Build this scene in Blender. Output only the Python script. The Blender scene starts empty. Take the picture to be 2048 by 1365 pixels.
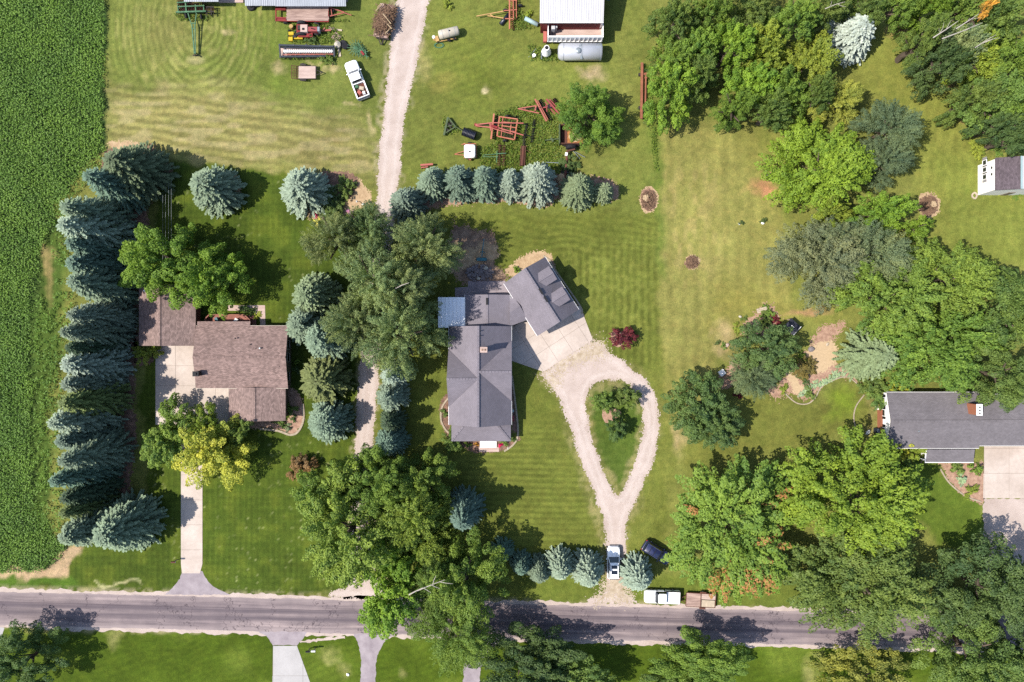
import bpy, math, random
import numpy as np
from mathutils import Vector, Matrix
from mathutils.geometry import tessellate_polygon
# ---------------------------------------------------------------- camera, sky, sun, exposure
scene = bpy.context.scene
S = 13.5            # photo pixels per metre on the ground
H = 108.0           # camera height above the ground
cam = bpy.data.cameras.new('camera'); camo = bpy.data.objects.new('camera', cam)
scene.collection.objects.link(camo); scene.camera = camo
camo.location = (0, 0, H); camo.rotation_euler = (0, 0, 0)
cam.sensor_width = 36; cam.lens = 36 * H / (2048 / S); cam.clip_start = 1; cam.clip_end = 9000
SUN_EL = math.radians(54); SUN_DIR = math.radians(193)     # the sun stands west-south-west, shadows run to the right and a little up
world = bpy.data.worlds.new('World'); scene.world = world; world.use_nodes = True
nt = world.node_tree
sky = nt.nodes.new('ShaderNodeTexSky'); sky.sky_type = 'NISHITA'; sky.sun_disc = False
sky.sun_elevation = SUN_EL; sky.sun_rotation = math.pi / 2 - SUN_DIR
bg = nt.nodes['Background']; bg.inputs[1].default_value = 0.13
nt.links.new(sky.outputs[0], bg.inputs[0])
sd = bpy.data.lights.new('sun', 'SUN'); sd.energy = 4.3; sd.angle = math.radians(0.55); sd.color = (1.0, 0.94, 0.85)
so = bpy.data.objects.new('sun', sd); scene.collection.objects.link(so)
sv = Vector((math.cos(SUN_EL) * math.cos(SUN_DIR), math.cos(SUN_EL) * math.sin(SUN_DIR), math.sin(SUN_EL)))
so.rotation_euler = sv.to_track_quat('Z', 'Y').to_euler(); so.location = sv * 200
scene.view_settings.view_transform = 'Standard'; scene.view_settings.look = 'None'
scene.view_settings.exposure = 0.98; scene.view_settings.gamma = 1; scene.view_settings.use_curve_mapping = False
scene.cycles.max_bounces = 5; scene.cycles.diffuse_bounces = 3; scene.cycles.transparent_max_bounces = 4
scene.cycles.use_denoising = False
# ---------------------------------------------------------------- helpers
COL = scene.collection
R0 = random.Random(7)
def W(px, py, h=0.0):
    f = (H - h) / H
    return Vector(((px - 1024) / S * f, (682.5 - py) / S * f, h))
def lin(c):
    c /= 255.0
    return c / 12.92 if c <= .04045 else ((c + .055) / 1.055) ** 2.4
def C(r, g, b, k=1.0): return (lin(r) / 1.95 * k, lin(g) / 1.95 * k, lin(b) / 1.95 * k)
def tag(o, label=None, cat=None, group=None, kind=None):
    if label: o['label'] = label
    if cat: o['category'] = cat
    if group: o['group'] = group
    if kind: o['kind'] = kind
    return o
def thing(name, label, cat, loc=(0, 0, 0), rot=0, group=None):
    o = bpy.data.objects.new(name, None); o.empty_display_size = .3; COL.objects.link(o)
    o.location = loc; o.rotation_euler = (0, 0, rot)
    return tag(o, label, cat, group)
def link(name, me, parent=None):
    o = bpy.data.objects.new(name, me); COL.objects.link(o)
    if parent: o.parent = parent
    return o
def np_mesh(name, V, F, mat=None, attr=None, smooth=False):
    V = np.asarray(V, np.float32); F = np.asarray(F, np.int32); k = F.shape[1]
    me = bpy.data.meshes.new(name)
    me.vertices.add(len(V)); me.vertices.foreach_set('co', V.ravel())
    me.loops.add(F.size); me.loops.foreach_set('vertex_index', F.ravel())
    me.polygons.add(len(F)); me.polygons.foreach_set('loop_start', np.arange(0, F.size, k, dtype=np.int32))
    try: me.polygons.foreach_set('loop_total', np.full(len(F), k, np.int32))
    except Exception: pass
    if smooth: me.polygons.foreach_set('use_smooth', np.ones(len(F), bool))
    me.update(calc_edges=True)
    if attr is not None:
        a = me.attributes.new('tint', 'FLOAT', 'POINT'); a.data.foreach_set('value', np.asarray(attr, np.float32))
    if mat: me.materials.append(mat)
    return me
class MB:
    def __init__(s): s.v = []; s.f = []
    def add(s, vs, fs):
        n = len(s.v); s.v += [tuple(v) for v in vs]; s.f += [tuple(n + i for i in f) for f in fs]; return s
    def hexa(s, b, t):
        n = len(b)
        return s.add(list(b) + list(t), [tuple(range(n - 1, -1, -1)), tuple(range(n, 2 * n))] + [(i, (i + 1) % n, n + (i + 1) % n, n + i) for i in range(n)])
    def box(s, c, d, rz=0):
        cx, cy, cz = c; a, b, h = d[0] / 2, d[1] / 2, d[2] / 2; co, si = math.cos(rz), math.sin(rz)
        q = [(cx + x * co - y * si, cy + x * si + y * co) for x, y in ((-a, -b), (a, -b), (a, b), (-a, b))]
        return s.hexa([(x, y, cz - h) for x, y in q], [(x, y, cz + h) for x, y in q])
    def bar(s, p, q, w, h=None):
        p, q = Vector(p), Vector(q); d = q - p; h = h or w
        if d.length < 1e-6: return s
        d.normalize(); up = Vector((0, 0, 1)) if abs(d.z) < .95 else Vector((1, 0, 0))
        x = d.cross(up).normalized(); y = x.cross(d).normalized()
        k = [(-w / 2, -h / 2), (w / 2, -h / 2), (w / 2, h / 2), (-w / 2, h / 2)]
        return s.hexa([p + x * a + y * b for a, b in k], [q + x * a + y * b for a, b in k])
    def cyl(s, p, q, r0, r1=None, n=10):
        p, q = Vector(p), Vector(q); d = (q - p).normalized(); r1 = r0 if r1 is None else r1
        up = Vector((0, 0, 1)) if abs(d.z) < .95 else Vector((1, 0, 0))
        x = d.cross(up).normalized(); y = x.cross(d).normalized()
        c = [(math.cos(2 * math.pi * i / n), math.sin(2 * math.pi * i / n)) for i in range(n)]
        return s.hexa([p + (x * a + y * b) * r0 for a, b in c], [q + (x * a + y * b) * r1 for a, b in c])
    def lathe(s, p, axis, prof, n=14):
        p = Vector(p); d = Vector(axis).normalized(); up = Vector((0, 0, 1)) if abs(d.z) < .95 else Vector((1, 0, 0))
        x = d.cross(up).normalized(); y = x.cross(d).normalized(); vs = []; fs = []
        for (t, r) in prof:
            for i in range(n):
                a = 2 * math.pi * i / n; vs.append(p + d * t + (x * math.cos(a) + y * math.sin(a)) * r)
        m = len(prof)
        for j in range(m - 1):
            for i in range(n): fs.append((j * n + i, j * n + (i + 1) % n, (j + 1) * n + (i + 1) % n, (j + 1) * n + i))
        fs.append(tuple(range(n - 1, -1, -1))); fs.append(tuple((m - 1) * n + i for i in range(n)))
        return s.add(vs, fs)
    def tyre(s, c, axis, R, w, n=16):
        k = R * .58
        return s.lathe(Vector(c) - Vector(axis).normalized() * w / 2, axis, [(0, k), (0, R * .9), (w * .15, R), (w * .85, R), (w, R * .9), (w, k)], n)
    def slab(s, pts, t):
        pts = [Vector(p) for p in pts]; n = (pts[1] - pts[0]).cross(pts[2] - pts[0]).normalized()
        if n.z < 0: pts.reverse(); n = -n
        return s.hexa([p - n * t for p in pts], pts)
    def prism(s, xy, z0, z1):
        a = sum(xy[i - 1][0] * xy[i][1] - xy[i][0] * xy[i - 1][1] for i in range(len(xy)))
        if a < 0: xy = xy[::-1]
        return s.hexa([(x, y, z0) for x, y in xy], [(x, y, z1) for x, y in xy])
    def ell(s, c, r, n=10, m=6, jit=0, rnd=R0):
        vs = []; fs = []
        for j in range(m + 1):
            t = math.pi * j / m
            for i in range(n):
                a = 2 * math.pi * i / n; k = 1 + rnd.uniform(-jit, jit)
                vs.append((c[0] + r[0] * k * math.sin(t) * math.cos(a), c[1] + r[1] * k * math.sin(t) * math.sin(a), c[2] + r[2] * k * math.cos(t)))
        for j in range(m):
            for i in range(n): fs.append((j * n + i, (j + 1) * n + i, (j + 1) * n + (i + 1) % n, j * n + (i + 1) % n))
        return s.add(vs, fs)
    def build(s, name, mat, parent=None, local=False, smooth=False):
        off = Vector((0, 0, 0)) if (local or not parent) else parent_loc(parent)
        me = bpy.data.meshes.new(name); me.from_pydata([(v[0] - off[0], v[1] - off[1], v[2] - off[2]) for v in s.v], [], s.f)
        me.materials.append(mat)
        if smooth:
            for p in me.polygons: p.use_smooth = True
        return link(name, me, parent)
def parent_loc(o):
    v = Vector(o.location)
    while o.parent: o = o.parent; v += Vector(o.location)
    return v
# ---------------------------------------------------------------- materials
def nodes(name):
    m = bpy.data.materials.new(name); m.use_nodes = True; t = m.node_tree
    return m, t, t.nodes['Principled BSDF']
def N(t, typ, **k):
    n = t.nodes.new('ShaderNode' + typ)
    for a, b in k.items(): setattr(n, a, b)
    return n
def noise(t, vec, scale, detail=3, rough=.6):
    n = N(t, 'TexNoise'); n.inputs['Scale'].default_value = scale; n.inputs['Detail'].default_value = detail; n.inputs['Roughness'].default_value = rough
    if vec: t.links.new(vec, n.inputs['Vector'])
    return n.outputs['Fac']
def ramp(t, fac, lo, hi, a=0.0, b=1.0):
    n = N(t, 'MapRange'); n.inputs[1].default_value = lo; n.inputs[2].default_value = hi; n.inputs[3].default_value = a; n.inputs[4].default_value = b
    t.links.new(fac, n.inputs[0]); return n.outputs[0]
def mixc(t, fac, a, b, mode='MIX'):
    n = N(t, 'MixRGB', blend_type=mode)
    for i, v in ((0, fac), (1, a), (2, b)):
        if isinstance(v, (int, float)): n.inputs[i].default_value = v
        elif isinstance(v, tuple): n.inputs[i].default_value = tuple(v[:3]) + (1,)
        else: t.links.new(v, n.inputs[i])
    return n.outputs[0]
def coords(t, scale=(1, 1, 1), rot=0):
    c = N(t, 'TexCoord'); m = N(t, 'Mapping'); m.inputs['Scale'].default_value = scale; m.inputs['Rotation'].default_value = (0, 0, rot)
    t.links.new(c.outputs['Object'], m.inputs['Vector']); return m.outputs[0]
def bump(t, bs, h, strength, dist):
    b = N(t, 'Bump'); b.inputs['Strength'].default_value = strength; b.inputs['Distance'].default_value = dist
    t.links.new(h, b.inputs['Height']); t.links.new(b.outputs[0], bs.inputs['Normal'])
def M(name, c, rough=.8, var=.25, scale=1.0, c2=None, metal=0, spec=.3, stretch=(1, 1, 1), bmp=.4, bd=.02, fine=9, rot=0):
    m, t, bs = nodes(name); v = coords(t, stretch, rot)
    a = tuple(x * (1 - var) for x in c); b = c2 or tuple(min(1, x * (1 + var)) for x in c)
    n1 = noise(t, v, scale, 4); n2 = noise(t, v, scale * fine, 3)
    col = mixc(t, ramp(t, n1, .3, .7), a, b)
    col = mixc(t, 1.0, col, mixc(t, ramp(t, n2, .3, .7), (1 - var * .6,) * 3, (1 + var * .6,) * 3), 'MULTIPLY')
    t.links.new(col, bs.inputs['Base Color'])
    bs.inputs['Roughness'].default_value = rough; bs.inputs['Metallic'].default_value = metal; bs.inputs['Specular IOR Level'].default_value = spec
    if bmp: bump(t, bs, n2, bmp, bd)
    return m
def leafmat(name, rough=.6, trans=.32, hue=(1.25, 1.05, .75), rust=False):
    m, t, bs = nodes(name); oi = N(t, 'ObjectInfo'); at = N(t, 'Attribute', attribute_name='tint')
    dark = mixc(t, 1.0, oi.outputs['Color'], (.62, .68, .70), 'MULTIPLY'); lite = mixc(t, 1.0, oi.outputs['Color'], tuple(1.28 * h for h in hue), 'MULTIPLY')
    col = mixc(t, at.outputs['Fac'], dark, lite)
    if rust: col = mixc(t, ramp(t, at.outputs['Fac'], .9, .97), col, C(196, 142, 86, 1.25))
    t.links.new(col, bs.inputs['Base Color']); bs.inputs['Roughness'].default_value = rough; bs.inputs['Specular IOR Level'].default_value = .25
    tr = N(t, 'BsdfTranslucent'); t.links.new(mixc(t, 1.0, col, (1.1, 1.2, .5), 'MULTIPLY'), tr.inputs[0])
    mx = N(t, 'MixShader'); mx.inputs[0].default_value = trans
    t.links.new(bs.outputs[0], mx.inputs[1]); t.links.new(tr.outputs[0], mx.inputs[2]); t.links.new(mx.outputs[0], t.nodes['Material Output'].inputs[0])
    return m
def shingle(name, c, rot=0, var=.22, blot=2.2, bl=.16):
    m, t, bs = nodes(name); v = coords(t, (1, 1, 1), rot)
    b = N(t, 'TexBrick'); t.links.new(v, b.inputs['Vector']); b.inputs['Scale'].default_value = 1; b.inputs['Brick Width'].default_value = .34; b.inputs['Row Height'].default_value = .15
    b.inputs['Mortar Size'].default_value = .012; b.inputs['Color1'].default_value = tuple(x * (1 - var) for x in c) + (1,); b.inputs['Color2'].default_value = tuple(x * (1 + var) for x in c) + (1,)
    b.inputs['Mortar'].default_value = tuple(x * .6 for x in c) + (1,)
    n1 = noise(t, v, blot, 3); n2 = noise(t, v, .25, 3)
    col = mixc(t, 1.0, b.outputs['Color'], mixc(t, ramp(t, n1, .35, .65), (1 - bl,) * 3, (1 + bl,) * 3), 'MULTIPLY')
    col = mixc(t, 1.0, col, mixc(t, ramp(t, n2, .35, .65), (.93,) * 3, (1.07,) * 3), 'MULTIPLY')
    t.links.new(col, bs.inputs['Base Color']); bs.inputs['Roughness'].default_value = .85; bs.inputs['Specular IOR Level'].default_value = .2
    bump(t, bs, b.outputs['Fac'], .3, -.01)
    return m
MT = {}
def mt(k):
    return MT[k]
def defm(k, *a, **b): MT[k] = M(k, *a, **b)
def gravelmat():
    m, t, bs = nodes('gravel'); v = coords(t); n1 = noise(t, v, .35, 4); n2 = noise(t, v, 3.2, 3); n3 = noise(t, v, 11, 3); at = N(t, 'Attribute', attribute_name='tint')
    c = mixc(t, ramp(t, n1, .3, .7), C(200, 181, 170), C(224, 206, 196)); c = mixc(t, at.outputs['Fac'], c, C(238, 224, 216))
    c = mixc(t, ramp(t, n2, .60, .74, 0, .55), c, C(176, 154, 128)); c = mixc(t, 1, c, mixc(t, ramp(t, n3, .3, .7), (.86,) * 3, (1.12,) * 3), 'MULTIPLY')
    t.links.new(c, bs.inputs['Base Color']); bs.inputs['Roughness'].default_value = .95; bs.inputs['Specular IOR Level'].default_value = .2; bump(t, bs, n3, .9, .05); return m
MT['gravel'] = gravelmat()
defm('gravel_sand', C(205, 182, 150), .95, .25, 1.2, C(225, 208, 186), bmp=.8, bd=.05, fine=9)
defm('concrete', C(212, 194, 180), .85, .12, .22, C(232, 216, 204), bmp=.15, fine=9)
defm('concrete_white', C(196, 192, 190), .85, .07, .4, C(206, 202, 200), bmp=.1)
defm('joint', C(150, 135, 120), .95, .15, 3)
defm('asphalt_old', C(165, 152, 158), .92, .10, .7, C(188, 176, 180), bmp=.4, fine=12)
defm('mulch', C(125, 98, 84), .95, .35, 1.5, C(180, 140, 118), bmp=1, bd=.08, fine=6)
defm('mulch_red', C(186, 144, 122), .95, .25, 1.8, C(214, 176, 150), bmp=1, bd=.06, fine=6)
defm('straw', C(205, 170, 130), .95, .22, 1.4, C(225, 195, 155), bmp=1, bd=.06, fine=6)
defm('dirt', C(150, 120, 100), .95, .3, .8, C(190, 160, 135), bmp=.8, bd=.06, fine=8)
defm('stone_edge', C(192, 176, 152), .9, .2, 3)
defm('rock', C(150, 140, 140), .9, .35, 2, bmp=.6)
defm('white', C(238, 236, 234, 1.65), .55, .03, 1, bmp=0)
defm('white_metal', C(226, 224, 226, .98), .45, .04, .6, spec=.5, bmp=.05)
defm('white_siding', C(238, 234, 232, 1.65), .6, .03, 1, bmp=0)
defm('off_white', C(214, 204, 186), .5, .10, .8, bmp=.1)
defm('silver', C(214, 216, 222, 1.2), .35, .06, .8, metal=.25, spec=.5, bmp=.05)
defm('rust', C(140, 85, 68), .9, .35, 2.5, C(110, 75, 65), bmp=.5)
defm('rust_floor', C(170, 105, 70), .9, .25, 2, C(215, 150, 90), bmp=.4)
defm('rust_pipe', C(168, 106, 80), .85, .2, 1.5, bmp=.3)
defm('orange', C(222, 122, 90), .65, .22, 2.5, C(212, 138, 112), bmp=.2)
defm('red_faded', C(216, 128, 112), .65, .22, 2.5, C(196, 104, 94), bmp=.2)
defm('red_paint', C(150, 48, 48), .5, .25, 1.6, bmp=.1)
defm('tractor_red', C(172, 84, 82), .45, .15, 2, bmp=.1)
defm('green_paint', C(66, 122, 80), .6, .3, 2.5, C(104, 150, 112), bmp=.1)
defm('plow_green', C(88, 104, 70), .7, .25, 2, bmp=.2)
defm('yellow_paint', C(226, 190, 40), .5, .12, 2, bmp=.1)
defm('tan_paint', C(206, 166, 106), .7, .2, 1.5, bmp=.2)
defm('black', C(32, 32, 38), .75, .25, 3, spec=.3, bmp=.2)
defm('rubber', C(46, 45, 50), .9, .2, 4, bmp=.4)
defm('navy_frame', C(52, 60, 74), .6, .25, 2, bmp=.1)
defm('plastic_black', C(34, 38, 56), .4, .15, 2, spec=.5, bmp=0)
defm('pale_blue', C(176, 204, 206), .5, .08, 2, bmp=0)
defm('dark_steel', C(66, 58, 56), .8, .3, 2.5, bmp=.3)
defm('plank', C(178, 146, 136), .9, .25, 1.2, C(220, 190, 176), stretch=(.35, 2.5, 1), bmp=.5)
defm('plank_pale', C(214, 184, 172), .9, .14, 1.2, C(228, 202, 190), stretch=(.35, 2.5, 1), bmp=.4)
defm('deck_wood', C(172, 112, 96), .8, .15, 1.5, bmp=.3)
defm('wood_pale', C(214, 196, 172), .9, .15, 2, bmp=.4)
defm('brush', C(126, 98, 80), .95, .35, 3, C(165, 132, 105), bmp=.5)
defm('log', C(196, 172, 138), .9, .2, 2, bmp=.4)
defm('bark', C(112, 98, 84), .95, .3, 2, stretch=(1, 1, .25), bmp=1, bd=.05)
defm('dead_wood', C(196, 186, 176), .9, .12, 2, bmp=.3)
defm('brick', C(196, 130, 98), .9, .16, 3, C(182, 112, 84), bmp=.4)
defm('brick_dark', C(160, 96, 82), .9, .2, 3, bmp=.4)
defm('barn_red', C(120, 34, 40), .7, .2, 1, stretch=(3, 3, .3), bmp=.1)
defm('siding_tan', C(150, 136, 118), .8, .1, 1, bmp=.1)
defm('siding_grey', C(176, 172, 176), .8, .08, 1, bmp=.1)
defm('dark_trim', C(70, 52, 48), .7, .2, 2, bmp=0)
defm('glass_dark', C(30, 38, 52), .08, .1, 1, spec=.8, bmp=0)
defm('glass_blue', C(52, 74, 100), .06, .1, 1, spec=.8, bmp=0)
defm('car_white', C(240, 242, 244, 1.65), .25, .02, 1, spec=.6, bmp=0)
defm('car_navy', C(44, 50, 92), .22, .05, 1, spec=.7, bmp=0)
defm('chrome', C(190, 192, 196), .2, .05, 1, metal=.9, spec=.6, bmp=0)
defm('lamp_glass', C(225, 225, 220), .1, .03, 1, spec=.7, bmp=0)
defm('lamp_red', C(170, 30, 26), .2, .05, 1, spec=.6, bmp=0)
defm('barn_roof', C(176, 182, 192), .45, .12, .8, spec=.5, bmp=.1)
defm('teal', C(60, 128, 140), .5, .15, 2, bmp=.1)
defm('galv', C(170, 180, 186), .4, .1, 2, metal=.3, spec=.5, bmp=.1)
defm('roof_dark', C(62, 64, 76), .8, .15, 2, bmp=.2)
defm('steel_wire', C(170, 180, 175), .5, .05, 2, bmp=0)
defm('tarp_white', C(250, 250, 250, 1.75), .25, .03, .8, C(240, 244, 250, 1.7), spec=.6, bmp=0)
defm('pale_wood_chip', C(214, 186, 148), .9, .12, 3, bmp=.3)
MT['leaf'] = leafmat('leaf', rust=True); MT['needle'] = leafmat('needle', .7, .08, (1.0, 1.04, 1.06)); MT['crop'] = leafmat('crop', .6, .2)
MT['petal'] = leafmat('petal', .6, .2, (1, 1, 1))
MT['roof_left_x'] = shingle('roof_left_x', C(158, 133, 126), 0, .26, 2.0)
MT['roof_left_y'] = shingle('roof_left_y', C(160, 136, 129), math.pi / 2, .26, 2.0)
MT['roof_mid'] = shingle('roof_mid', C(146, 139, 148), math.pi / 2, .07, .6, .05)
MT['roof_garage'] = shingle('roof_garage', C(146, 139, 148), 0, .07, .6, .05)
MT['roof_right'] = shingle('roof_right', C(136, 130, 134), 0, .12, .8, .06)
MT['roof_shed'] = shingle('roof_shed', C(112, 100, 106), math.pi / 2, .22, 2.5)
# ---------------------------------------------------------------- the ground: one sheet out to the horizon, dryness and mowing stripes as a colour attribute
def pdist(X, Y, poly):
    d = np.full(X.shape, 1e9, np.float32); ins = np.zeros(X.shape, bool); n = len(poly)
    for i in range(n):
        x0, y0 = poly[i]; x1, y1 = poly[(i + 1) % n]; ex, ey = x1 - x0, y1 - y0; L = ex * ex + ey * ey + 1e-9
        t = np.clip(((X - x0) * ex + (Y - y0) * ey) / L, 0, 1)
        d = np.minimum(d, np.hypot(X - x0 - t * ex, Y - y0 - t * ey))
        if y0 != y1: ins ^= ((y0 > Y) != (y1 > Y)) & (X < ex * (Y - y0) / (y1 - y0 + 1e-12) + x0)
    return np.where(ins, d, -d)
def vnoise(X, Y, wl, seed):
    r = np.random.default_rng(seed); g = r.random((256, 256)).astype(np.float32)
    x, y = X / wl + 1000, Y / wl + 1000; xi, yi = np.floor(x).astype(int), np.floor(y).astype(int); fx, fy = x - xi, y - yi
    fx = fx * fx * (3 - 2 * fx); fy = fy * fy * (3 - 2 * fy)
    a = g[xi % 256, yi % 256]; b = g[(xi + 1) % 256, yi % 256]; c = g[xi % 256, (yi + 1) % 256]; d = g[(xi + 1) % 256, (yi + 1) % 256]
    return (a * (1 - fx) + b * fx) * (1 - fy) + (c * (1 - fx) + d * fx) * fy
def ground_colour(X, Y):
    wx = X + (vnoise(X, Y, 30, 1) - .5) * 22 + (vnoise(X, Y, 9, 2) - .5) * 9
    wy = Y + (vnoise(X, Y, 30, 3) - .5) * 22 + (vnoise(X, Y, 9, 4) - .5) * 9
    n1 = vnoise(X, Y, 60, 5); n2 = vnoise(X, Y, 22, 6); n3 = vnoise(X, Y, 7, 7); n4 = vnoise(X, Y, 160, 8)
    col = np.empty(X.shape + (3,), np.float32); col[:] = C(132, 136, 68)
    def blend(c, m, k=1.0):
        m = np.clip(m, 0, 1)[..., None] * k; col[:] = col * (1 - m) + np.array(C(*c), np.float32) * m
    def zone(c, poly, soft, k=1.0, warp=True):
        blend(c, pdist(wx if warp else X, wy if warp else Y, poly) / soft + .5, k)
    def blob(c, cx, cy, rx, ry, k=1.0, soft=.5):
        d = np.hypot((wx - cx) / rx, (wy - cy) / ry); blend(c, (1 - d) / soft + .3 * (n3 - .5) + .2 * (n2 - .5), k)
    def stripe(mask, ang, wl, amp, wob=5, ph=0.0, sharp=1.5):
        u = X * math.cos(ang) + Y * math.sin(ang) + (vnoise(X, Y, 60, 11) - .5) * wob
        s = np.clip(np.sin(2 * np.pi * u / wl + ph) * sharp, -1, 1) * (.5 + vnoise(X, Y, 45, 12))
        col[:] = col * (1 + amp * s * np.clip(mask, 0, 1))[..., None]
    def pm(poly, soft): return np.clip(pdist(wx, wy, poly) / soft + .5, 0, 1)
    FW = 4000
    # yard behind the barns, left of the lane
    tl = [(216, -FW), (800, -FW), (790, 60), (752, 370), (500, 330), (330, 318), (205, 330)]
    zone((122, 132, 64), tl, 14)
    blob((112, 130, 52), 560, 130, 60, 150, .7, .9); blob((142, 140, 80), 330, 70, 110, 90, .8, .9)
    dry = pm([(212, 185), (420, 170), (560, 215), (700, 240), (756, 300), (756, 360), (520, 338), (340, 318), (210, 300)], 50)
    blend((156, 146, 92), dry, .75)
    stripe(dry + .25 * pm(tl, 10) * (Y > 140) * (X < 640), math.radians(98), 17, .17, 14, 0, 2)
    blend((176, 164, 116), dry * np.clip((vnoise(X * .25, Y, 9, 21) - .52) * 5, 0, 1), .7)
    arc = np.hypot((X - 395) * 1.25, (Y - 45) * .85); am = pm([(218, 5), (560, 0), (545, 130), (440, 185), (300, 175), (220, 130)], 40)
    s = np.sin(arc / 7.5 * 2 * np.pi / 2 + 2 * (n2 - .5)); col[:] = col * (1 + .19 * s * am * (.4 + n1))[..., None]
    blend((170, 165, 100), am * np.clip((vnoise(arc, np.arctan2(Y - 45, X - 395) * 30, 5, 22) - .6) * 4, 0, 1), .5)
    blend((172, 164, 118), (1 - np.hypot((X - 392) / 22, (Y - 120) / 12)) * 2, .6)
    for cx, cy, rx, ry in ((555, 135, 22, 14), (660, 138, 26, 8), (455, 62, 14, 10), (625, 121, 22, 5), (700, 212, 14, 6), (740, 240, 10, 30)): blob((196, 178, 132), cx, cy, rx, ry, .75, .8)
    # yard right of the lane
    tr = [(820, -FW), (1300, -FW), (1300, 130), (1312, 410), (1210, 440), (780, 450), (790, 300)]
    zone((124, 132, 62), tr, 20); blob((112, 124, 46), 960, 150, 110, 110, .6, 1); blob((140, 142, 74), 1250, 180, 40, 170, .6, 1)
    blob((140, 140, 78), 1150, 330, 120, 40, .5, 1); blob((206, 178, 150), 1182, 146, 34, 20, .8, 1.1); blob((150, 138, 74), 880, 165, 40, 22, .6, 1); blob((190, 174, 120), 840, 130, 18, 60, .5, 1)
    blend((232, 218, 172), (1 - np.hypot(X - 970, Y - 182) / 7) * 2 + .3, .95); blob((160, 154, 98), 970, 182, 15, 13, .4, .8)
    stripe(pm(tr, 20), math.radians(70), 13, .05, 30)
    # dry lawn right of centre
    rl = [(1312, 250), (1480, 250), (1560, 330), (1560, 460), (1600, 640), (1500, 620), (1430, 720), (1440, 780), (1340, 860), (1300, 760), (1306, 430)]
    zone((150, 147, 80), rl, 16)
    stripe(pm(rl, 20), 0, 27, .07, 6, .6, 1.2)
    blend((172, 158, 98), pm([(1330, 330), (1440, 330), (1430, 560), (1330, 560)], 50) * np.clip((vnoise(X, Y * .4, 10, 23) - .45) * 4, 0, 1), .6)
    zone((152, 146, 72), [(1450, 560), (1620, 630), (1660, 640), (1530, 620), (1480, 650), (1440, 700), (1420, 640)], 60, .7)
    rb = [(1450, 240), (1560, 240), (1580, 330), (1540, 380), (1480, 300)]
    zone((140, 140, 70), rb, 30, .6)
    zone((136, 140, 66), [(1720, 60), (1830, 40), (1960, 300), (1960, 560), (1870, 540), (1840, 420), (1800, 220), (1690, 170)], 30)
    zone((132, 140, 64), [(1860, 300), (2300, 380), (2300, 560), (1900, 520)], 30); stripe(pm([(1800, 60), (2100, 300), (2100, 560), (1820, 400)], 40), .1, 22, .05, 8)
    blob((196, 140, 106), 1527, 380, 40, 24, .9, .9); blob((188, 150, 110), 1540, 345, 12, 30, .5, .9); blob((186, 138, 104), 1800, 62, 26, 20, .9, .7); blob((176, 140, 104), 1895, 170, 18, 12, .8, .7); blob((186, 140, 110), 1620, 624, 60, 10, .7, .7); blob((176, 136, 100), 1935, 235, 14, 8, .8, .7)
    zone((108, 128, 52), [(1304, 190), (1320, 190), (1328, 420), (1330, 560), (1312, 560), (1306, 420)], 14, .8)
    # lawn of the middle house
    ml = [(775, 440), (1212, 425), (1312, 415), (1322, 720), (1340, 870), (1330, 1080), (1260, 1200), (1040, 1200), (900, 1190), (800, 1190), (735, 1190), (735, 700), (800, 560)]
    zone((116, 124, 54), ml, 14)
    stripe(pm([(1130, 500), (1320, 460), (1320, 760), (1200, 700)], 40), 0, 14, .16, 5, 0, 1.6)
    stripe(pm([(780, 430), (1310, 430), (1310, 500), (1120, 520), (800, 470)], 25), math.radians(97), 12, .12, 20)
    stripe(pm([(900, 880), (1130, 860), (1215, 1090), (980, 1120)], 30), math.radians(91), 12, .15, 4, 0, 1.6)
    blend((140, 144, 70), pm([(1070, 500), (1310, 480), (1310, 700), (1170, 640)], 40) * np.clip((n3 - .5) * 4, 0, 1), .4)
    zone((128, 134, 62), [(1240, 760), (1335, 720), (1345, 900), (1300, 1090), (1250, 1090), (1320, 900)], 24, .7)
    zone((86, 112, 40), [(1180, 770), (1290, 760), (1300, 880), (1240, 990)], 14, .7)
    zone((118, 128, 56), [(830, 760), (896, 700), (890, 880), (830, 890)], 16, .7)
    # lawn of the left house: well watered and clover flecked
    ll = [(318, 326), (520, 338), (725, 430), (720, 700), (715, 930), (700, 1192), (350, 1190), (0, 1178), (-FW, 1178), (-FW, 1150), (120, 1150), (150, 1100), (300, 1010), (280, 820), (300, 690)]
    zone((82, 100, 34), ll, 8)
    blend((104, 116, 40), pm(ll, 8) * np.clip((n2 - .45) * 2.5, 0, 1), .6); stripe(pm(ll, 20), 0, 11, .09, 3, 0, 1.4); stripe(pm(ll, 20), math.pi / 2, 13, .05, 4)
    fl = pm(ll, 8) * np.clip((vnoise(X, Y, 3.2, 31) - .86) * 12, 0, 1) * np.clip((vnoise(X, Y, 50, 32) - .4) * 3, 0, 1); blend((176, 180, 120), fl, .6)
    blend((222, 214, 160), pm([(190, 1163), (275, 1164), (280, 1169), (190, 1168)], 5), .7)
    blend((88, 118, 40), pm([(-FW, 1152), (140, 1150), (160, 1175), (-FW, 1176)], 8), .9)
    fr = [(1087, 742), (1185, 684), (1262, 735), (1315, 810), (1320, 850), (1290, 960), (1255, 1040), (1250, 1200), (1200, 1200), (1212, 1080), (1166, 930), (1118, 800)]
    blend((172, 160, 112), np.clip(pdist(wx, wy, fr) / 16 + .9, 0, 1) * (.35 + .65 * (n3 > .45)), .6)
    zone((92, 114, 44), [(1186, 785), (1225, 768), (1270, 790), (1280, 840), (1262, 920), (1238, 980), (1200, 900), (1180, 830)], 10, .95)
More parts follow.
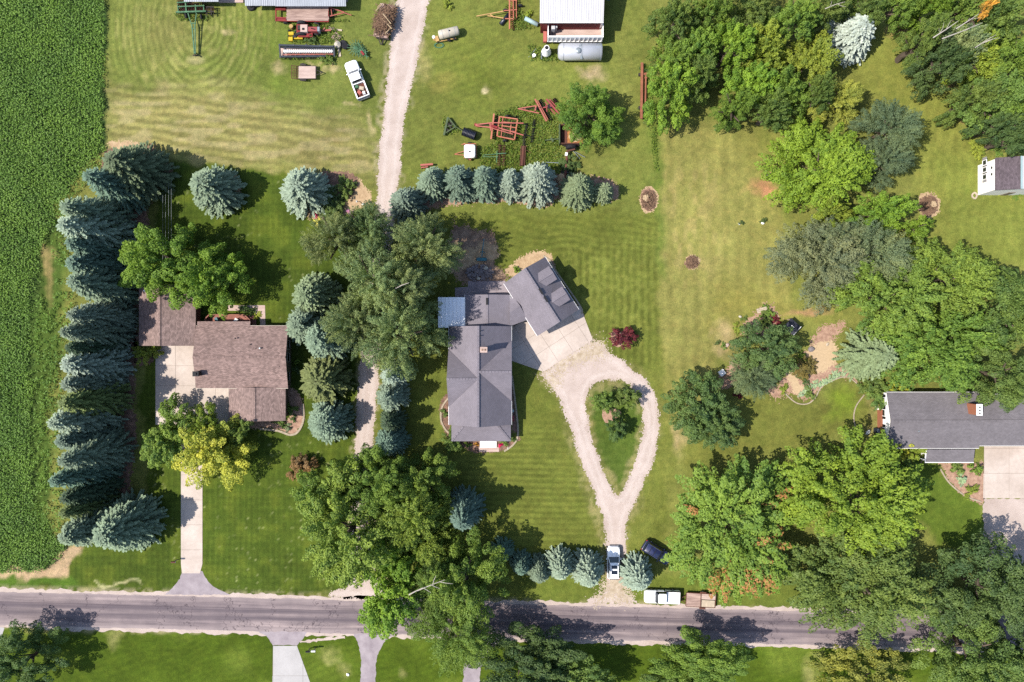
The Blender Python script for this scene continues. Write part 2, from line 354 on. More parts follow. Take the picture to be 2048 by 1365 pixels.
    blend((186, 172, 140), np.clip(pdist(wx, wy, [(788, -400), (775, 150), (757, 330), (748, 470), (712, 850), (700, 1180), (775, 1180), (748, 850), (786, 470), (806, 250), (856, 0), (880, -400)]) / 12 + .8, 0, 1) * (n3 > .42), .6)
    blend((186, 172, 140), np.clip(1 - (np.abs(Y - (1216.5 + X * .0245)) - 40) / 9, 0, 1) * (n3 > .35), .6)
    for cx, cy, rx, ry in ((1452, 668, 34, 36), (1440, 700, 22, 22), (1738, 832, 28, 40), (1868, 1020, 26, 34), (1985, 288, 18, 22), (1370, 880, 26, 40), (1350, 880, 12, 40)): blob((196, 172, 128), cx, cy, rx, ry, .75, .9)
    # right house lawn, verges and the far side of the road
    zone((124, 128, 60), [(1340, 900), (1500, 800), (1560, 790), (1640, 800), (1700, 760), (1760, 840), (1640, 880), (1480, 920), (1380, 930)], 24)
    blob((128, 150, 48), 1682, 806, 44, 46, .8, .8)
    zone((98, 118, 42), [(1840, 920), (1970, 990), (1960, 1090), (1880, 1100), (1800, 1000)], 14)
    zone((112, 124, 52), [(1040, 1150), (1800, 1150), (1800, 1222), (1040, 1204)], 12)
    so_ = [(-FW, 1250), (800, 1262), (2048, 1284), (FW, 1310), (FW, FW), (-FW, FW)]
    zone((86, 106, 28), so_, 8); blend((112, 128, 48), pm(so_, 20) * np.clip((n1 - .5) * 3, 0, 1), .6); stripe(pm(so_, 20), math.radians(75), 12, .05, 20)
    for cx, cy, rx, ry in ((1617, 1345, 20, 40), (1640, 1310, 12, 8), (800, 1355, 10, 14), (230, 1280, 24, 24), (690, 1335, 16, 26), (660, 1310, 34, 14)): blob((176, 170, 108), cx, cy, rx, ry, .55, .9)
    # earth under the crop, worn strip beside it, the bare corner by the road
    fd = [(-FW, -FW), (216, -FW), (212, 120), (204, 300), (120, 400), (100, 640), (90, 820), (96, 1060), (140, 1100), (90, 1142), (-FW, 1152)]
    zone((62, 84, 42), fd, 6)
    st = [(85, 480), (135, 455), (130, 600), (100, 800), (100, 1000), (85, 1090), (60, 1000), (62, 700)]
    zone((84, 106, 44), st, 24); blob((160, 140, 92), 98, 550, 13, 78, .85, .9); stripe(pm(st, 20), 0, 9, .10, 4); blob((170, 146, 100), 92, 500, 8, 24, .6, .8)
    zone((196, 168, 132), [(-300, 1152), (60, 1140), (110, 1120), (145, 1100), (165, 1098), (135, 1150), (60, 1156), (-300, 1166)], 7)
    col *= (1 + .20 * (n4 - .5) + .22 * (n1 - .5) + .22 * (n2 - .5) + .30 * (n3 - .5))[..., None]
    return col
def build_ground():
    st = .28
    xs = np.arange(-80, 80.01, st); ys = np.arange(-54, 54.01, st); far = np.array([90, 120, 200, 400, 900, 2000, 5000.])
    xs = np.concatenate([-far[::-1], xs, far]); ys = np.concatenate([-far[::-1], ys, far]); nx, ny = len(xs), len(ys)
    X, Y = np.meshgrid(xs, ys); V = np.stack([X, Y, np.zeros_like(X)], -1).reshape(-1, 3)
    i = (np.arange(ny - 1)[:, None] * nx + np.arange(nx - 1)[None]).ravel(); F = np.stack([i, i + 1, i + nx + 1, i + nx], 1)
    me = np_mesh('ground', V, F); col = ground_colour(X * S + 1024, 682.5 - Y * S).reshape(-1, 3)
    a = me.attributes.new('grass_colour', 'FLOAT_COLOR', 'POINT'); a.data.foreach_set('color', np.concatenate([np.clip(col, 0.002, 1), np.ones((len(col), 1), np.float32)], 1).astype(np.float32).ravel())
    m, t, bs = nodes('lawn'); at = N(t, 'Attribute', attribute_name='grass_colour'); v = coords(t)
    n1 = noise(t, v, 1.6, 4, .7); n2 = noise(t, v, 5.5, 3, .7); n3 = noise(t, v, 14, 2)
    c = mixc(t, 1, at.outputs['Color'], mixc(t, ramp(t, n1, .3, .7), (.82, .85, .86), (1.18, 1.15, 1.12)), 'MULTIPLY')
    c = mixc(t, 1, c, mixc(t, ramp(t, n2, .28, .72), (.68, .73, .70), (1.32, 1.27, 1.30)), 'MULTIPLY')
    c = mixc(t, 1, c, mixc(t, ramp(t, n3, .3, .7), (.84,) * 3, (1.16,) * 3), 'MULTIPLY')
    n4 = noise(t, coords(t, (1, 1, 1), .4), .55, 5, .75); c = mixc(t, ramp(t, n4, .52, .70, 0, .5), c, mixc(t, 1, c, (1.30, 1.12, 1.20), 'MULTIPLY')); c = mixc(t, ramp(t, n4, .48, .32, 0, .5), c, mixc(t, 1, c, (.72, .84, .70), 'MULTIPLY'))
    t.links.new(c, bs.inputs['Base Color']); bs.inputs['Roughness'].default_value = .95; bs.inputs['Specular IOR Level'].default_value = .1
    bump(t, bs, n2, .7, .12); me.materials.append(m)
    tag(link('ground', me), kind='structure')
build_ground()
# ---------------------------------------------------------------- flat sheets with ragged edges
def vn1(x, seed):
    i = math.floor(x); f = x - i; f = f * f * (3 - 2 * f)
    h = lambda k: random.Random(k * 7919 + seed * 104729).random() * 2 - 1
    return h(i) * (1 - f) + h(i + 1) * f
def spline(p, n=6, closed=True):
    o = []; m = len(p)
    for i in range(m if closed else m - 1):
        a, b, c, d = [p[(i + k) % m] if closed else p[min(max(i + k, 0), m - 1)] for k in (-1, 0, 1, 2)]
        for j in range(n):
            t = j / n
            o.append(tuple(.5 * (2 * b[k] + (c[k] - a[k]) * t + (2 * a[k] - 5 * b[k] + 4 * c[k] - d[k]) * t * t + (3 * b[k] - a[k] - 3 * c[k] + d[k]) * t ** 3) for k in (0, 1)))
    if not closed: o.append(p[-1])
    return o
def jag(poly, amp, step=3.0, seed=1):
    if amp <= 0: return poly
    out = []; acc = 0.0; n = len(poly)
    for i in range(n):
        (x0, y0), (x1, y1) = poly[i], poly[(i + 1) % n]; L = math.hypot(x1 - x0, y1 - y0)
        if L < 1e-6: continue
        k = max(1, int(L / step)) if L < 2500 else 1; nx_, ny_ = (y1 - y0) / L, -(x1 - x0) / L
        for j in range(k):
            s = acc + L * j / k; d = amp * (.22 * vn1(s / 40, seed) + .32 * vn1(s / 11, seed + 1) + .5 * vn1(s / 4.2, seed + 2))
            out.append((x0 + (x1 - x0) * j / k + nx_ * d, y0 + (y1 - y0) * j / k + ny_ * d))
        acc += L
    return out
def sheet(name, polys, z, mat, amp=2.0, smooth=False, kind='structure', seed=None, step=3.0, parent=None):
    if isinstance(polys[0][0], (int, float)): polys = [polys]
    seed = seed if seed is not None else R0.randrange(9999)
    loops = [[W(x, y) for x, y in jag(spline(p) if smooth else p, amp, step, seed + 5 * i)] for i, p in enumerate(polys)]
    tris = tessellate_polygon(loops); vs = [v for l in loops for v in l]
    fs = []
    for a, b, c in tris:
        if (vs[b] - vs[a]).cross(vs[c] - vs[a]).z < 0: b, c = c, b
        fs.append((a, b, c))
    me = bpy.data.meshes.new(name); me.from_pydata([(v.x, v.y, z) for v in vs], [], fs); me.materials.append(mat)
    o = link(name, me, parent)
    if kind and not parent: o['kind'] = kind
    return o
def grains(name, poly, z, mat, amp=6, hole=None, smooth=True, cell=.13, seed=1, speck=.5, parent=None):
    """loose ground cover (gravel, mulch, straw) laid as small flat patches, thinning out raggedly towards its edge"""
    if smooth: poly = spline(poly, 5); hole = spline(hole, 5) if hole else None
    a = np.array(poly); lo, hi = a.min(0) - amp * 2, a.max(0) + amp * 2; st = cell * S
    X, Y = np.meshgrid(np.arange(max(lo[0], -120), min(hi[0], 2180), st), np.arange(max(lo[1], -120), min(hi[1], 1490), st))
    d = pdist(X, Y, poly)
    if hole: d = np.minimum(d, -pdist(X, Y, hole))
    rng = np.random.default_rng(seed); d = d + amp * (1.1 * (vnoise(X, Y, 24, seed) - .5) + 1.0 * (vnoise(X, Y, 8, seed + 1) - .5) + speck * 1.3 * rng.normal(0, .55, X.shape)); k = d > 0; tr = (np.exp(-((d - 11 + 3 * (vnoise(X, Y, 40, 5) - .5)) / 4.0) ** 2) * .42)[k] if mat.name == 'gravel' else None
    x, y = (X[k] - 1024) / S, (682.5 - Y[k]) / S; h = cell / 2 * 1.001; n = len(x); zz = np.full(n, z)
    V = np.stack([np.stack([x + sx * h, y + sy * h, zz], 1) for sx, sy in ((-1, -1), (1, -1), (1, 1), (-1, 1))], 1).reshape(-1, 3)
    o = link(name, np_mesh(name, V, np.arange(4 * n).reshape(n, 4), mat, None if tr is None else np.repeat(tr, 4)), parent)
    if not parent: o['kind'] = 'structure'
    return o
def clip(poly, a, b, c):           # keep a*x+b*y<=c
    o = []
    for i in range(len(poly)):
        p, q = poly[i], poly[(i + 1) % len(poly)]; dp, dq = a * p[0] + b * p[1] - c, a * q[0] + b * q[1] - c
        if dp <= 0: o.append(p)
        if (dp < 0 < dq) or (dq < 0 < dp):
            t = dp / (dp - dq); o.append((p[0] + (q[0] - p[0]) * t, p[1] + (q[1] - p[1]) * t))
    return o
def slabs(name, poly, cell, ang, mats, z=0.03, gap=.45, org=(0, 0)):
    """concrete cast in separate slabs with open joints: a base sheet and one child per slab (sizes in photo pixels)"""
    base = sheet(name, poly, .006, mt('joint'), 0)
    ca, sa = math.cos(ang), math.sin(ang); rot = [((x - org[0]) * ca + (y - org[1]) * sa, -(x - org[0]) * sa + (y - org[1]) * ca) for x, y in poly]
    us = [p[0] for p in rot]; vs = [p[1] for p in rot]; cu, cv = cell if isinstance(cell, tuple) else (cell, cell)
    for i in range(math.floor(min(us) / cu), math.ceil(max(us) / cu)):
        for j in range(math.floor(min(vs) / cv), math.ceil(max(vs) / cv)):
            p = rot
            for a, b, c in ((1, 0, (i + 1) * cu - gap / 2), (-1, 0, -(i * cu + gap / 2)), (0, 1, (j + 1) * cv - gap / 2), (0, -1, -(j * cv + gap / 2))):
                p = clip(p, a, b, c)
                if len(p) < 3: break
            if len(p) < 3: continue
            q = [(x * ca - y * sa + org[0], x * sa + y * ca + org[1]) for x, y in p]
            ar = abs(sum(q[k - 1][0] * q[k][1] - q[k][0] * q[k - 1][1] for k in range(len(q)))) / 2
            if ar < 30: continue
            MB().prism([tuple(W(x, y))[:2] for x, y in q], .007, z + R0.uniform(-.004, .004)).build('slab', R0.choice(mats), base)
    return base
def strip(name, pts, w, h, mat, parent=None, kind='structure', closed=False, z=0.0):
    """a low kerb or edging along a pixel polyline, built from short stones"""
    mb = MB(); p = spline(pts, 6, closed)
    for a, b in zip(p, p[1:] + ([p[0]] if closed else [])):
        A, B = W(*a), W(*b)
        if (B - A).length > 1e-3: mb.bar((A.x, A.y, z + h / 2), tuple(Vector((B.x, B.y, z + h / 2)) * .97 + A * .03)[:2] + (z + h / 2,), w, h * R0.uniform(.9, 1.1))
    o = mb.build(name, mat, parent)
    if not parent: o['kind'] = kind
    return o
# asphalt road with wheel tracks, patches and cracks
def road_mat():
    m, t, bs = nodes('asphalt'); v = coords(t); vs = coords(t, (.06, 1.6, 1)); vl = coords(t, (.012, .9, 1))
    n1 = noise(t, vs, 1.2, 4); n2 = noise(t, v, .5, 4); n3 = noise(t, v, 9, 3); n4 = noise(t, vl, 1.0, 2)
    c = mixc(t, ramp(t, n1, .3, .7), C(114, 103, 107), C(192, 174, 171)); c = mixc(t, ramp(t, n4, .35, .65, 0, .8), c, C(122, 110, 115))
    c = mixc(t, 1, c, mixc(t, ramp(t, n2, .3, .7), (.84, .84, .86), (1.14, 1.13, 1.12)), 'MULTIPLY'); c = mixc(t, 1, c, mixc(t, ramp(t, n3, .3, .7), (.86,) * 3, (1.14,) * 3), 'MULTIPLY')
    sx = N(t, 'SeparateXYZ'); t.links.new(v, sx.inputs[0]); ab = N(t, 'Math', operation='ABSOLUTE'); t.links.new(sx.outputs[1], ab.inputs[0])
    sub = N(t, 'Math', operation='SUBTRACT'); t.links.new(ab.outputs[0], sub.inputs[0]); sub.inputs[1].default_value = .55
    a2 = N(t, 'Math', operation='ABSOLUTE'); t.links.new(sub.outputs[0], a2.inputs[0])
    trk = ramp(t, a2.outputs[0], 0, .55, .75, 0); c = mixc(t, trk, c, C(104, 94, 101))
    edge = ramp(t, ab.outputs[0], 1.7, 2.55, 0, .5); c = mixc(t, edge, c, C(190, 174, 172))
    vo = N(t, 'TexVoronoi', feature='DISTANCE_TO_EDGE'); wp = N(t, 'MixRGB', blend_type='ADD'); wp.inputs[0].default_value = .35
    nz = N(t, 'TexNoise'); nz.inputs['Scale'].default_value = 1.3; t.links.new(v, nz.inputs['Vector']); cs = coords(t, (.13, .09, 1)); t.links.new(cs, wp.inputs[1]); t.links.new(nz.outputs['Color'], wp.inputs[2])
    t.links.new(wp.outputs[0], vo.inputs['Vector']); vo.inputs['Scale'].default_value = 1.0
    ck = ramp(t, vo.outputs['Distance'], .003, .008, .8, 0); c = mixc(t, ck, c, C(84, 74, 80))
    ns = noise(t, vs, .5, 3); ys = N(t, 'Math', operation='MULTIPLY_ADD'); t.links.new(ns, ys.inputs[0]); ys.inputs[1].default_value = .7; t.links.new(sx.outputs[1], ys.inputs[2])
    y2 = N(t, 'Math', operation='SUBTRACT'); t.links.new(ys.outputs[0], y2.inputs[0]); y2.inputs[1].default_value = 1.25; y3 = N(t, 'Math', operation='ABSOLUTE'); t.links.new(y2.outputs[0], y3.inputs[0])
    c = mixc(t, ramp(t, y3.outputs[0], .03, .09, .6, 0), c, C(90, 80, 88))
    t.links.new(c, bs.inputs['Base Color']); bs.inputs['Roughness'].default_value = .9; bs.inputs['Specular IOR Level'].default_value = .2; bump(t, bs, n3, .3, .02)
    return m
MT['asphalt'] = road_mat()
yr = lambda x: 1216.5 + x * .0245       # the road's centre line in the photograph
def road_sheet(name, mat, top, bot, z, amp, seed):
    xs = list(range(-700, 2801, 5)); vs = []; fs = []
    ang = -math.atan(.0245); o = Vector(((1024 - 1024) / S, (682.5 - yr(1024)) / S, 0))
    for x in xs:
        jt = amp * (.5 * vn1(x / 34, seed) + .5 * vn1(x / 9, seed + 1) + .3 * vn1(x / 4, seed + 3)); jb = amp * (.5 * vn1(x / 30, seed + 7) + .5 * vn1(x / 8, seed + 8) + .3 * vn1(x / 4, seed + 9))
        xl = (x - 1024) / S
        vs += [(xl, -(bot + jb) / S, 0), (xl, (top + jt) / S, 0)]
    for i in range(len(xs) - 1): fs.append((2 * i, 2 * i + 2, 2 * i + 3, 2 * i + 1))
    me = bpy.data.meshes.new(name); me.from_pydata(vs, [], fs); me.materials.append(mat); ob = link(name, me)
    ob.location = (o.x, o.y, z); ob.rotation_euler = (0, 0, ang); ob['kind'] = 'structure'; return ob
road_sheet('road_shoulder', mt('gravel'), 40, 41, .004, 5, 3)
road_sheet('road', mt('asphalt'), 33, 34, .012, 2, 9)
# gravel lane through the yard and on behind the middle house
grains('gravel_lane', [(790, -400), (792, 0), (786, 60), (775, 150), (765, 250), (757, 330), (753, 400), (748, 470), (735, 560), (722, 700), (716, 780), (712, 850), (708, 920), (700, 1040), (700, 1150), (690, 1175), (655, 1186), (655, 1194), (780, 1200), (775, 1180), (752, 1150), (745, 1040), (742, 920), (748, 850), (754, 780), (758, 700), (775, 560), (786, 470), (787, 420), (800, 330), (806, 250), (820, 180), (838, 100), (850, 50), (856, 0), (880, -400)], .004, mt('gravel'), 4, smooth=False, seed=21)
# teardrop gravel drive with a grass island left open in it
outer = [(1087, 742), (1185, 684), (1220, 708), (1262, 735), (1296, 768), (1315, 810), (1320, 850), (1312, 905), (1290, 960), (1262, 1020), (1252, 1060), (1250, 1110), (1244, 1160), (1250, 1185), (1275, 1206), (1180, 1206), (1205, 1185), (1214, 1160), (1214, 1110), (1208, 1050), (1190, 990), (1166, 930), (1142, 860), (1118, 800), (1097, 765)]
inner = [(1225, 760), (1255, 768), (1278, 795), (1287, 835), (1282, 880), (1268, 925), (1252, 970), (1240, 990), (1228, 985), (1210, 950), (1190, 895), (1178, 850), (1173, 805), (1182, 775), (1200, 763)]
grains('gravel_drive', outer, .008, mt('gravel'), 4.5, inner, seed=33)
grains('sandy_patch', [(1092, 742), (1185, 686), (1212, 704), (1190, 716), (1150, 724), (1120, 745), (1110, 770), (1098, 764)], .014, mt('gravel_sand'), 12, seed=35, speck=1)
grains('sandy_patch', [(1212, 1140), (1247, 1140), (1252, 1180), (1262, 1200), (1190, 1200), (1206, 1182)], .014, mt('gravel_sand'), 12, seed=36, speck=1)
# concrete and asphalt drives
CW = [mt('concrete')]
slabs('driveway', [(311, 690), (392, 690), (392, 775), (460, 775), (460, 845), (400, 850), (311, 850)], 40, 0, CW, org=(311, 692))
slabs('driveway', [(362, 850), (405, 850), (405, 1128), (400, 1147), (364, 1147), (362, 1128)], (43.5, 50), 0, CW, org=(361.8, 1100))
sheet('driveway_apron', [(364, 1147), (404, 1143), (411, 1156), (424, 1172), (460, 1190), (330, 1190), (350, 1172), (360, 1158)], .009, mt('asphalt_old'), 2, seed=41)
slabs('garage_forecourt', [(1020, 652), (1062, 640), (1160, 612), (1186, 681), (1087, 744), (1020, 721)], 36, math.radians(-33), CW, org=(1087, 744))
slabs('patio', [(936, 562), (1010, 562), (1030, 600), (910, 596), (910, 576), (936, 574)], 42, 0, [mt('asphalt_old')], org=(910, 562))
slabs('driveway', [(1968, 893), (2120, 893), (2120, 997), (1966, 997)], 50, 0, CW, org=(1968, 897))
sheet('driveway', [(1966, 998), (2130, 998), (2130, 1150), (2060, 1200), (1990, 1200), (1966, 1100)], .006, mt('gravel'), 4, seed=43)
slabs('driveway', [(546, 1292), (594, 1292), (640, 1420), (544, 1420)], 60, 0, [mt('concrete_white')], org=(546, 1292))
sheet('driveway_apron', [(500, 1256), (620, 1258), (608, 1274), (594, 1291), (546, 1291), (534, 1272)], .009, mt('asphalt_old'), 2, seed=45)
sheet('driveway', [(704, 1262), (800, 1264), (772, 1280), (757, 1305), (752, 1330), (750, 1450), (720, 1450), (722, 1315), (716, 1285)], .009, mt('asphalt_old'), 2, seed=46)
sheet('driveway', [(930, 1262), (1020, 1270), (980, 1300), (962, 1335), (955, 1440), (924, 1440), (928, 1320)], .009, mt('asphalt_old'), 3, seed=47)
sheet('gravel_strip', [(598, 1282), (690, 1272), (690, 1277), (600, 1287)], .006, mt('gravel'), 3, seed=48)
sheet('footpath', [(455, 611), (530, 611), (531, 652), (521, 652), (519, 632), (500, 622), (455, 622)], .02, mt('plank_pale'), 0)
sheet('driveway', [(-40, 1252), (9, 1256), (2, 1280), (-40, 1300)], .009, mt('concrete_white'), 1, seed=49)
# planting beds
def bed(poly, mat, amp=3, seed=1, z=.006): return grains('planting_bed', poly, z, mt(mat), amp * 1.3 + 1, seed=seed)
bed([(262, 296), (300, 292), (335, 320), (338, 365), (300, 395), (292, 470), (278, 560), (274, 700), (268, 780), (270, 880), (262, 960), (256, 1010), (236, 1010), (225, 940), (232, 800), (240, 690), (236, 560), (248, 460), (258, 395), (205, 350), (215, 300)], 'mulch', 5, 61)
bed([(222, 292), (240, 284), (275, 288), (310, 310), (330, 345), (322, 372), (300, 360)], 'straw', 3, 62, .009)
bed([(405, 400), (430, 418), (460, 408), (478, 385), (476, 355), (440, 350)], 'straw', 3, 63)
bed([(592, 420), (640, 440), (700, 425), (738, 412), (742, 388), (730, 370), (705, 350), (650, 355), (600, 380)], 'straw', 3, 64)
bed([(640, 345), (705, 350), (715, 372), (690, 400), (650, 390)], 'mulch', 3, 65, .009)
bed([(785, 425), (820, 440), (850, 425), (900, 412), (1000, 405), (1060, 412), (1085, 418), (1110, 400), (1150, 395), (1230, 398), (1225, 365), (1130, 350), (880, 365), (820, 400)], 'mulch_red', 4, 66)
bed([(905, 448), (930, 452), (985, 470), (992, 490), (990, 520), (1010, 560), (950, 566), (910, 560), (900, 500)], 'dirt', 6, 67)
bed([(948, 492), (990, 490), (992, 520), (960, 528), (905, 545), (900, 528)], 'straw', 7, 68, .009)
bed([(1030, 560), (1010, 540), (1040, 515), (1075, 503), (1098, 508), (1102, 525), (1060, 545), (1035, 575)], 'straw', 3, 69)
bed([(1105, 520), (1120, 560), (1160, 615), (1168, 635), (1150, 640), (1100, 560)], 'dirt', 1, 70)
bed([(885, 800), (897, 795), (900, 885), (884, 850), (880, 820)], 'mulch', 2, 71)
bed([(915, 882), (1030, 882), (1034, 868), (1022, 850), (1022, 750), (1029, 800), (1036, 860), (1030, 885), (1008, 902), (960, 906), (928, 896)], 'mulch', 2, 72)
bed([(574, 775), (604, 800), (606, 840), (596, 862), (580, 868), (545, 858), (500, 856), (500, 840), (575, 842)], 'mulch_red', 2, 73)
bed([(300, 692), (268, 665), (268, 720), (290, 730), (310, 722)], 'mulch', 2, 74)
# garden of the right house
bed([(1620, 690), (1640, 660), (1676, 648), (1690, 652), (1680, 668), (1660, 690), (1665, 720), (1690, 735), (1712, 750), (1716, 768), (1680, 752), (1650, 760), (1638, 780), (1620, 800), (1600, 800), (1572, 786), (1560, 770), (1580, 740), (1604, 728)], 'mulch_red', 6, 75)
bed([(1448, 742), (1478, 708), (1500, 720), (1490, 745), (1456, 775), (1440, 765)], 'mulch_red', 6, 92)
bed([(1490, 655), (1506, 628), (1535, 612), (1560, 626), (1550, 650), (1500, 680)], 'mulch_red', 6, 93)
bed([(1535, 770), (1560, 776), (1570, 792), (1540, 796)], 'mulch_red', 6, 94)
bed([(1630, 690), (1665, 686), (1672, 715), (1655, 740), (1622, 745), (1610, 712)], 'pale_wood_chip', 4, 77, .010)
bed([(1575, 738), (1590, 735), (1597, 762), (1612, 775), (1600, 790), (1580, 770)], 'pale_wood_chip', 3, 78, .010)
bed([(1845, 925), (1880, 930), (1900, 965), (1935, 995), (1968, 1000), (1966, 930), (1950, 925)], 'mulch_red', 3, 80)
strip('stone_edging', [(1570, 788), (1592, 806), (1614, 808), (1630, 796), (1642, 775), (1668, 760), (1694, 754), (1714, 768)], .16, .12, mt('stone_edge'))
strip('stone_edging', [(1728, 790), (1712, 812), (1707, 836), (1712, 860)], .14, .12, mt('stone_edge'))
strip('stone_edging', [(1880, 938), (1898, 966), (1930, 992), (1962, 1004)], .2, .12, mt('stone_edge'))
strip('stone_edging', [(1008, 903), (1028, 888), (1036, 864), (1030, 800), (1024, 752)], .25, .12, mt('stone_edge'))
strip('stone_edging', [(897, 796), (884, 815), (882, 840), (890, 858), (898, 866)], .25, .12, mt('stone_edge'))
strip('stone_edging', [(606, 808), (607, 840), (596, 864), (580, 870), (556, 862), (520, 858)], .3, .12, mt('stone_edge'))
strip('concrete_edging', [(1086, 512), (1100, 522), (1110, 540), (1160, 612), (1163, 628)], .22, .10, mt('stone_edge'))
# ---------------------------------------------------------------- foliage meshes, shared by the trees of a kind
def leaf_quads(P, Nrm, rng, ln, wd):
    n = len(P); Nrm = Nrm / (np.linalg.norm(Nrm, axis=1, keepdims=True) + 1e-9)
    r = rng.normal(size=(n, 3)); t = r - (r * Nrm).sum(1, keepdims=True) * Nrm; t /= np.linalg.norm(t, axis=1, keepdims=True) + 1e-9
    b = np.cross(Nrm, t); ln = np.broadcast_to(ln, (n,))[:, None] * rng.uniform(.7, 1.3, (n, 1)); wd = np.broadcast_to(wd, (n,))[:, None] * rng.uniform(.7, 1.3, (n, 1))
    V = np.stack([P - t * ln / 2, P + b * wd / 2 + Nrm * wd * .12, P + t * ln / 2, P - b * wd / 2 + Nrm * wd * .12], 1).reshape(-1, 3)
    return V, np.arange(4 * n).reshape(n, 4)
def deciduous(seed, R, zt, nl, ncl, nleaf, leaf, elong=1.5, lobe=(.32, .46), cl=(.10, .17), flat=.6, mat='leaf', rust=0.0, fill=.85):
    """crown of radius R, z from 0 to zt: boughs bulging from the trunk, each covered in leafy sprays, each spray built of single leaves"""
    rng = np.random.default_rng(seed); LC = []; LR = []
    for i in range(nl):
        if i == 0: c = (rng.normal(0, .08), rng.normal(0, .08), .62); r = .42
        else:
            ring = i % 3; a = i * 2.39996 + rng.normal(0, .3); d = (.40, .62, .66)[ring] * rng.uniform(.86, 1.1); c = (d * math.cos(a), d * math.sin(a), (.66, .46, .30)[ring] + rng.normal(0, .07)); r = rng.uniform(*lobe) * (1, .95, .85)[ring]
        LC.append(c); LR.append(r)
    LC = np.array(LC); LR = np.array(LR); w = LR ** 2 / (LR ** 2).sum(); li = rng.choice(nl, ncl, p=w); D = rng.normal(size=(ncl, 3)); D[:, 2] = np.abs(D[:, 2]) * rng.choice([1, 1, 1, -.5], ncl); D /= np.linalg.norm(D, axis=1, keepdims=True)
    CP = LC[li] + D * (LR[li] * rng.uniform(.72, 1.0, ncl))[:, None] * np.array([1, 1, .62])
    dd = np.linalg.norm((CP[:, None] - LC[None]) / np.array([1, 1, .62]), axis=2) / LR[None]; keep = dd.min(1) > .62; CP, D, li = CP[keep], D[keep], li[keep]; n = len(CP)
    ax = CP * np.array([1, 1, .25]) + D * .45 + rng.normal(0, .12, (n, 3)); ax[:, 2] -= .08; ax /= np.linalg.norm(ax, axis=1, keepdims=True)
    sd_ = np.cross(ax, [0, 0, 1.0]); sd_ /= np.linalg.norm(sd_, axis=1, keepdims=True) + 1e-6; up = np.cross(sd_, ax)
    rc = rng.uniform(*cl, n); w = rc ** 2; k = rng.choice(n, nleaf, p=w / w.sum()); s = rng.uniform(-1, 1, nleaf); tp = np.sqrt(np.clip(1 - s * s, 0.05, 1)) * (1 - .35 * s); ph = rng.uniform(0, 6.283, nleaf); q = rng.uniform(.55, 1.0, nleaf)
    cu = np.cos(ph) * tp * q; cv = np.sin(ph) * tp * q; cv = np.where(cv < -.25, -cv, cv)
    P = CP[k] + ax[k] * (s * rc[k] * elong)[:, None] + sd_[k] * (cu * rc[k] * .85)[:, None] + up[k] * (cv * rc[k] * flat)[:, None]
    Nm = sd_[k] * cu[:, None] * .8 + up[k] * (cv[:, None] * .9 + .35) + ax[k] * s[:, None] * .45 + D[k] * .25 + rng.normal(0, .42, (nleaf, 3))
    rr = np.quantile(np.hypot(P[:, 0], P[:, 1]), .93); P[:, :2] *= R / rr; z0, z1 = np.quantile(P[:, 2], [.01, .995]); P[:, 2] = (P[:, 2] - z0) / (z1 - z0) * zt
    V, F = leaf_quads(P, Nm, rng, leaf, leaf * .6); lt = rng.normal(0, .10, nl); ct = rng.normal(0, .13, n)
    tint = np.clip(.42 + lt[li][k] + ct[k] + rng.normal(0, .13, nleaf), 0, .85)
    if rust:
        e = rng.random(n) < rust * np.clip(-.1 + 1.3 * (CP[:, 0] - CP[:, 1] * .75), 0.05, 1.6); tint = np.where(e[k] & (rng.random(nleaf) < .6), 1.0, tint)
    return np_mesh('crown', V, F, MT[mat], np.repeat(tint, 4))
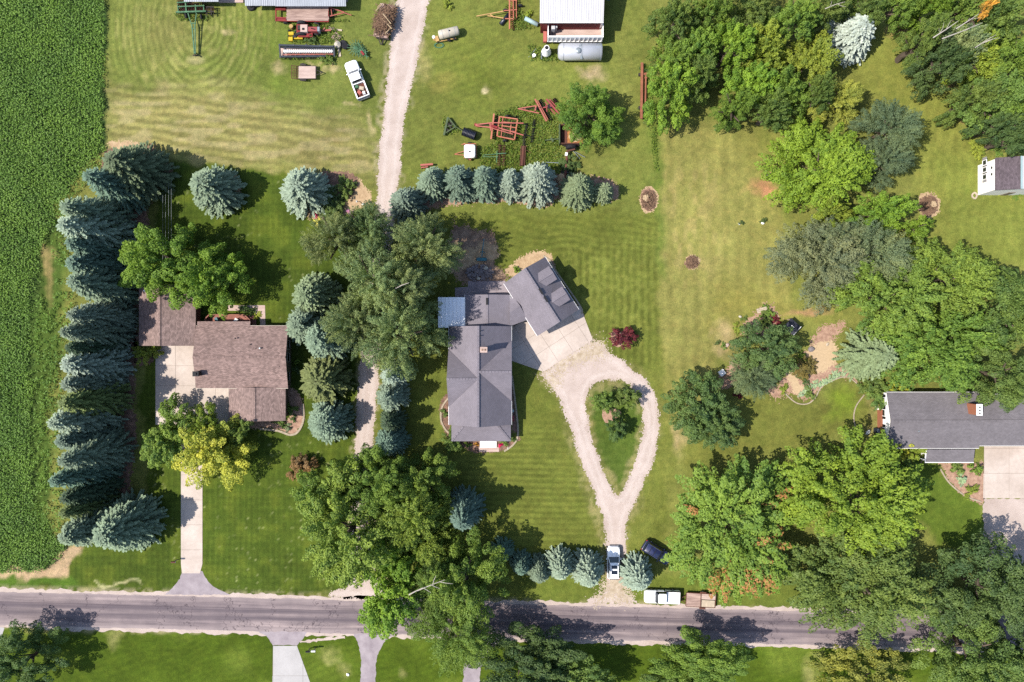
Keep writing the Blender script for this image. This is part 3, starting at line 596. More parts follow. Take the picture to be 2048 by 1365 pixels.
def spruce(seed, h, R, whorl=.62, nb=11, twig=.5, droop=.18, fat=.17):
    """spruce: whorls of branches getting shorter to the tip, each branch a flat spray of needled twigs"""
    rng = np.random.default_rng(seed); Ps = []; Ts = []; Ns = []; Ls = []; Wd = []; Tn = []
    z = .5
    while z < h - .25:
        f = 1 - z / h; L0 = R * (f ** .62) * (1.0 if z > 1.2 else .9) + .12; n = max(5, int(nb * (.55 + .45 * f))); a0 = rng.uniform(0, 6.28)
        for i in range(n):
            a = a0 + 6.283 * i / n + rng.normal(0, .2); L = L0 * rng.uniform(.80, 1.06); zz = z + rng.normal(0, .15)
            rd = np.array([math.cos(a), math.sin(a), 0]); sd_ = np.array([-math.sin(a), math.cos(a), 0]); m = max(3, int(L / .17)); bt = rng.uniform(0, 1)
            s = np.linspace(.12, 1, m); up = .16 * np.sin(s * 2.2) * L - droop * L * s * s * 2 + .12 * L * np.clip(s - .7, 0, 1) * 2
            base = rd * (s * L)[:, None] + np.array([0, 0, 1.0]) * (zz + up)[:, None]
            for sgn in (-1, 1, 0):
                t = rd * (.75 if sgn else 1) + sd_ * sgn * .72; t = np.repeat(t[None] / np.linalg.norm(t), m, 0) + rng.normal(0, .14, (m, 3)) + np.array([0, 0, -.06 if sgn else .05])
                ln = twig * (np.clip(1.15 - s * .75, .3, 1) * min(1, .35 + L / 2.2)) * rng.uniform(.75, 1.3, m) if sgn else np.full(m, .34) * rng.uniform(.8, 1.2, m)
                Ps.append(base); Ts.append(t); Ls.append(ln); Wd.append(np.full(m, fat) * rng.uniform(.8, 1.3, m) * (1 if sgn else 1.3))
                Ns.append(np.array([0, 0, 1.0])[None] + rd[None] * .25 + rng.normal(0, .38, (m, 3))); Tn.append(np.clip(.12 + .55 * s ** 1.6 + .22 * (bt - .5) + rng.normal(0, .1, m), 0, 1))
        z += whorl * rng.uniform(.85, 1.15) * (.5 + .5 * f ** .5)
    P = np.concatenate(Ps); T = np.concatenate(Ts); L = np.concatenate(Ls)[:, None]; Wd = np.concatenate(Wd)[:, None]; Nn = np.concatenate(Ns); Tn = np.concatenate(Tn)
    T /= np.linalg.norm(T, axis=1, keepdims=True); B = np.cross(Nn, T); B /= np.linalg.norm(B, axis=1, keepdims=True) + 1e-9
    V = np.stack([P, P + T * L * .55 + B * Wd / 2, P + T * L, P + T * L * .55 - B * Wd / 2], 1).reshape(-1, 3); n = len(P)
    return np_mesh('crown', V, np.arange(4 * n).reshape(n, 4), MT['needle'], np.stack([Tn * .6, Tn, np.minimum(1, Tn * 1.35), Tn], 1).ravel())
def trunk_mesh(seed, limbs=6):
    rng = random.Random(seed); mb = MB(); p = Vector((0, 0, -.1)); r = .042
    for i in range(5):
        q = Vector((rng.uniform(-.02, .02), rng.uniform(-.02, .02), .16 * (i + 1))); mb.cyl(p, q, r, r * .82, 8); p = q; r *= .82
    for i in range(limbs):
        a = 6.28 * i / limbs + rng.uniform(-.3, .3); z = rng.uniform(.34, .62); e = Vector((math.cos(a) * .20, math.sin(a) * .20, z + rng.uniform(.16, .26)))
        m1 = Vector((math.cos(a) * .08, math.sin(a) * .08, z + .09)); mb.cyl((0, 0, z), m1, .02, .015, 6); mb.cyl(m1, e, .015, .006, 6)
    me = bpy.data.meshes.new('trunk'); me.from_pydata(mb.v, [], mb.f); me.materials.append(MT['bark']); return me
TRK = [trunk_mesh(i) for i in range(3)]
def straight_trunk():
    mb = MB().cyl((0, 0, -.02), (0, 0, .5), .020, .012, 8).cyl((0, 0, .5), (0, 0, .96), .012, .003, 8)
    me = bpy.data.meshes.new('trunk'); me.from_pydata(mb.v, [], mb.f); me.materials.append(MT['bark']); return me
STR = straight_trunk()
DV = {   # variant: (mesh, radius, height of crown)
 'big0': (deciduous(11, 8, 10, 12, 190, 31200, 0.344, 1.25), 8, 10), 'big1': (deciduous(12, 8, 10, 10, 150, 31200, 0.361, 1.2, (.30, .44), (.11, .19)), 8, 10), 'big2': (deciduous(13, 8, 10, 14, 230, 32500, 0.344, 1.2, (.28, .40)), 8, 10),
 'wil0': (deciduous(14, 7, 9, 11, 300, 44200, 0.232, 1.9, (.32, .46), (.08, .14)), 7, 9), 'wil1': (deciduous(15, 7, 9, 9, 280, 44200, 0.232, 1.9, (.32, .48), (.08, .15)), 7, 9),
 'mid0': (deciduous(16, 5, 7, 9, 120, 16250, 0.292, 1.25, (.32, .46), (.12, .19)), 5, 7), 'mid1': (deciduous(17, 5, 7, 7, 95, 15600, 0.292, 1.3, (.32, .46), (.13, .21)), 5, 7), 'mid2': (deciduous(18, 5, 7, 11, 150, 16900, 0.275, 1.2, (.30, .42), (.11, .17)), 5, 7),
 'map0': (deciduous(19, 8, 10, 15, 420, 36400, 0.344, 1.8, (.26, .40), (.065, .11), .55), 8, 10), 'map1': (deciduous(20, 8, 10, 13, 380, 36400, 0.344, 1.8, (.28, .42), (.07, .12), .55), 8, 10),
 'rus0': (deciduous(28, 8, 10, 14, 420, 36400, 0.344, 1.8, (.26, .40), (.065, .11), .55, 'leaf', .34), 8, 10), 'rus1': (deciduous(29, 8, 10, 13, 400, 36400, 0.344, 1.8, (.26, .40), (.065, .11), .55, 'leaf', .16), 8, 10),
 'ope0': (deciduous(21, 6, 9, 8, 90, 14300, 0.327, 1.5, (.26, .40), (.12, .2)), 6, 9), 'ope1': (deciduous(27, 6, 9, 9, 110, 15600, 0.327, 1.4, (.26, .40), (.12, .19)), 6, 9),
 'rnd0': (deciduous(41, 2, 2.4, 6, 80, 5200, .19, 1.1, (.44, .56), (.15, .21)), 2, 2.4), 'rnd1': (deciduous(42, 2, 2.4, 7, 90, 5200, .19, 1.15, (.40, .54), (.14, .2)), 2, 2.4),
 'sma0': (deciduous(22, 2, 2.6, 7, 60, 4680, 0.189, 1.3, (.34, .5), (.15, .24)), 2, 2.6), 'sma1': (deciduous(23, 2, 2.6, 6, 50, 4160, 0.189, 1.6, (.32, .46), (.13, .22)), 2, 2.6),
 'shr0': (deciduous(24, .8, .9, 5, 26, 900, .14, 1.2, (.36, .5), (.2, .3)), .8, .9), 'shr1': (deciduous(25, .8, .9, 4, 20, 700, .16, 1.3, (.36, .5), (.2, .3)), .8, .9),
}
SV = {'tall0': (spruce(31, 15, 3.3, .46, 14, .46, .22, .19), 3.3, 15), 'tall1': (spruce(32, 15, 3.3, .50, 13, .5, .2, .17), 3.3, 15), 'tall2': (spruce(33, 15, 3.3, .44, 15, .42, .26, .2), 3.3, 15),
 'mid0': (spruce(34, 8, 3.2, .36, 17, .46, .2, .2), 3.2, 8), 'mid1': (spruce(35, 8, 3.2, .42, 15, .52, .14, .18), 3.2, 8), 'mid2': (spruce(37, 8, 3.2, .34, 19, .42, .22, .22), 3.2, 8),
 'low0': (spruce(36, 4.5, 1.8, .28, 15, .36, .16, .16), 1.8, 4.5)}
GC = {'blue': (126, 140, 114), 'pale': (152, 164, 142), 'silver': (180, 188, 172), 'deepblue': (106, 128, 108), 'greygreen': (118, 134, 112), 'olive': (112, 122, 70), 'dkgreen': (78, 96, 66), 'sage': (128, 140, 100), 'lark': (146, 148, 74),
 'bright': (110, 142, 54), 'lime': (120, 148, 54), 'green': (106, 134, 60), 'mid': (100, 124, 64), 'dark': (82, 106, 62), 'grey': (122, 140, 98), 'gold': (172, 176, 76), 'goldgreen': (128, 146, 60), 'maple': (112, 138, 62), 'rusty': (168, 140, 70), 'purple': (104, 44, 56), 'brown': (134, 112, 80), 'bronze': (118, 110, 66), 'orange': (214, 170, 84), 'yellow': (134, 142, 68), 'yellowgreen': (150, 160, 60), 'hosta': (150, 176, 150)}
KD, KS = 1.85, 1.36
def gcol(c, k, rnd):
    a = C(*GC[c]) if isinstance(c, str) else C(*c); j = rnd.uniform(.92, 1.08)
    return tuple(min(.9, x * k * j * rnd.uniform(.96, 1.04)) for x in a) + (1,)
RT = random.Random(5)
def tree(px, py, rx, ry, h, col, label, var, name='tree', cat='tree', group=None, rot=None, low=.22):
    """broadleaf tree whose crown centre shows at (px,py) with radii rx, ry photo pixels; h = height in metres"""
    me, R, zt = DV[var]; z0 = h * low; hc = z0 + (h - z0) * .5; f = (H - hc) / H; b = W(px, py, hc)
    t = thing(name, label, cat, (b.x, b.y, 0), 0, group)
    c = link('crown', me, t); a = math.radians(rot) if rot is not None else 0.0 if var.startswith('rus') else RT.uniform(0, 6.28)
    k = 1.0 / .96; s = (rx + ry) / 2 / S * f / R * k
    c.location = (0, 0, z0); c.rotation_euler = (0, 0, a); c.scale = (s, s, (h - z0) / zt); c.color = gcol(col, KD, RT)
    e = (rx - ry) / (rx + ry)
    if abs(e) > .03: t.scale = (1 + e, 1 - e, 1)
    k = link('trunk', RT.choice(TRK), t); k.scale = (h * .95, h * .95, h * .86); return t
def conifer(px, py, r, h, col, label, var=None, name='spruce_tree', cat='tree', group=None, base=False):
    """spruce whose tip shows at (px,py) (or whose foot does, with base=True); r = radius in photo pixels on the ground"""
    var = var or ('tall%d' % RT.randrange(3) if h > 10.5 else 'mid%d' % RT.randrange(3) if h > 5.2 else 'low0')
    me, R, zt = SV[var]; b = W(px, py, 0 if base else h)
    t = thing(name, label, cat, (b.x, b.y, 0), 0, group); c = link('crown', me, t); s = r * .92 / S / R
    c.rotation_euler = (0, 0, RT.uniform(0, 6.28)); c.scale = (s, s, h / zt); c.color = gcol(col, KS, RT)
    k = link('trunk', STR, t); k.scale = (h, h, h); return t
def shrub(px, py, r, col, label, h=None, var=None, name='shrub', cat='shrub', group=None):
    var = var or ('shr%d' % RT.randrange(2) if r < 18 else ('rnd0', 'rnd1', 'sma0')[RT.randrange(3)]); me, R, zt = DV[var]; h = h or r / S * 1.1; b = W(px, py, h * .5)
    t = thing(name, label, cat, (b.x, b.y, 0), 0, group); c = link('foliage', me, t); s = r / S / R; c.scale = (s, s, h / zt * .94); c.location = (0, 0, .05 * h); c.rotation_euler = (0, 0, RT.uniform(0, 6.28)); c.color = gcol(col, KD, RT)
    k = link('stem', TRK[0], t); k.scale = (h, h, h * .7); return t
# --- the shelter belt of spruces along the crop field, road end upwards
G = 'spruces in the belt beside the crop field'
ORD = ['first', 'second', 'third', 'fourth', 'fifth', 'sixth', 'seventh', 'eighth', 'ninth', 'tenth', 'eleventh', 'twelfth', 'thirteenth', 'fourteenth', 'fifteenth', 'sixteenth', 'seventeenth', 'eighteenth', 'nineteenth']
belt = [(122, 1078, 50, 13, 'blue', 'broad blue-green'), (126, 1030, 40, 14, 'olive', 'dark olive'), (128, 1000, 38, 14, 'dkgreen', 'dark green'), (104, 966, 44, 15.5, 'deepblue', 'deep blue'), (114, 925, 46, 15.5, 'blue', 'blue-green'), (118, 885, 44, 15, 'greygreen', 'grey-green'), (106, 848, 52, 16.5, 'pale', 'tall pale blue'),
 (116, 808, 50, 15.5, 'olive', 'olive green'), (130, 770, 42, 14, 'blue', 'small blue'), (125, 730, 52, 15.5, 'pale', 'silvery blue'), (130, 696, 42, 14, 'dkgreen', 'dark green'), (127, 664, 48, 15.5, 'blue', 'blue-green'), (134, 630, 48, 15, 'blue', 'bright blue'), (134, 562, 52, 15, 'blue', 'blue-green'), (132, 525, 50, 15.5, 'deepblue', 'deep blue'),
 (136, 485, 50, 15.5, 'deepblue', 'dark blue'), (124, 447, 52, 16, 'pale', 'pale tipped blue'), (128, 412, 52, 15.5, 'blue', 'blue')]
for i, (x, y, r, h, c, d) in enumerate(belt):
    conifer(x + RT.uniform(-7, 7), y, r * RT.uniform(.86, 1.14), h * RT.uniform(.74, .9), c, '%s spruce, %s from the road in the belt along the crop field' % (d, ORD[i]), group=G)
conifer(196, 1078, 66, 11, 'blue', 'broad blue-green spruce at the road end of the belt, standing on the lawn side', 'tall2', group=G)
conifer(172, 350, 50, 12, 'deepblue', 'dark blue spruce squeezed behind the big green spruce at the top end of the belt', group=G)
conifer(218, 318, 68, 11, (98, 112, 78), 'wide grey-green spruce on straw mulch at the top end of the belt', 'tall1', group=G)
# --- spruces on the lawns
conifer(396, 362, 60, 8.5, 'blue', 'round blue spruce standing alone on the lawn beside the clothesline', 'mid0')
conifer(588, 368, 60, 8, 'pale', 'pale blue spruce beside the bare straw bed near the lane', 'mid1')
conifer(804, 396, 44, 7.5, 'greygreen', 'dense grey-green spruce at the right edge of the gravel lane', 'mid2')
G = 'blue spruces screening the farm machines'
for x, y, r, h, c, l in ((858, 350, 40, 8, 'blue', 'blue-green spruce, leftmost of the row in front of the farm machines'), (912, 346, 44, 9.5, 'greygreen', 'grey-green spruce in front of the white liquid tank'), (966, 346, 42, 9.5, 'greygreen', 'grey-green spruce below the rusty disc gangs'),
 (1020, 352, 38, 8, 'pale', 'narrow pale spruce left of the largest silvery spruce in the machine row'), (1076, 346, 52, 9.5, 'pale', 'largest silvery spruce of the row in front of the farm machines'), (1162, 366, 44, 7.5, 'sage', 'sage green spruce below the rusty auger'), (1212, 376, 24, 5, 'sage', 'smallest spruce at the right end of the machine row')):
    conifer(x, y, r, h, c, l, group=G)
G = 'conifers between the left house and the lane'
conifer(606, 588, 56, 9, 'sage', 'yellowish green spruce, topmost of those right of the left house', 'mid2', group=G)
conifer(590, 648, 52, 9, 'blue', 'blue spruce touching the upper right corner of the left house', 'mid1', group=G)
conifer(628, 676, 56, 10, 'blue', 'rich blue spruce beside the right wall of the left house', 'mid0', group=G)
conifer(630, 764, 62, 8, 'olive', 'olive yellow spruce beside the right wall of the left house', 'mid1', group=G)
conifer(640, 850, 54, 7.5, 'blue', 'pale blue spruce beside the curved brick-red bed', 'mid0', group=G)
G = 'blue spruces in a column right of the lane'
for x, y, r, h, c, l in ((776, 752, 36, 9, 'pale', 'pale blue spruce, topmost in the column right of the lane'), (770, 800, 40, 9, 'blue', 'blue spruce, second from the top in the column right of the lane'), (772, 848, 32, 8, 'dkgreen', 'dark green spruce in the blue column right of the lane'), (770, 892, 40, 8, 'deepblue', 'deep blue spruce, lowest in the column right of the lane')):
    conifer(x, y, r, h, c, l, group=G)
conifer(921, 1050, 44, 12, 'deepblue', 'deep blue spruce half covered by the big trees over the lane')
G = 'blue spruces along the road by the gravel drive'
for x, y, r, h, c, l in ((1004, 1118, 28, 6, 'deepblue', 'deep blue spruce shaded by the big roadside trees'), (1043, 1145, 27, 6, 'deepblue', 'small deep blue spruce second in the roadside row'), (1080, 1158, 32, 6, 'blue', 'narrow blue spruce third in the roadside row'), (1124, 1150, 37, 7, 'pale', 'blue-grey spruce fourth in the roadside row'), (1182, 1164, 42, 8, 'pale', 'large pale spruce left of the white car'), (1284, 1170, 42, 7, 'pale', 'pale silvery spruce right of the white car')):
    conifer(x, y, r, h, c, l, group=G)
conifer(1686, 88, 58, 7.5, 'silver', 'silvery white spruce at the edge of the top right wood', 'mid2', base=True)
tree(1778, 258, 56, 52, 9, (96, 114, 88), 'dark grey-green pine leaning over the open lawn at right', 'wil1', 'pine_tree')
tree(1764, 322, 54, 46, 8, (96, 114, 88), 'lower dark grey-green pine beside the lime green maple', 'wil0', 'pine_tree')
conifer(1782, 712, 62, 9, 'sage', 'sage green spruce with long horizontal sprays above the right house', 'mid1')
tree(1508, 754, 44, 42, 5.5, (104, 120, 90), 'low grey-green conifer at the left side of the garden', 'wil1', 'conifer_tree')
tree(1676, 202, 48, 42, 7, (150, 156, 74), 'yellow-green larch at the edge of the open lawn', 'wil0', 'larch_tree')
G = 'dark pines above the garden'
tree(1640, 525, 84, 84, 10, (114, 128, 98), 'broad dull green pine, left of the pair above the garden', 'wil0', 'pine_tree', group=G)
tree(1732, 512, 84, 66, 10, (114, 128, 98), 'dull green pine, right of the pair above the garden', 'wil1', 'pine_tree', group=G)
tree(1690, 472, 64, 38, 8, (114, 128, 98), 'small dull green pine behind the pair above the garden', 'wil0', 'pine_tree', group=G)
# --- broadleaf trees of the left house
tree(340, 523, 90, 78, 10.9, 'bright', 'big bright green maple spreading over the roof of the left garage', 'big1', rot=40)
tree(426, 558, 56, 60, 10, 'bright', 'bright green lower limbs tree between the maple and the wooden deck', 'mid1')
tree(338, 872, 56, 66, 8.5, 'green', 'green tree covering the lower end of the concrete drive', 'mid0')
tree(404, 856, 38, 42, 7.5, 'goldgreen', 'dull yellow-green tree between the green and the golden one', 'mid2')
tree(422, 908, 66, 68, 8.5, 'gold', 'golden yellow tree beside the concrete drive', 'mid1')
tree(478, 866, 30, 30, 6, 'mid', 'small dark green tree at the front of the low brown roof', 'sma0')
shrub(600, 936, 29, 'brown', 'round reddish brown bush alone on the left lawn', 2.6, 'rnd1')
shrub(290, 704, 27, 'goldgreen', 'round yellow-green shrub at the lower corner of the left garage', 2.4, 'rnd0')
# --- willows over the lane
G = 'grey-green willows over the gravel lane'
for x, y, rx, ry, h, l, v in ((668, 478, 58, 54, 15, 'grey-green willow, leftmost over the lane beside the flower bed', 'wil0'), (735, 462, 52, 50, 14, 'grey-green willow topmost over the lane', 'wil1'), (850, 490, 66, 62, 14, 'grey-green willow right of the lane beside the bare playground', 'wil0'), (742, 560, 78, 74, 17, 'grey-green willow in the middle of the clump over the lane', 'wil1'),
 (802, 588, 66, 68, 16, 'grey-green willow leaning to the white flat roof', 'wil0'), (718, 645, 66, 64, 15, 'grey-green willow lower left of the clump beside the blue spruces', 'wil0'), (800, 672, 74, 74, 16, 'grey-green willow lower right of the clump beside the grey hip roof', 'wil1')):
    tree(x, y, rx, ry, h, 'grey', l, v, 'willow_tree', group=G)
# --- big trees by the road
G = 'big broadleaf trees at the lane mouth'
for x, y, rx, ry, h, c, l, v in ((700, 1058, 112, 112, 13.4, 'maple', 'largest green maple over the lower lane, left side', 'map0'), (640, 985, 58, 50, 10.1, 'green', 'loose green tree above the largest maple at the lane', 'ope0'), (742, 965, 76, 62, 11.8, 'green', 'green tree over the lane below the blue spruce column', 'big1'), (846, 962, 58, 52, 10.9, 'green', 'green tree below the front of the middle house', 'mid1'), (838, 1052, 74, 72, 13.4, 'maple', 'yellow tinted maple right of the lower lane', 'map1'),
 (930, 1155, 78, 84, 12.6, 'green', 'dense green tree touching the roadside blue spruces', 'big0'), (775, 1190, 76, 76, 10.9, 'bright', 'bright green tree hanging over the road at the lane mouth', 'mid0'), (795, 1110, 54, 54, 10.1, 'bright', 'bright green tree between the maples at the lane mouth', 'mid2'), (905, 1270, 80, 76, 11.8, 'green', 'open green tree on the far side of the road', 'wil1'), (876, 1175, 62, 56, 10.9, 'mid', 'mid green tree over the road centre line', 'wil0')):
    tree(x, y, rx, ry, h, c, l, v, group=G)
# --- trees of the middle yard
tree(1180, 228, 60, 58, 8, (92, 124, 50), 'round green tree standing over the rusty wagon', 'big2')
tree(1210, 804, 24, 22, 3.6, 'mid', 'small green tree, left of the three on the gravel drive island', 'rnd0', group='small trees on the drive island')
tree(1252, 796, 26, 22, 3.6, 'mid', 'small green tree, upper right of the three on the drive island', 'rnd1', group='small trees on the drive island')
tree(1235, 853, 24, 26, 3.8, 'dark', 'round dark green tree, lowest of the three on the drive island', 'rnd1', group='small trees on the drive island')
tree(1248, 677, 25, 22, 3, 'purple', 'small purple-red maple on the lawn beside the garage', 'rnd0')
sheet('planting_bed', [(1222, 668), (1240, 662), (1244, 690), (1228, 692)], .006, mt('mulch_red'), 2, True, seed=90)
sheet('planting_bed', [(1205, 825), (1215, 815), (1240, 822), (1235, 835), (1212, 845)], .006, mt('mulch_red'), 2, True, seed=91)
tree(1400, 815, 58, 62, 8, 'dark', 'dark green oak beside the garden, larger left lobe', 'mid2')
tree(1436, 852, 52, 50, 7, 'dark', 'dark green oak beside the garden, lower right of the pair', 'mid0')
tree(1541, 700, 62, 56, 7, 'dark', 'round dark green tree in the middle of the garden', 'mid2')
tree(1640, 335, 96, 88, 10.1, 'lime', 'lime green maple beside the dark conifers on the right lawn', 'map1')
for x, y, rx, ry, h, c, l, v in ((1662, 420, 44, 34, 9, 'goldgreen', 'yellow-green tree below the lime maple', 'mid1'), (1762, 424, 62, 42, 9.5, 'bright', 'leafy green tree behind the dull green pines', 'mid2'), (1836, 452, 34, 28, 6, 'bright', 'low bright green tree right of the leafy one behind the pines', 'sma0')):
    tree(x, y, rx, ry, h, c, l, v)
G = 'tall maples above the right house'
for x, y, rx, ry, h, c, l, v in ((1780, 590, 96, 78, 12.6, 'maple', 'big maple above the sage spruce, left of the right hand clump', 'map0'), (1900, 560, 84, 72, 12.6, 'maple', 'big maple topmost of the right hand clump', 'map1'), (1890, 690, 108, 82, 12.6, 'green', 'big maple right above the roof of the right house', 'map0'), (2020, 620, 80, 84, 12.6, 'mid', 'dark maple cut by the right edge above the house', 'big2'), (2010, 750, 84, 62, 10.9, 'mid', 'dark tree overhanging the right end of the house roof', 'big0')):
    tree(x, y, rx, ry, h, c, l, v, group=G)
G = 'roadside maples at lower right'
for x, y, rx, ry, h, c, l, v in ((1465, 1052, 128, 136, 10.1, 'maple', 'big maple with rusty orange tinted leaves near the dark car', 'rus0'), (1712, 1000, 138, 116, 11.8, 'lime', 'big bright lime maple left of the right house lawn', 'map0'), (1735, 1180, 130, 106, 11.8, 'mid', 'big mid green maple hanging over the road', 'map1'), (1965, 1175, 96, 92, 11.8, 'dark', 'big dark green tree in the lower right corner, upper one', 'big2'), (1955, 1310, 92, 90, 11.8, 'mid', 'big dark green tree over the right end of the road', 'big0'), (2050, 1240, 60, 110, 10.9, 'dark', 'dark tree cut by the right edge beside the road', 'big1')):
    tree(x, y, rx, ry, h, c, l, v, group=G)
G = 'trees on the far side of the road'
for x, y, rx, ry, h, c, l, v in ((42, 1326, 74, 62, 9, 'dark', 'dark green tree in the lower left corner', 'big0'), (1045, 1335, 108, 66, 10, 'dark', 'dark green tree across the road, beside the narrow drive', 'big1'), (1155, 1362, 80, 50, 8, 'mid', 'mid green tree cut by the lower edge in the middle', 'mid0'), (1412, 1332, 92, 56, 9, 'green', 'glossy green tree across the road from the rusty maple', 'big1'), (1732, 1362, 90, 58, 8, 'yellow', 'yellow-green tree across the road at lower right', 'mid2'), (1350, 1375, 60, 30, 6, 'mid', 'low green tree left of the glossy one across the road', 'mid2')):
    tree(x, y, rx, ry, h, c, l, v, group=G)
# --- the woods at top right
G = 'broadleaf trees of the wood left of the open lawn'
wood = [(1352, 40, 46, 44, 'mid', 'mid green tree at the top left corner of the wood'), (1345, 112, 40, 44, 'green', 'green tree at the left edge of the wood beside the red pipes'), (1340, 180, 50, 66, 'bright', 'bright round tree at the left foot of the wood'), (1400, 90, 46, 50, 'green', 'second tree in from the left edge of the wood'), (1400, 155, 36, 40, 'mid', 'dark tree right of the bright round one at the wood foot'), (1425, 22, 48, 44, 'green', 'green tree at the top edge of the wood, second from left'), (1462, 92, 46, 48, 'bright', 'bright tree inside the wood above the notch of lawn'), (1508, 30, 50, 46, 'mid', 'mid green tree at the top edge of the wood, third from left'), (1530, 105, 54, 52, 'goldgreen', 'yellowish tree in the heart of the wood'), (1500, 175, 50, 48, 'bright', 'bright tree at the wood foot right of the lawn notch'), (1575, 180, 48, 50, 'green', 'green tree at the wood foot left of the larch'), (1545, 222, 46, 32, 'mid', 'low dark tree at the lowest point of the wood foot'), (1590, 40, 50, 48, 'green', 'green tree at the top edge of the wood, fourth from left'), (1618, 122, 50, 54, 'goldgreen', 'yellow-green tree left of the silver spruce'), (1640, 186, 30, 30, 'mid', 'small dark tree tucked beside the larch'), (1655, 30, 44, 40, 'mid', 'mid green tree behind the silver spruce'), (1470, 215, 34, 30, 'green', 'low tree at the wood foot above the small round bush')]
for i, (x, y, rx, ry, c, l) in enumerate(wood): tree(x, y, rx, ry, RT.uniform(9, 12), c, l, ('mid0', 'mid1', 'mid2')[i % 3], group=G)
G = 'broadleaf trees of the wood right of the open lawn'
wood = [(1735, 18, 44, 36, 'mid', 'dark tree at the top edge between the two woods'), (1790, 14, 40, 34, 'green', 'green tree at the top edge above the strip of lawn'), (1856, 14, 46, 36, 'bright', 'bright tree at the top edge of the right wood'), (1920, 22, 48, 44, 'green', 'green tree behind the bare birch limbs'), (2000, 40, 54, 48, 'mid', 'mid green tree in the top right corner'), (1850, 82, 30, 40, 'mid', 'dull tree at the tip of the right wood facing the lawn'), (1884, 130, 46, 44, 'dark', 'dark tree at the left edge of the right wood'), (1910, 96, 46, 44, 'grey', 'grey-green tree beneath the bare birch limbs'), (1960, 120, 52, 50, 'goldgreen', 'yellow-green tree inside the right wood'), (2030, 120, 50, 54, 'green', 'green tree at the right edge near the top right corner'), (1946, 202, 44, 38, 'mid', 'dark tree jutting out at the middle of the right wood'), (1985, 200, 54, 52, 'mid', 'mid green tree in the heart of the right wood'), (2035, 210, 46, 54, 'green', 'green tree at the right edge above the white shed'), (2000, 250, 40, 30, 'dark', 'dark tree at the foot of the right wood above the bench'), (2030, 275, 40, 34, 'dark', 'dark tree just above the white shed')]
for i, (x, y, rx, ry, c, l) in enumerate(wood): tree(x, y, rx, ry, RT.uniform(9, 12), c, l, ('mid2', 'mid0', 'mid1')[i % 3], group=G)
tree(1980, 12, 11, 13, 12, 'orange', 'small orange yellow leaved tree near the top right corner', 'sma1', low=.6)
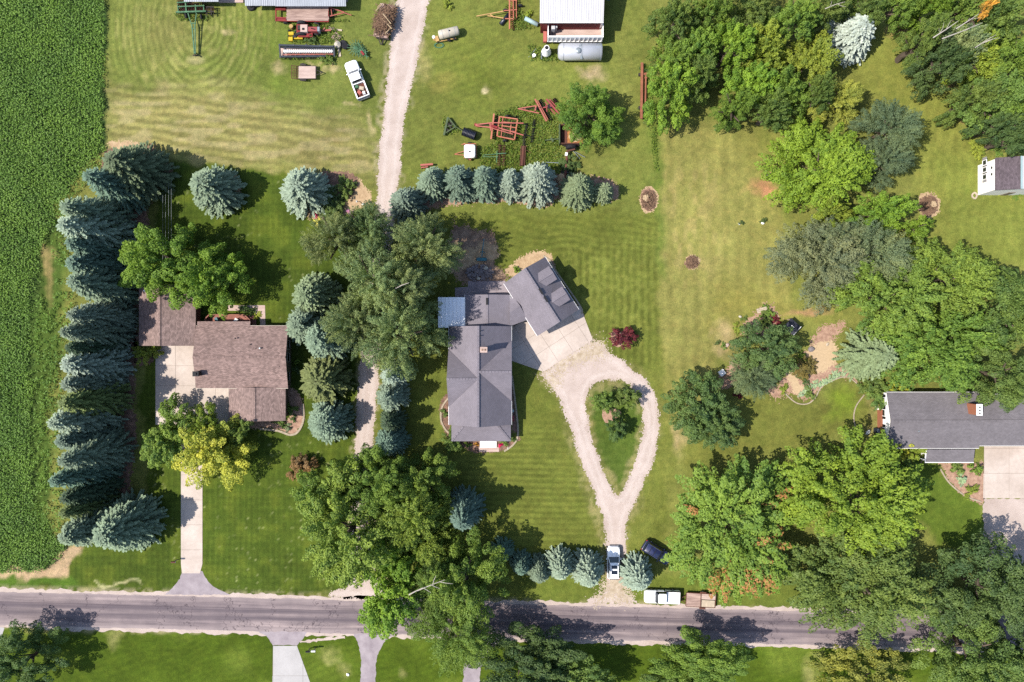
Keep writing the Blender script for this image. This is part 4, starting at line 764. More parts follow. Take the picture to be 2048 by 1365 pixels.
# --- shrubs
for x, y, r, c, l, h in ((1447, 248, 16, 'mid', 'small round bush on the lawn below the wood', 1.6), (1483, 447, 6, 'dark', 'tiny dark shrub on the dry lawn, left of the pair', .6), (1528, 441, 7, 'dark', 'tiny dark shrub on the dry lawn, right of the pair', .7), (1612, 735, 24, 'bronze', 'bronze-red leaved shrub on the garden wood chips', 1.8), (1606, 720, 16, 'green', 'green shrub behind the bronze one in the garden', 1.2), (1605, 758, 14, 'dark', 'dark green shrub below the bronze one in the garden', 1.0),
 (1622, 786, 14, 'mid', 'green shrub at the lower bend of the stone edging', .9), (1570, 780, 11, 'goldgreen', 'yellow-green shrub at the left end of the stone edging', .8), (1475, 657, 12, 'goldgreen', 'pale green shrub in the straw bed at the garden tip', .8), (1448, 692, 8, 'mid', 'small shrub at the left of the straw garden bed', .6), (1436, 686, 6, 'dark', 'tiny dark shrub at the left tip of the garden', .5), (1488, 636, 7, 'mid', 'small green shrub at the top of the straw garden bed', .5), (1540, 622, 14, 'green', 'green shrub right of the timber bench boards', 1.0), (1530, 640, 18, 'mid', 'dark shrub below the timber bench boards', 1.4), (1552, 640, 12, 'purple', 'dark red shrub left of the dark shelter roof', 1.0),
 (1475, 792, 9, 'purple', 'small purple flowering shrub under the low conifer', .7), (1770, 800, 30, 'mid', 'green shrub at the upper left corner of the right house', 2.4), (1800, 782, 26, 'yellowgreen', 'yellow-green shrub against the upper wall of the right house', 2.2), (1745, 772, 26, 'mid', 'green shrub below the sage spruce above the right house', 2.2), (1790, 890, 34, 'yellowgreen', 'yellowish shrub at the lower left corner of the right house', 3.0), (1825, 895, 26, 'goldgreen', 'yellow-green shrub beside the white porch rail', 2.6), (1820, 940, 26, 'mid', 'dark shrub below the white porch rail', 2.0),
 (1915, 936, 17, 'mid', 'dark green shrub under the porch roof edge of the right house', 1.2), (1954, 938, 16, 'green', 'upright green shrub at the corner of the concrete drive', 1.6), (1925, 958, 14, 'hosta', 'silvery green plant in the right front bed', .8), (1945, 985, 16, 'goldgreen', 'yellow-green shrub at the lower end of the right front bed', 1.0), (1955, 298, 18, 'goldgreen', 'round pale green bush left above the white shed', 1.4), (1992, 300, 15, 'green', 'green bush behind the white shed', 1.2), (1994, 386, 10, 'yellowgreen', 'yellow-green shrub left of the shed step', .7), (2036, 386, 12, 'green', 'green shrub right of the shed step', .8),
 (1034, 540, 9, 'bright', 'round bright green shrub at the upper corner of the rotated garage', 1.1), (892, 826, 10, 'mid', 'green shrub in the curved bed left of the middle house', 1.0), (936, 889, 7, 'green', 'small round shrub left of the white porch', .8), (1008, 887, 8, 'green', 'small round shrub right of the white porch', .8), (1022, 880, 9, 'mid', 'dark shrub at the lower right corner of the middle house', .9), (905, 880, 24, 'mid', 'leafy shrub at the lower left corner of the middle house', 2.0), (594, 724, 8, 'green', 'round green shrub at the right wall of the left house', .9), (592, 742, 9, 'dark', 'dark shrub below the round one at the right wall', .9), (582, 816, 14, 'mid', 'green shrub at the right side of the low brown roof', 1.3), (560, 848, 12, 'mid', 'dark shrub at the lower corner of the low brown roof', .9), (588, 838, 8, 'dark', 'small dark shrub in the brick-red bed', .6), (576, 856, 9, 'greygreen', 'grey-green shrub in the tip of the brick-red bed', .6),
 (660, 400, 30, 'dark', 'dark green shrub in the bed beside the pale blue spruce', 2.2), (690, 375, 22, 'mid', 'green shrub in the upper part of the straw bed by the lane', 1.8), (668, 420, 22, 'mid', 'green shrub at the lower edge of the straw bed by the lane', 1.4), (655, 118, 15, 'mid', 'weedy bush at the right end of the combine header', 1.2), (622, 78, 14, 'dark', 'weedy bush beside the red tractor', 1.0), (1056, 28, 10, 'goldgreen', 'weedy bush beside the orange cultivator', .8), (895, 8, 12, 'goldgreen', 'tall weed clump right of the lane at the top', .9), (1288, 138, 8, 'dark', 'dark weed clump at the upper end of the red pipe', .6), (1285, 222, 11, 'dark', 'dark weed clump at the lower end of the red pipe', .7), (1300, 240, 13, 'mid', 'green weed bush below the red pipe', 1.0), (500, 626, 13, 'mid', 'leafy plant at the end of the wooden deck', .8), (512, 636, 12, 'yellowgreen', 'pale yellow-green plant along the footpath', .5), (490, 618, 12, 'dark', 'dark shrub behind the wooden deck', .9), (1140, 330, 20, 'dark', 'dark weedy bush beside the rusty auger', 1.2)):
    shrub(x, y, r, c, l, h)
for x, y, r, c, l in ((630, 428, 9, (236, 110, 160), 'bright pink flower clump below the pale blue spruce'), (636, 444, 10, (236, 232, 120), 'yellow flower clump below the pink one'), (700, 423, 7, (190, 140, 190), 'mauve flower clump at the foot of the straw bed'), (1001, 892, 5, (230, 40, 120), 'magenta flower clump right of the white porch'), (1026, 838, 5, (200, 90, 110), 'red flower clump at the right wall of the middle house'), (952, 890, 5, (230, 170, 80), 'orange flower clump left of the white porch')):
    shrub(x, y, r, c, l, .5, 'shr1', 'flower_clump', 'flowers')
G = 'silvery hosta plants along the stone edging'
for i in range(13):
    u = i / 12; x = 1604 + 82 * u; y = 795 - 42 * u ** .8
    shrub(x + RT.uniform(-3, 3), y + RT.uniform(-3, 3) - 6, 8, 'hosta', 'silvery green hosta, %s from the left end of the row behind the curved stone edging' % ORD[i], .4, 'shr0', 'hosta_plant', 'plant', G)
# --- crop field: soya plants in rows
def crop():
    rng = np.random.default_rng(3); rows = np.arange(-92, -60, .46); P = []
    for x in rows:
        y = np.arange(-36, 56, .30); P.append(np.stack([x + rng.normal(0, .04, len(y)), y + rng.normal(0, .08, len(y))], 1))
    P = np.concatenate(P); X = P[:, 0] * S + 1024; Y = 682.5 - P[:, 1] * S
    edge = [(-300, -200), (217, -200), (212, 150), (205, 300), (150, 365), (120, 430), (92, 480), (66, 560), (64, 700), (62, 800), (70, 900), (66, 1000), (100, 1060), (134, 1096), (120, 1115), (92, 1138), (60, 1142), (-300, 1156)]
    thin = [(216, 290), (206, 330), (150, 400), (136, 440), (150, 600), (126, 800), (120, 950), (140, 1090), (96, 1140), (40, 1140), (40, 400), (120, 330)]
    bare = np.hypot((X - 98) / 14, (Y - 550) / 80) < 1
    P = P[(pdist(X + rng.normal(0, 3, len(X)), Y, edge) > 0) | ((pdist(X, Y, thin) > 0) & (rng.random(len(X)) < .5 * vnoise(X, Y * .3, 12, 77) + .12) & ~bare)]; P = np.repeat(P, 8, 0); n = len(P)
    off = rng.normal(0, 1, (n, 2)) * np.array([.13, .16]); z = rng.uniform(.30, .75, n) + .12 * np.sin(P[:, 1] * .5 + P[:, 0]) - np.hypot(off[:, 0], off[:, 1]) * .6
    P3 = np.stack([P[:, 0] + off[:, 0], P[:, 1] + off[:, 1], z], 1); Nm = np.stack([off[:, 0] * 3, off[:, 1] * 3, np.ones(n)], 1) + rng.normal(0, .4, (n, 3))
    V, F = leaf_quads(P3, Nm, rng, .22, .17); c = vnoise(P[:, 0] * S, P[:, 1] * S, 40, 9) ; c2 = vnoise(P[:, 0] * S, P[:, 1] * S, 9, 10)
    o = link('crop_plants', np_mesh('crop_plants', V, F, MT['crop'], np.repeat(np.clip(.2 + .45 * c + .2 * c2 + rng.normal(0, .09, n), 0, 1), 4))); o.color = gcol((76, 108, 44), 2.5, RT)
    tag(o, 'dense dark green soya plants filling the field at left', 'crop', None, 'stuff')
crop()
def weeds(name, label, spots, dens, col, hgt=.5, seed=4):
    rng = np.random.default_rng(seed); P = []
    for poly in spots:
        a = np.array(poly); lo, hi = a.min(0), a.max(0); n = int((hi - lo).prod() / S / S * dens); q = rng.uniform(lo, hi, (n, 2)); d = pdist(q[:, 0], q[:, 1], poly)
        q = q[(d + rng.normal(0, 2.5, n)) > 0]; P.append(np.stack([(q[:, 0] - 1024) / S, (682.5 - q[:, 1]) / S], 1))
    P = np.concatenate(P); n = len(P); z = rng.uniform(.03, hgt, n); Nm = rng.normal(0, .8, (n, 3)) + np.array([0, 0, .7])
    V, F = leaf_quads(np.column_stack([P, z]), Nm, rng, .34, .11); o = link(name, np_mesh(name, V, F, MT['crop'], np.repeat(rng.random(n), 4))); o.color = gcol(col, 1.15, RT); tag(o, label, 'weeds', None, 'stuff')
weeds('tall_grass', 'uncut grass growing up between the parked farm machines', [[(990, 225), (1080, 200), (1120, 250), (1120, 310), (1150, 350), (1000, 350), (960, 330), (958, 300), (990, 285)], [(1010, 10), (1040, 20), (1070, 55), (1040, 62), (1020, 58)], [(575, 48), (660, 48), (690, 80), (650, 90), (580, 84)], [(1055, 90), (1120, 110), (1120, 125), (1060, 122)], [(885, 232), (915, 255), (920, 262), (890, 274)], [(1280, 130), (1298, 130), (1312, 262), (1316, 345), (1311, 345), (1300, 260)], [(560, 112), (672, 112), (672, 120), (560, 121)], [(548, 42), (700, 40), (690, 46), (550, 46)], [(350, 28), (425, 30), (410, 44), (360, 44)]], 60, (104, 132, 52), .4)
# ---------------------------------------------------------------- buildings
def rectw(x0, y0, x1, y1, h):
    a, b = W(x0, y1, h), W(x1, y0, h); return a.x, a.y, b.x, b.y
def window(root, c, nrm, w, h, frame='white', pane='glass_dark', shutter=None):
    """a window standing proud of a wall: c = centre, nrm = outward direction (unit, horizontal)"""
    n = Vector(nrm); s = Vector((-n.y, n.x, 0)); c = Vector(c); z = Vector((0, 0, 1))
    fr = MB(); t = .08
    for a, b in ((-1, 0), (1, 0)): fr.bar(c + s * a * w / 2 - z * h / 2 + n * .03, c + s * a * w / 2 + z * h / 2 + n * .03, t, .08)
    for a in (-1, 1): fr.bar(c - s * w / 2 + z * a * h / 2 + n * .035, c + s * w / 2 + z * a * h / 2 + n * .035, .09, t)
    f = fr.build('window', mt(frame), root)
    MB().bar(c - s * (w / 2 - .04) + n * .02, c + s * (w / 2 - .04) + n * .02, .03, h - .08).build('pane', mt(pane), f)
    if shutter:
        for a in (-1, 1): MB().bar(c + s * a * (w / 2 + .08) + n * .03, c + s * a * (w / 2 + .42) + n * .03, .05, h).build('shutter', mt(shutter), root)
def gable(root, rc, axis, e, r, roof, wall, inset=.45, ends=(.0, .0), ridge_at=.5, fascia='white', cap=True, t=.16, foot=0.0):
    """gable roof over a wall block; rc = eave rectangle in metres, axis of the ridge, eave and ridge heights"""
    x0, y0, x1, y1 = rc
    if axis == 'x': q = lambda u, v, z: (x0 + (x1 - x0) * u, y0 + (y1 - y0) * v, z)
    else: q = lambda u, v, z: (x0 + (x1 - x0) * v, y0 + (y1 - y0) * u, z)
    a = ridge_at; rf = MB(); rf.slab([q(0, 0, e), q(1, 0, e), q(1, a, r), q(0, a, r)], t); rf.slab([q(0, a, r + .002), q(1, a, r + .002), q(1, 1, e), q(0, 1, e)], t)
    ro = rf.build('roof', mt(roof), root)
    wl = MB(); Lu = (x1 - x0) if axis == 'x' else (y1 - y0); Lv = (y1 - y0) if axis == 'x' else (x1 - x0); iu = inset / abs(Lu); iv = inset / abs(Lv)
    k = lambda v: e + (r - e) * (v / a if v < a else (1 - v) / (1 - a)) - t - .03
    pr = [(iv, foot), (1 - iv, foot), (1 - iv, k(1 - iv)), (a, k(a)), (iv, k(iv))]
    wl.hexa([q(iu, v, z) for v, z in pr], [q(1 - iu, v, z) for v, z in pr]); wo = wl.build('wall', mt(wall), root)
    if fascia:
        g = MB()
        for v in (0, 1): g.bar(Vector(q(0, v, e - .10)), Vector(q(1, v, e - .10)), .10, .14)
        g.build('gutter', mt(fascia), root)
    if cap:
        cp = MB(); n = max(2, int(abs(Lu) / .5))
        for i in range(n): cp.bar(Vector(q((i + .03) / n, a, r + .035)), Vector(q((i + .97) / n, a, r + .035)), .30, .05)
        cp.build('ridge_cap', mt(roof), root)
    return ro
def pipe(root, px, py, h, r=.06, l=.4, mat='white', name='vent_pipe'):
    p = W(px, py, h + l); MB().cyl((p.x, p.y, h), (p.x, p.y, h + l), r, n=10).build(name, mt(mat), root)
# left house
B = thing('house', 'brown shingled house with a low annex and a red deck beside the spruce belt', 'house', tuple(W(483, 720)))
gable(B, rectw(392, 652, 576, 777, 3), 'x', 3.0, 4.15, 'roof_left_x', 'siding_tan', fascia='off_white')
a = rectw(500, 640, 576, 664, 3)
gable(B, rectw(458, 775, 571, 842, 2.7), 'y', 2.7, 3.6, 'roof_left_y', 'siding_tan', ridge_at=.49, fascia='dark_trim')
gable(B, rectw(278, 570, 391, 692, 2.8), 'y', 2.8, 4.1, 'roof_left_y', 'brick_dark', ridge_at=.44, fascia='dark_trim')
# lean-to roof strip at the back of the deck side, slightly higher than the notch
p = rectw(394, 648, 500, 653, 3); MB().slab([(p[0], p[1], 3.02), (p[2], p[1], 3.02), (p[2], p[3] + .35, 2.9), (p[0], p[3] + .35, 2.9)], .12).build('porch_roof', mt('roof_left_x'), B)
c = W(393, 748, 4.4); k = MB().box((c.x, c.y, 3.9), (.75, .62, 1.5)).build('chimney', mt('dark_trim'), B); MB().box((c.x, c.y, 4.70), (.86, .72, .1)).box((c.x, c.y, 4.82), (.3, .3, .14)).build('cap', mt('black'), k)
for x, y, r, l, m in ((470, 677, .10, .22, 'black'), (500, 689, .09, .2, 'black'), (511, 697, .06, .3, 'black'), (519, 697, .11, .5, 'galv'), (558, 733, .06, .2, 'black')): pipe(B, x, y, 3.7, r, l, m)
pipe(B, 288, 582, 3.2, .13, .45, 'white')
for y in (690, 715, 752): q = W(577, y); window(B, (W(576, y, 3).x - .45, q.y, 1.5), (1, 0, 0), 1.3, 1.1, 'off_white')
q = W(335, 692); window(B, (q.x - 1.4, W(335, 692, 2.8).y + .45, 1.15), (0, -1, 0), 2.6, 2.1, 'off_white', 'white'); window(B, (q.x + 1.8, W(335, 692, 2.8).y + .45, 1.15), (0, -1, 0), 2.6, 2.1, 'off_white', 'white')
D = thing('deck', 'red-brown timber deck with railing behind the left house', 'deck', tuple(W(456, 640)))
dk = MB(); zd = .6
pl = [(410, 652), (410, 638), (418, 630), (488, 630), (499, 640), (499, 652)]
for i in range(9):
    y0, y1 = 630 + i * 2.45, 630 + i * 2.45 + 2.2
    x0 = 418 - max(0, min(8, (y0 - 630))) ; x1 = 488 + max(0, min(11, (y0 - 630) * 1.1)); a_, b_ = W(x0, y1, zd), W(x1, y0, zd); dk.box(((a_.x + b_.x) / 2, (a_.y + b_.y) / 2, zd - .03), (b_.x - a_.x, b_.y - a_.y, .05))
dk.build('deck_boards', mt('deck_wood'), D)
rl = MB()
for (x0, y0), (x1, y1) in zip(pl[:-1], pl[1:]):
    a_, b_ = W(x0, y0, 1.5), W(x1, y1, 1.5); rl.bar(a_, b_, .14, .06); rl.bar(W(x0, y0, 1.1), W(x1, y1, 1.1), .05); n = 6
    for j in range(n + 1): u = j / n; g = W(x0 + (x1 - x0) * u, y0 + (y1 - y0) * u, 1.5); rl.bar((g.x, g.y, 0), (g.x, g.y, 1.5), .08)
rl.build('railing', mt('deck_wood'), D)
for p_, q_ in (((414, 648), (414, 639)), ((485, 633), (494, 642))): MB().bar(W(*p_, 1.0), W(*q_, 1.0), .45, .07).build('bench', mt('deck_wood'), D)
st_ = MB()
for i in range(3): st_.box(tuple(W(503 + i * 4, 642))[:2] + (.5 - i * .15,), (.32, 1.6, .06))
st_.build('step', mt('deck_wood'), D)
def chair(px, py, rot, mat, label, z=0.0):
    t = thing('patio_chair', label, 'chair', tuple(W(px, py, z)), math.radians(rot), 'patio chairs on the deck')
    MB().box((0, 0, .42), (.55, .55, .06)).build('seat', mt(mat), t, True); MB().box((-.27, 0, .72), (.07, .55, .56)).build('backrest', mt(mat), t, True)
    for sx in (-.23, .23):
        for sy in (-.23, .23): MB().box((sx, sy, .2), (.05, .05, .4)).build('leg', mt('dark_steel'), t, True)
    for sy in (-.3, .3): MB().box((0, sy, .6), (.5, .06, .05)).build('armrest', mt(mat), t, True)
chair(436, 640, 200, 'teal', 'grey-green cushioned chair on the red deck, left of the white one', .6); chair(474, 642, 150, 'white', 'white chair at the right end of the red deck', .6); chair(417, 649, 20, 'off_white', 'white chair at the left end of the red deck', .6)
# middle house
B = thing('house', 'grey hip and gable roofed house with a brick chimney in the middle', 'house', tuple(W(960, 760)))
x0, y0, x1, y1 = rectw(897.5, 653, 1023, 850, 3); e, r = 3.0, 6.2; xm = (x0 + x1) / 2 - .12
gable(B, (x0, y0, x1, y1), 'y', e, r, 'roof_mid', 'siding_grey', ridge_at=(xm - x0) / (x1 - x0), fascia='white')
def cross(yc, side, half):
    xe = x0 - .03 if side < 0 else x1 + .03; A = (xm, yc, r + .03); Bp = (xe, yc, r + .03); hw = half
    v = MB()
    for s in (-1, 1): v.slab([A, Bp, (xe, yc + s * hw, e + .03)] if s * side < 0 else [Bp, A, (xe, yc + s * hw, e + .03)], .10)
    v.build('cross_gable_roof', mt('roof_garage'), B)
    g = MB(); xw = xe - side * .35; g.hexa([(xw, yc - hw + .3, e - .3), (xw, yc + hw - .3, e - .3), (xw, yc, r - .2)], [(xw - side * .2, yc - hw + .3, e - .3), (xw - side * .2, yc + hw - .3, e - .3), (xw - side * .2, yc, r - .2)]); g.build('gable_wall', mt('siding_grey'), B)
    c_ = MB(); n = 10
    for i in range(n): c_.bar((xm + (xe - xm) * (i + .04) / n, yc, r + .06), (xm + (xe - xm) * (i + .96) / n, yc, r + .06), .28, .05)
    c_.build('ridge_cap', mt('roof_mid'), B)
cross(W(0, 757, 4).y, -1, 4.15); cross(W(0, 743, 4).y, 1, 4.35)
ya, yb = W(0, 847, 3.2).y, W(0, 883, 2.5).y; xa, xb = x0 + .35, x1 - .1
pr = MB(); z0_, z1_ = 3.35, 2.5; wd_ = abs(yb - ya)
pr.slab([(xa + 2.1, ya, z0_), (xa, yb, z1_), (xb, yb, z1_), (xb - 2.1, ya, z0_)], .14); pr.slab([(xa + 2.1, ya, z0_), (xa, ya, z1_ + .1), (xa, yb, z1_)], .14); pr.slab([(xb - 2.1, ya, z0_), (xb, yb, z1_), (xb, ya, z1_ + .1)], .14)
pr.build('porch_roof', mt('roof_garage'), B)
for (p_, q_) in (((xa + 2.1, ya, z0_ + .04), (xa, yb, z1_ + .04)), ((xb - 2.1, ya, z0_ + .04), (xb, yb, z1_ + .04))):
    pc = MB()
    for i in range(6): u, v_ = (i + .05) / 6, (i + .9) / 6; pc.bar(Vector(p_).lerp(Vector(q_), u), Vector(p_).lerp(Vector(q_), v_), .26, .05)
    pc.build('ridge_cap', mt('roof_mid'), B)
for u in (.06, .36, .64, .94): MB().box((xa + (xb - xa) * u, yb + .3, 1.18), (.18, .18, 2.36)).build('porch_post', mt('white'), B)
MB().box(((xa + xb) / 2, (ya + yb) / 2, .09), (xb - xa, wd_ - .2, .18)).build('porch_floor', mt('concrete'), B)
a_, b_ = W(960, 895), W(993, 881); MB().box(((a_.x + b_.x) / 2, (a_.y + b_.y) / 2, .12), (b_.x - a_.x, b_.y - a_.y, .16)).build('porch_step', mt('white'), B)
a_, b_ = W(958, 904), W(998, 894.5); MB().box(((a_.x + b_.x) / 2, (a_.y + b_.y) / 2, .03), (b_.x - a_.x, b_.y - a_.y, .05)).build('front_slab', mt('plank_pale'), B)
c = W(967.5, 700, 7); k = MB().box((c.x, c.y, 5.6), (.85, .62, 3.4)).build('chimney', mt('brick_dark'), B); MB().box((c.x, c.y, 7.34), (1.0, .78, .1)).build('cap', mt('plank_pale'), k)
for i in (-1, 1): MB().box((c.x + i * .2, c.y, 7.42), (.22, .26, .12)).build('flue', mt('dirt'), k)
for x, y, l in ((1004.5, 724, .35), (961, 672, .12), (961, 662, .12)): pipe(B, x, y, 3.9 if x > 990 else 6.1, .08, l, 'black')
# rear wing, flat white roof and breezeway
gable(B, rectw(930, 590, 1020, 654, 2.6), 'y', 2.6, 3.3, 'roof_mid', 'siding_grey', inset=.3, fascia='white')
p = W(974, 603, 3.5); MB().box((p.x, p.y, 3.36), (.3, 1.0, .16)).build('roof_vent', mt('black'), B)
a = rectw(876, 595, 930, 656, 2.7); fr_ = MB(); n = 7
for i in range(n): xx = a[0] + (a[2] - a[0]) * (i + .5) / n; fr_.slab([(xx - .27, a[1], 2.62), (xx + .27, a[1], 2.62), (xx + .27, a[3], 2.72), (xx - .27, a[3], 2.72)], .04); fr_.bar((xx + .28, a[1], 2.64), (xx + .28, a[3], 2.74), .04, .06)
fr_.build('patio_cover', mt('tarp_white'), B)
for xx in (a[0] + .1, a[2] - .2):
    for yy in (a[1] + .1, a[3] - .1): MB().box((xx, yy, 1.28), (.12, .12, 2.56)).build('post', mt('white'), B)
bz = MB(); A_, B_, C_, D_, E_, F_ = [W(*p) for p in ((1019, 601, 2.6), (1019, 627, 3.4), (1019, 653, 2.6), (1056, 640, 2.6), (1040, 612, 3.4), (1024, 590, 2.6))]
bz.slab([A_, B_, E_, F_], .12); bz.slab([B_, C_, D_, E_], .12); bz.build('breezeway_roof', mt('roof_garage'), B)
bw = MB(); q = [W(1021, 604), W(1021, 648), W(1050, 637), W(1036, 608)]; bw.prism([(v.x, v.y) for v in q], 0, 2.4); bw.build('breezeway_wall', mt('siding_grey'), B)
for y in (700, 790, 830): window(B, (x1 - .45, W(0, y).y, 1.5), (1, 0, 0), 1.2, 1.2)
# rotated garage with two dormers
ang = math.atan2(-106, 68); ct = W(1082.5, 593.5, 2.8)
Gg = thing('garage', 'grey roofed garage turned at an angle, with two pale dormers', 'garage', (ct.x, ct.y, 0), ang)
hl, hw = 4.5, 3.55
def gl(rc, **k): return gable(Gg, rc, 'x', k.pop('e'), k.pop('r'), **k)
_pl = parent_loc
parent_loc = lambda o: Vector((0, 0, 0)) if o is Gg or o.parent is Gg else _pl(o)
gl((-hl, -hw, hl, hw), e=2.8, r=5.6, roof='roof_garage', wall='siding_grey', inset=.4, ridge_at=.5, fascia='white')
for u in (-1.9, 1.55):
    w2 = .98; zr = 5.08; ze = 4.58; yin = .68; yout = 3.1
    d = MB()
    d.slab([(u, yin, zr), (u, yout, zr), (u - w2 - .12, yout, ze), (u - w2 - .12, yin + .62, ze)], .1); d.slab([(u, yout, zr + .002), (u, yin, zr + .002), (u + w2 + .12, yin + .62, ze), (u + w2 + .12, yout, ze)], .1)
    dr = d.build('dormer_roof', mt('roof_garage'), Gg)
    MB().bar((u, yin, zr + .03), (u, yout, zr + .03), .2, .05).build('ridge_cap', mt('roof_mid'), dr)
    pf = [(u - w2, 3.0), (u + w2, 3.0), (u + w2, ze - .02), (u, zr - .16), (u - w2, ze - .02)]
    dw = MB().hexa([(x, 2.85, z) for x, z in pf], [(x, .7, z) for x, z in pf]).build('dormer_wall', mt('white_siding'), Gg)
    MB().box((u, 3.02, 4.1), (.8, .08, .7)).build('window', mt('glass_dark'), Gg)
for u in (-.55, .75): MB().box((u, .16, 5.60), (.95, .28, .16)).build('roof_vent', mt('black'), Gg)
MB().box((hl - .38, -1.6, 1.2), (.06, 2.6, 2.2)).build('garage_door', mt('white'), Gg); MB().box((hl - .38, 1.6, 1.2), (.06, 2.6, 2.2)).build('garage_door', mt('white'), Gg)
parent_loc = _pl
# right house
B = thing('house', 'grey roofed house with a white gable over orange brick at the right edge', 'house', tuple(W(1880, 850)))
gable(B, rectw(1774, 785, 1958, 897, 2.6), 'x', 2.6, 3.75, 'roof_right', 'white_siding', inset=.12, fascia='white')
gable(B, rectw(1955.5, 789, 2120, 892, 2.7), 'x', 2.7, 3.65, 'roof_right', 'brick', inset=.2, fascia='white')
a = rectw(1773, 785, 1958, 897, 2.6); bx = a[0] - .02
MB().box((bx + .05, (a[1] + a[3]) / 2, .65), (.12, a[3] - a[1] - .3, 1.3)).build('brick_wall', mt('brick'), B)
for y in (802, 826, 862): window(B, (bx + .12, W(0, y).y * .985, 1.62), (-1, 0, 0), .95, .95, 'white', 'glass_dark', 'black')
a = rectw(1851, 899, 1948, 925, 2.3); MB().slab([(a[0], a[3], 2.5), (a[0], a[1], 2.2), (a[2], a[1], 2.2), (a[2], a[3], 2.5)], .1).build('porch_roof', mt('roof_right'), B)
MB().bar((a[0], a[1] - .04, 2.16), (a[2], a[1] - .04, 2.16), .1, .16).bar((a[0], a[1], 2.16), (a[0], a[3], 2.46), .08, .16).build('gutter', mt('white'), B)
for u in (.02, .34, .66, .98): MB().box((a[0] + (a[2] - a[0]) * u, a[1] + .25, 1.05), (.14, .14, 2.1)).build('porch_post', mt('white'), B)
ral = MB()
for z in (1.0, .45): ral.bar(W(1836, 907, z), W(1852, 907, z), .07); ral.bar(W(1836, 907, z), W(1838, 917, z), .07); ral.bar(W(1838, 917, z), W(1852, 919, z), .07)
for x, y in ((1836, 907), (1844, 907), (1838, 917), (1845, 918)): g = W(x, y); ral.bar((g.x, g.y, 0), (g.x, g.y, 1.02), .08)
ral.build('railing', mt('white'), B)
c = W(1959, 820, 5.2); k = MB().box((c.x - .1, c.y, 4.2), (.72, 1.5, 2.2)).build('chimney', mt('brick'), B); MB().box((c.x - .1, c.y, 5.34), (.82, 1.62, .1)).build('cap', mt('white'), k)
for i in (-1, 0, 1): MB().box((c.x - .1, c.y + i * .42 - .05, 5.43), (.2, .2, .1)).build('flue', mt('black'), k)
for x, y in ((1838, 863), (2040, 836)): pipe(B, x, y, 3.2, .09, .3, 'galv')
# white shed at right
B = thing('shed', 'white shed with a brown shingle strip and small shuttered windows', 'shed', tuple(W(1990, 350)))
a = rectw(1991, 316, 2040, 381, 4.1); g0 = rectw(1957, 316, 1991, 381, 0)[0]
pf = [(a[0] + .1, 0), (a[0] + .1, 4.0), (a[0] + 3.0, 4.9), (a[2] + 5, 4.2), (a[2] + 5, 0)]
MB().hexa([(x, a[1] + .12, z) for x, z in pf], [(x, a[3] - .12, z) for x, z in pf]).build('wall', mt('white_siding'), B)
MB().slab([(a[0] - .05, a[1], 4.1), (a[0] + 3.0, a[1], 5.05), (a[0] + 3.0, a[3], 5.05), (a[0] - .05, a[3], 4.1)], .12).build('roof', mt('roof_shed'), B)
wr = MB(); wr.slab([(a[0] + 3.02, a[1], 5.1), (a[0] + 9, a[1], 4.4), (a[0] + 9, a[3], 4.4), (a[0] + 3.02, a[3], 5.1)], .12); wr.build('white_roof', mt('white_metal'), B)
MB().bar((a[0] + 3.0, a[1], 5.14), (a[0] + 3.0, a[3], 5.14), .25, .05).build('ridge_cap', mt('pale_blue'), B)
for y, z, s in ((326, 1.6, 1), (340, 1.6, 1), (354, 1.6, 1), (336, 3.2, .6), (349, 3.2, .6)): window(B, (a[0] + .1, W(0, y, z).y, z), (-1, 0, 0), .75 * s, .9 * s, 'white', 'glass_dark', 'siding_grey' if s == 1 else None)
MB().box((W(2015, 385).x, W(2015, 385).y, .1), (1.2, .7, .2)).build('door_step', mt('concrete'), B)
MB().box((W(2015, 380, 1).x, a[1] + .1, 1.05), (.95, .08, 2.1)).build('door', mt('siding_tan'), B)
# barns at the top
def ribbed(root, x0, y0, x1, y1, z0, z1, axis, step, mat, name='roof'):
    """one slope of ribbed sheet metal: x0..x1, y0..y1 in metres, z from the y0 (or x0) side to the other; each sheet its own panel"""
    n = max(1, int((x1 - x0) / .95)); w = (x1 - x0) / n; ro = None
    for i in range(n):
        mb = MB(); xa, xb = x0 + i * w + .006, x0 + (i + 1) * w - .006; dz = R0.uniform(0, .012); mb.slab([(xa, y0, z0 + dz), (xb, y0, z0 + dz), (xb, y1, z1 + dz), (xa, y1, z1 + dz)], .03)
        x = xa + step / 2
        while x < xb: mb.bar((x, y0, z0 + dz + .02), (x, y1, z1 + dz + .02), .06, .045); x += step
        mb.build('roof_panel', mt(mat), root)
B = thing('barn', 'red walled barn with a white ribbed metal roof at the top edge', 'barn', tuple(W(1145, 0)))
a = rectw(1079.5, -120, 1207, 45, 4.4); ribbed(B, a[0], a[1], a[2], (a[1] + a[3]) / 2, 4.4, 6.2, 'x', .32, 'white_metal'); ribbed(B, a[0], (a[1] + a[3]) / 2 + .02, a[2], a[3], 6.2, 4.4, 'x', .32, 'white_metal')
ym = (a[1] + a[3]) / 2; pf = [(a[1] + .3, 0), (a[3] - .3, 0), (a[3] - .3, 4.3), (ym, 6.0), (a[1] + .3, 4.3)]; MB().hexa([(a[0] + .25, y, z) for y, z in pf], [(a[2] - .25, y, z) for y, z in pf]).build('wall', mt('barn_red'), B)
MB().bar((a[0], a[1] - .03, 4.32), (a[2], a[1] - .03, 4.32), .08, .14).build('gutter', mt('white'), B)
aw = W(1214, -6, 3.4); MB().slab([(a[2] - .2, aw.y - .4, 3.6), (a[2] + 1.0, aw.y - .4, 3.2), (a[2] + 1.0, aw.y + 3, 3.2), (a[2] - .2, aw.y + 3, 3.6)], .06).build('awning', mt('teal'), B)
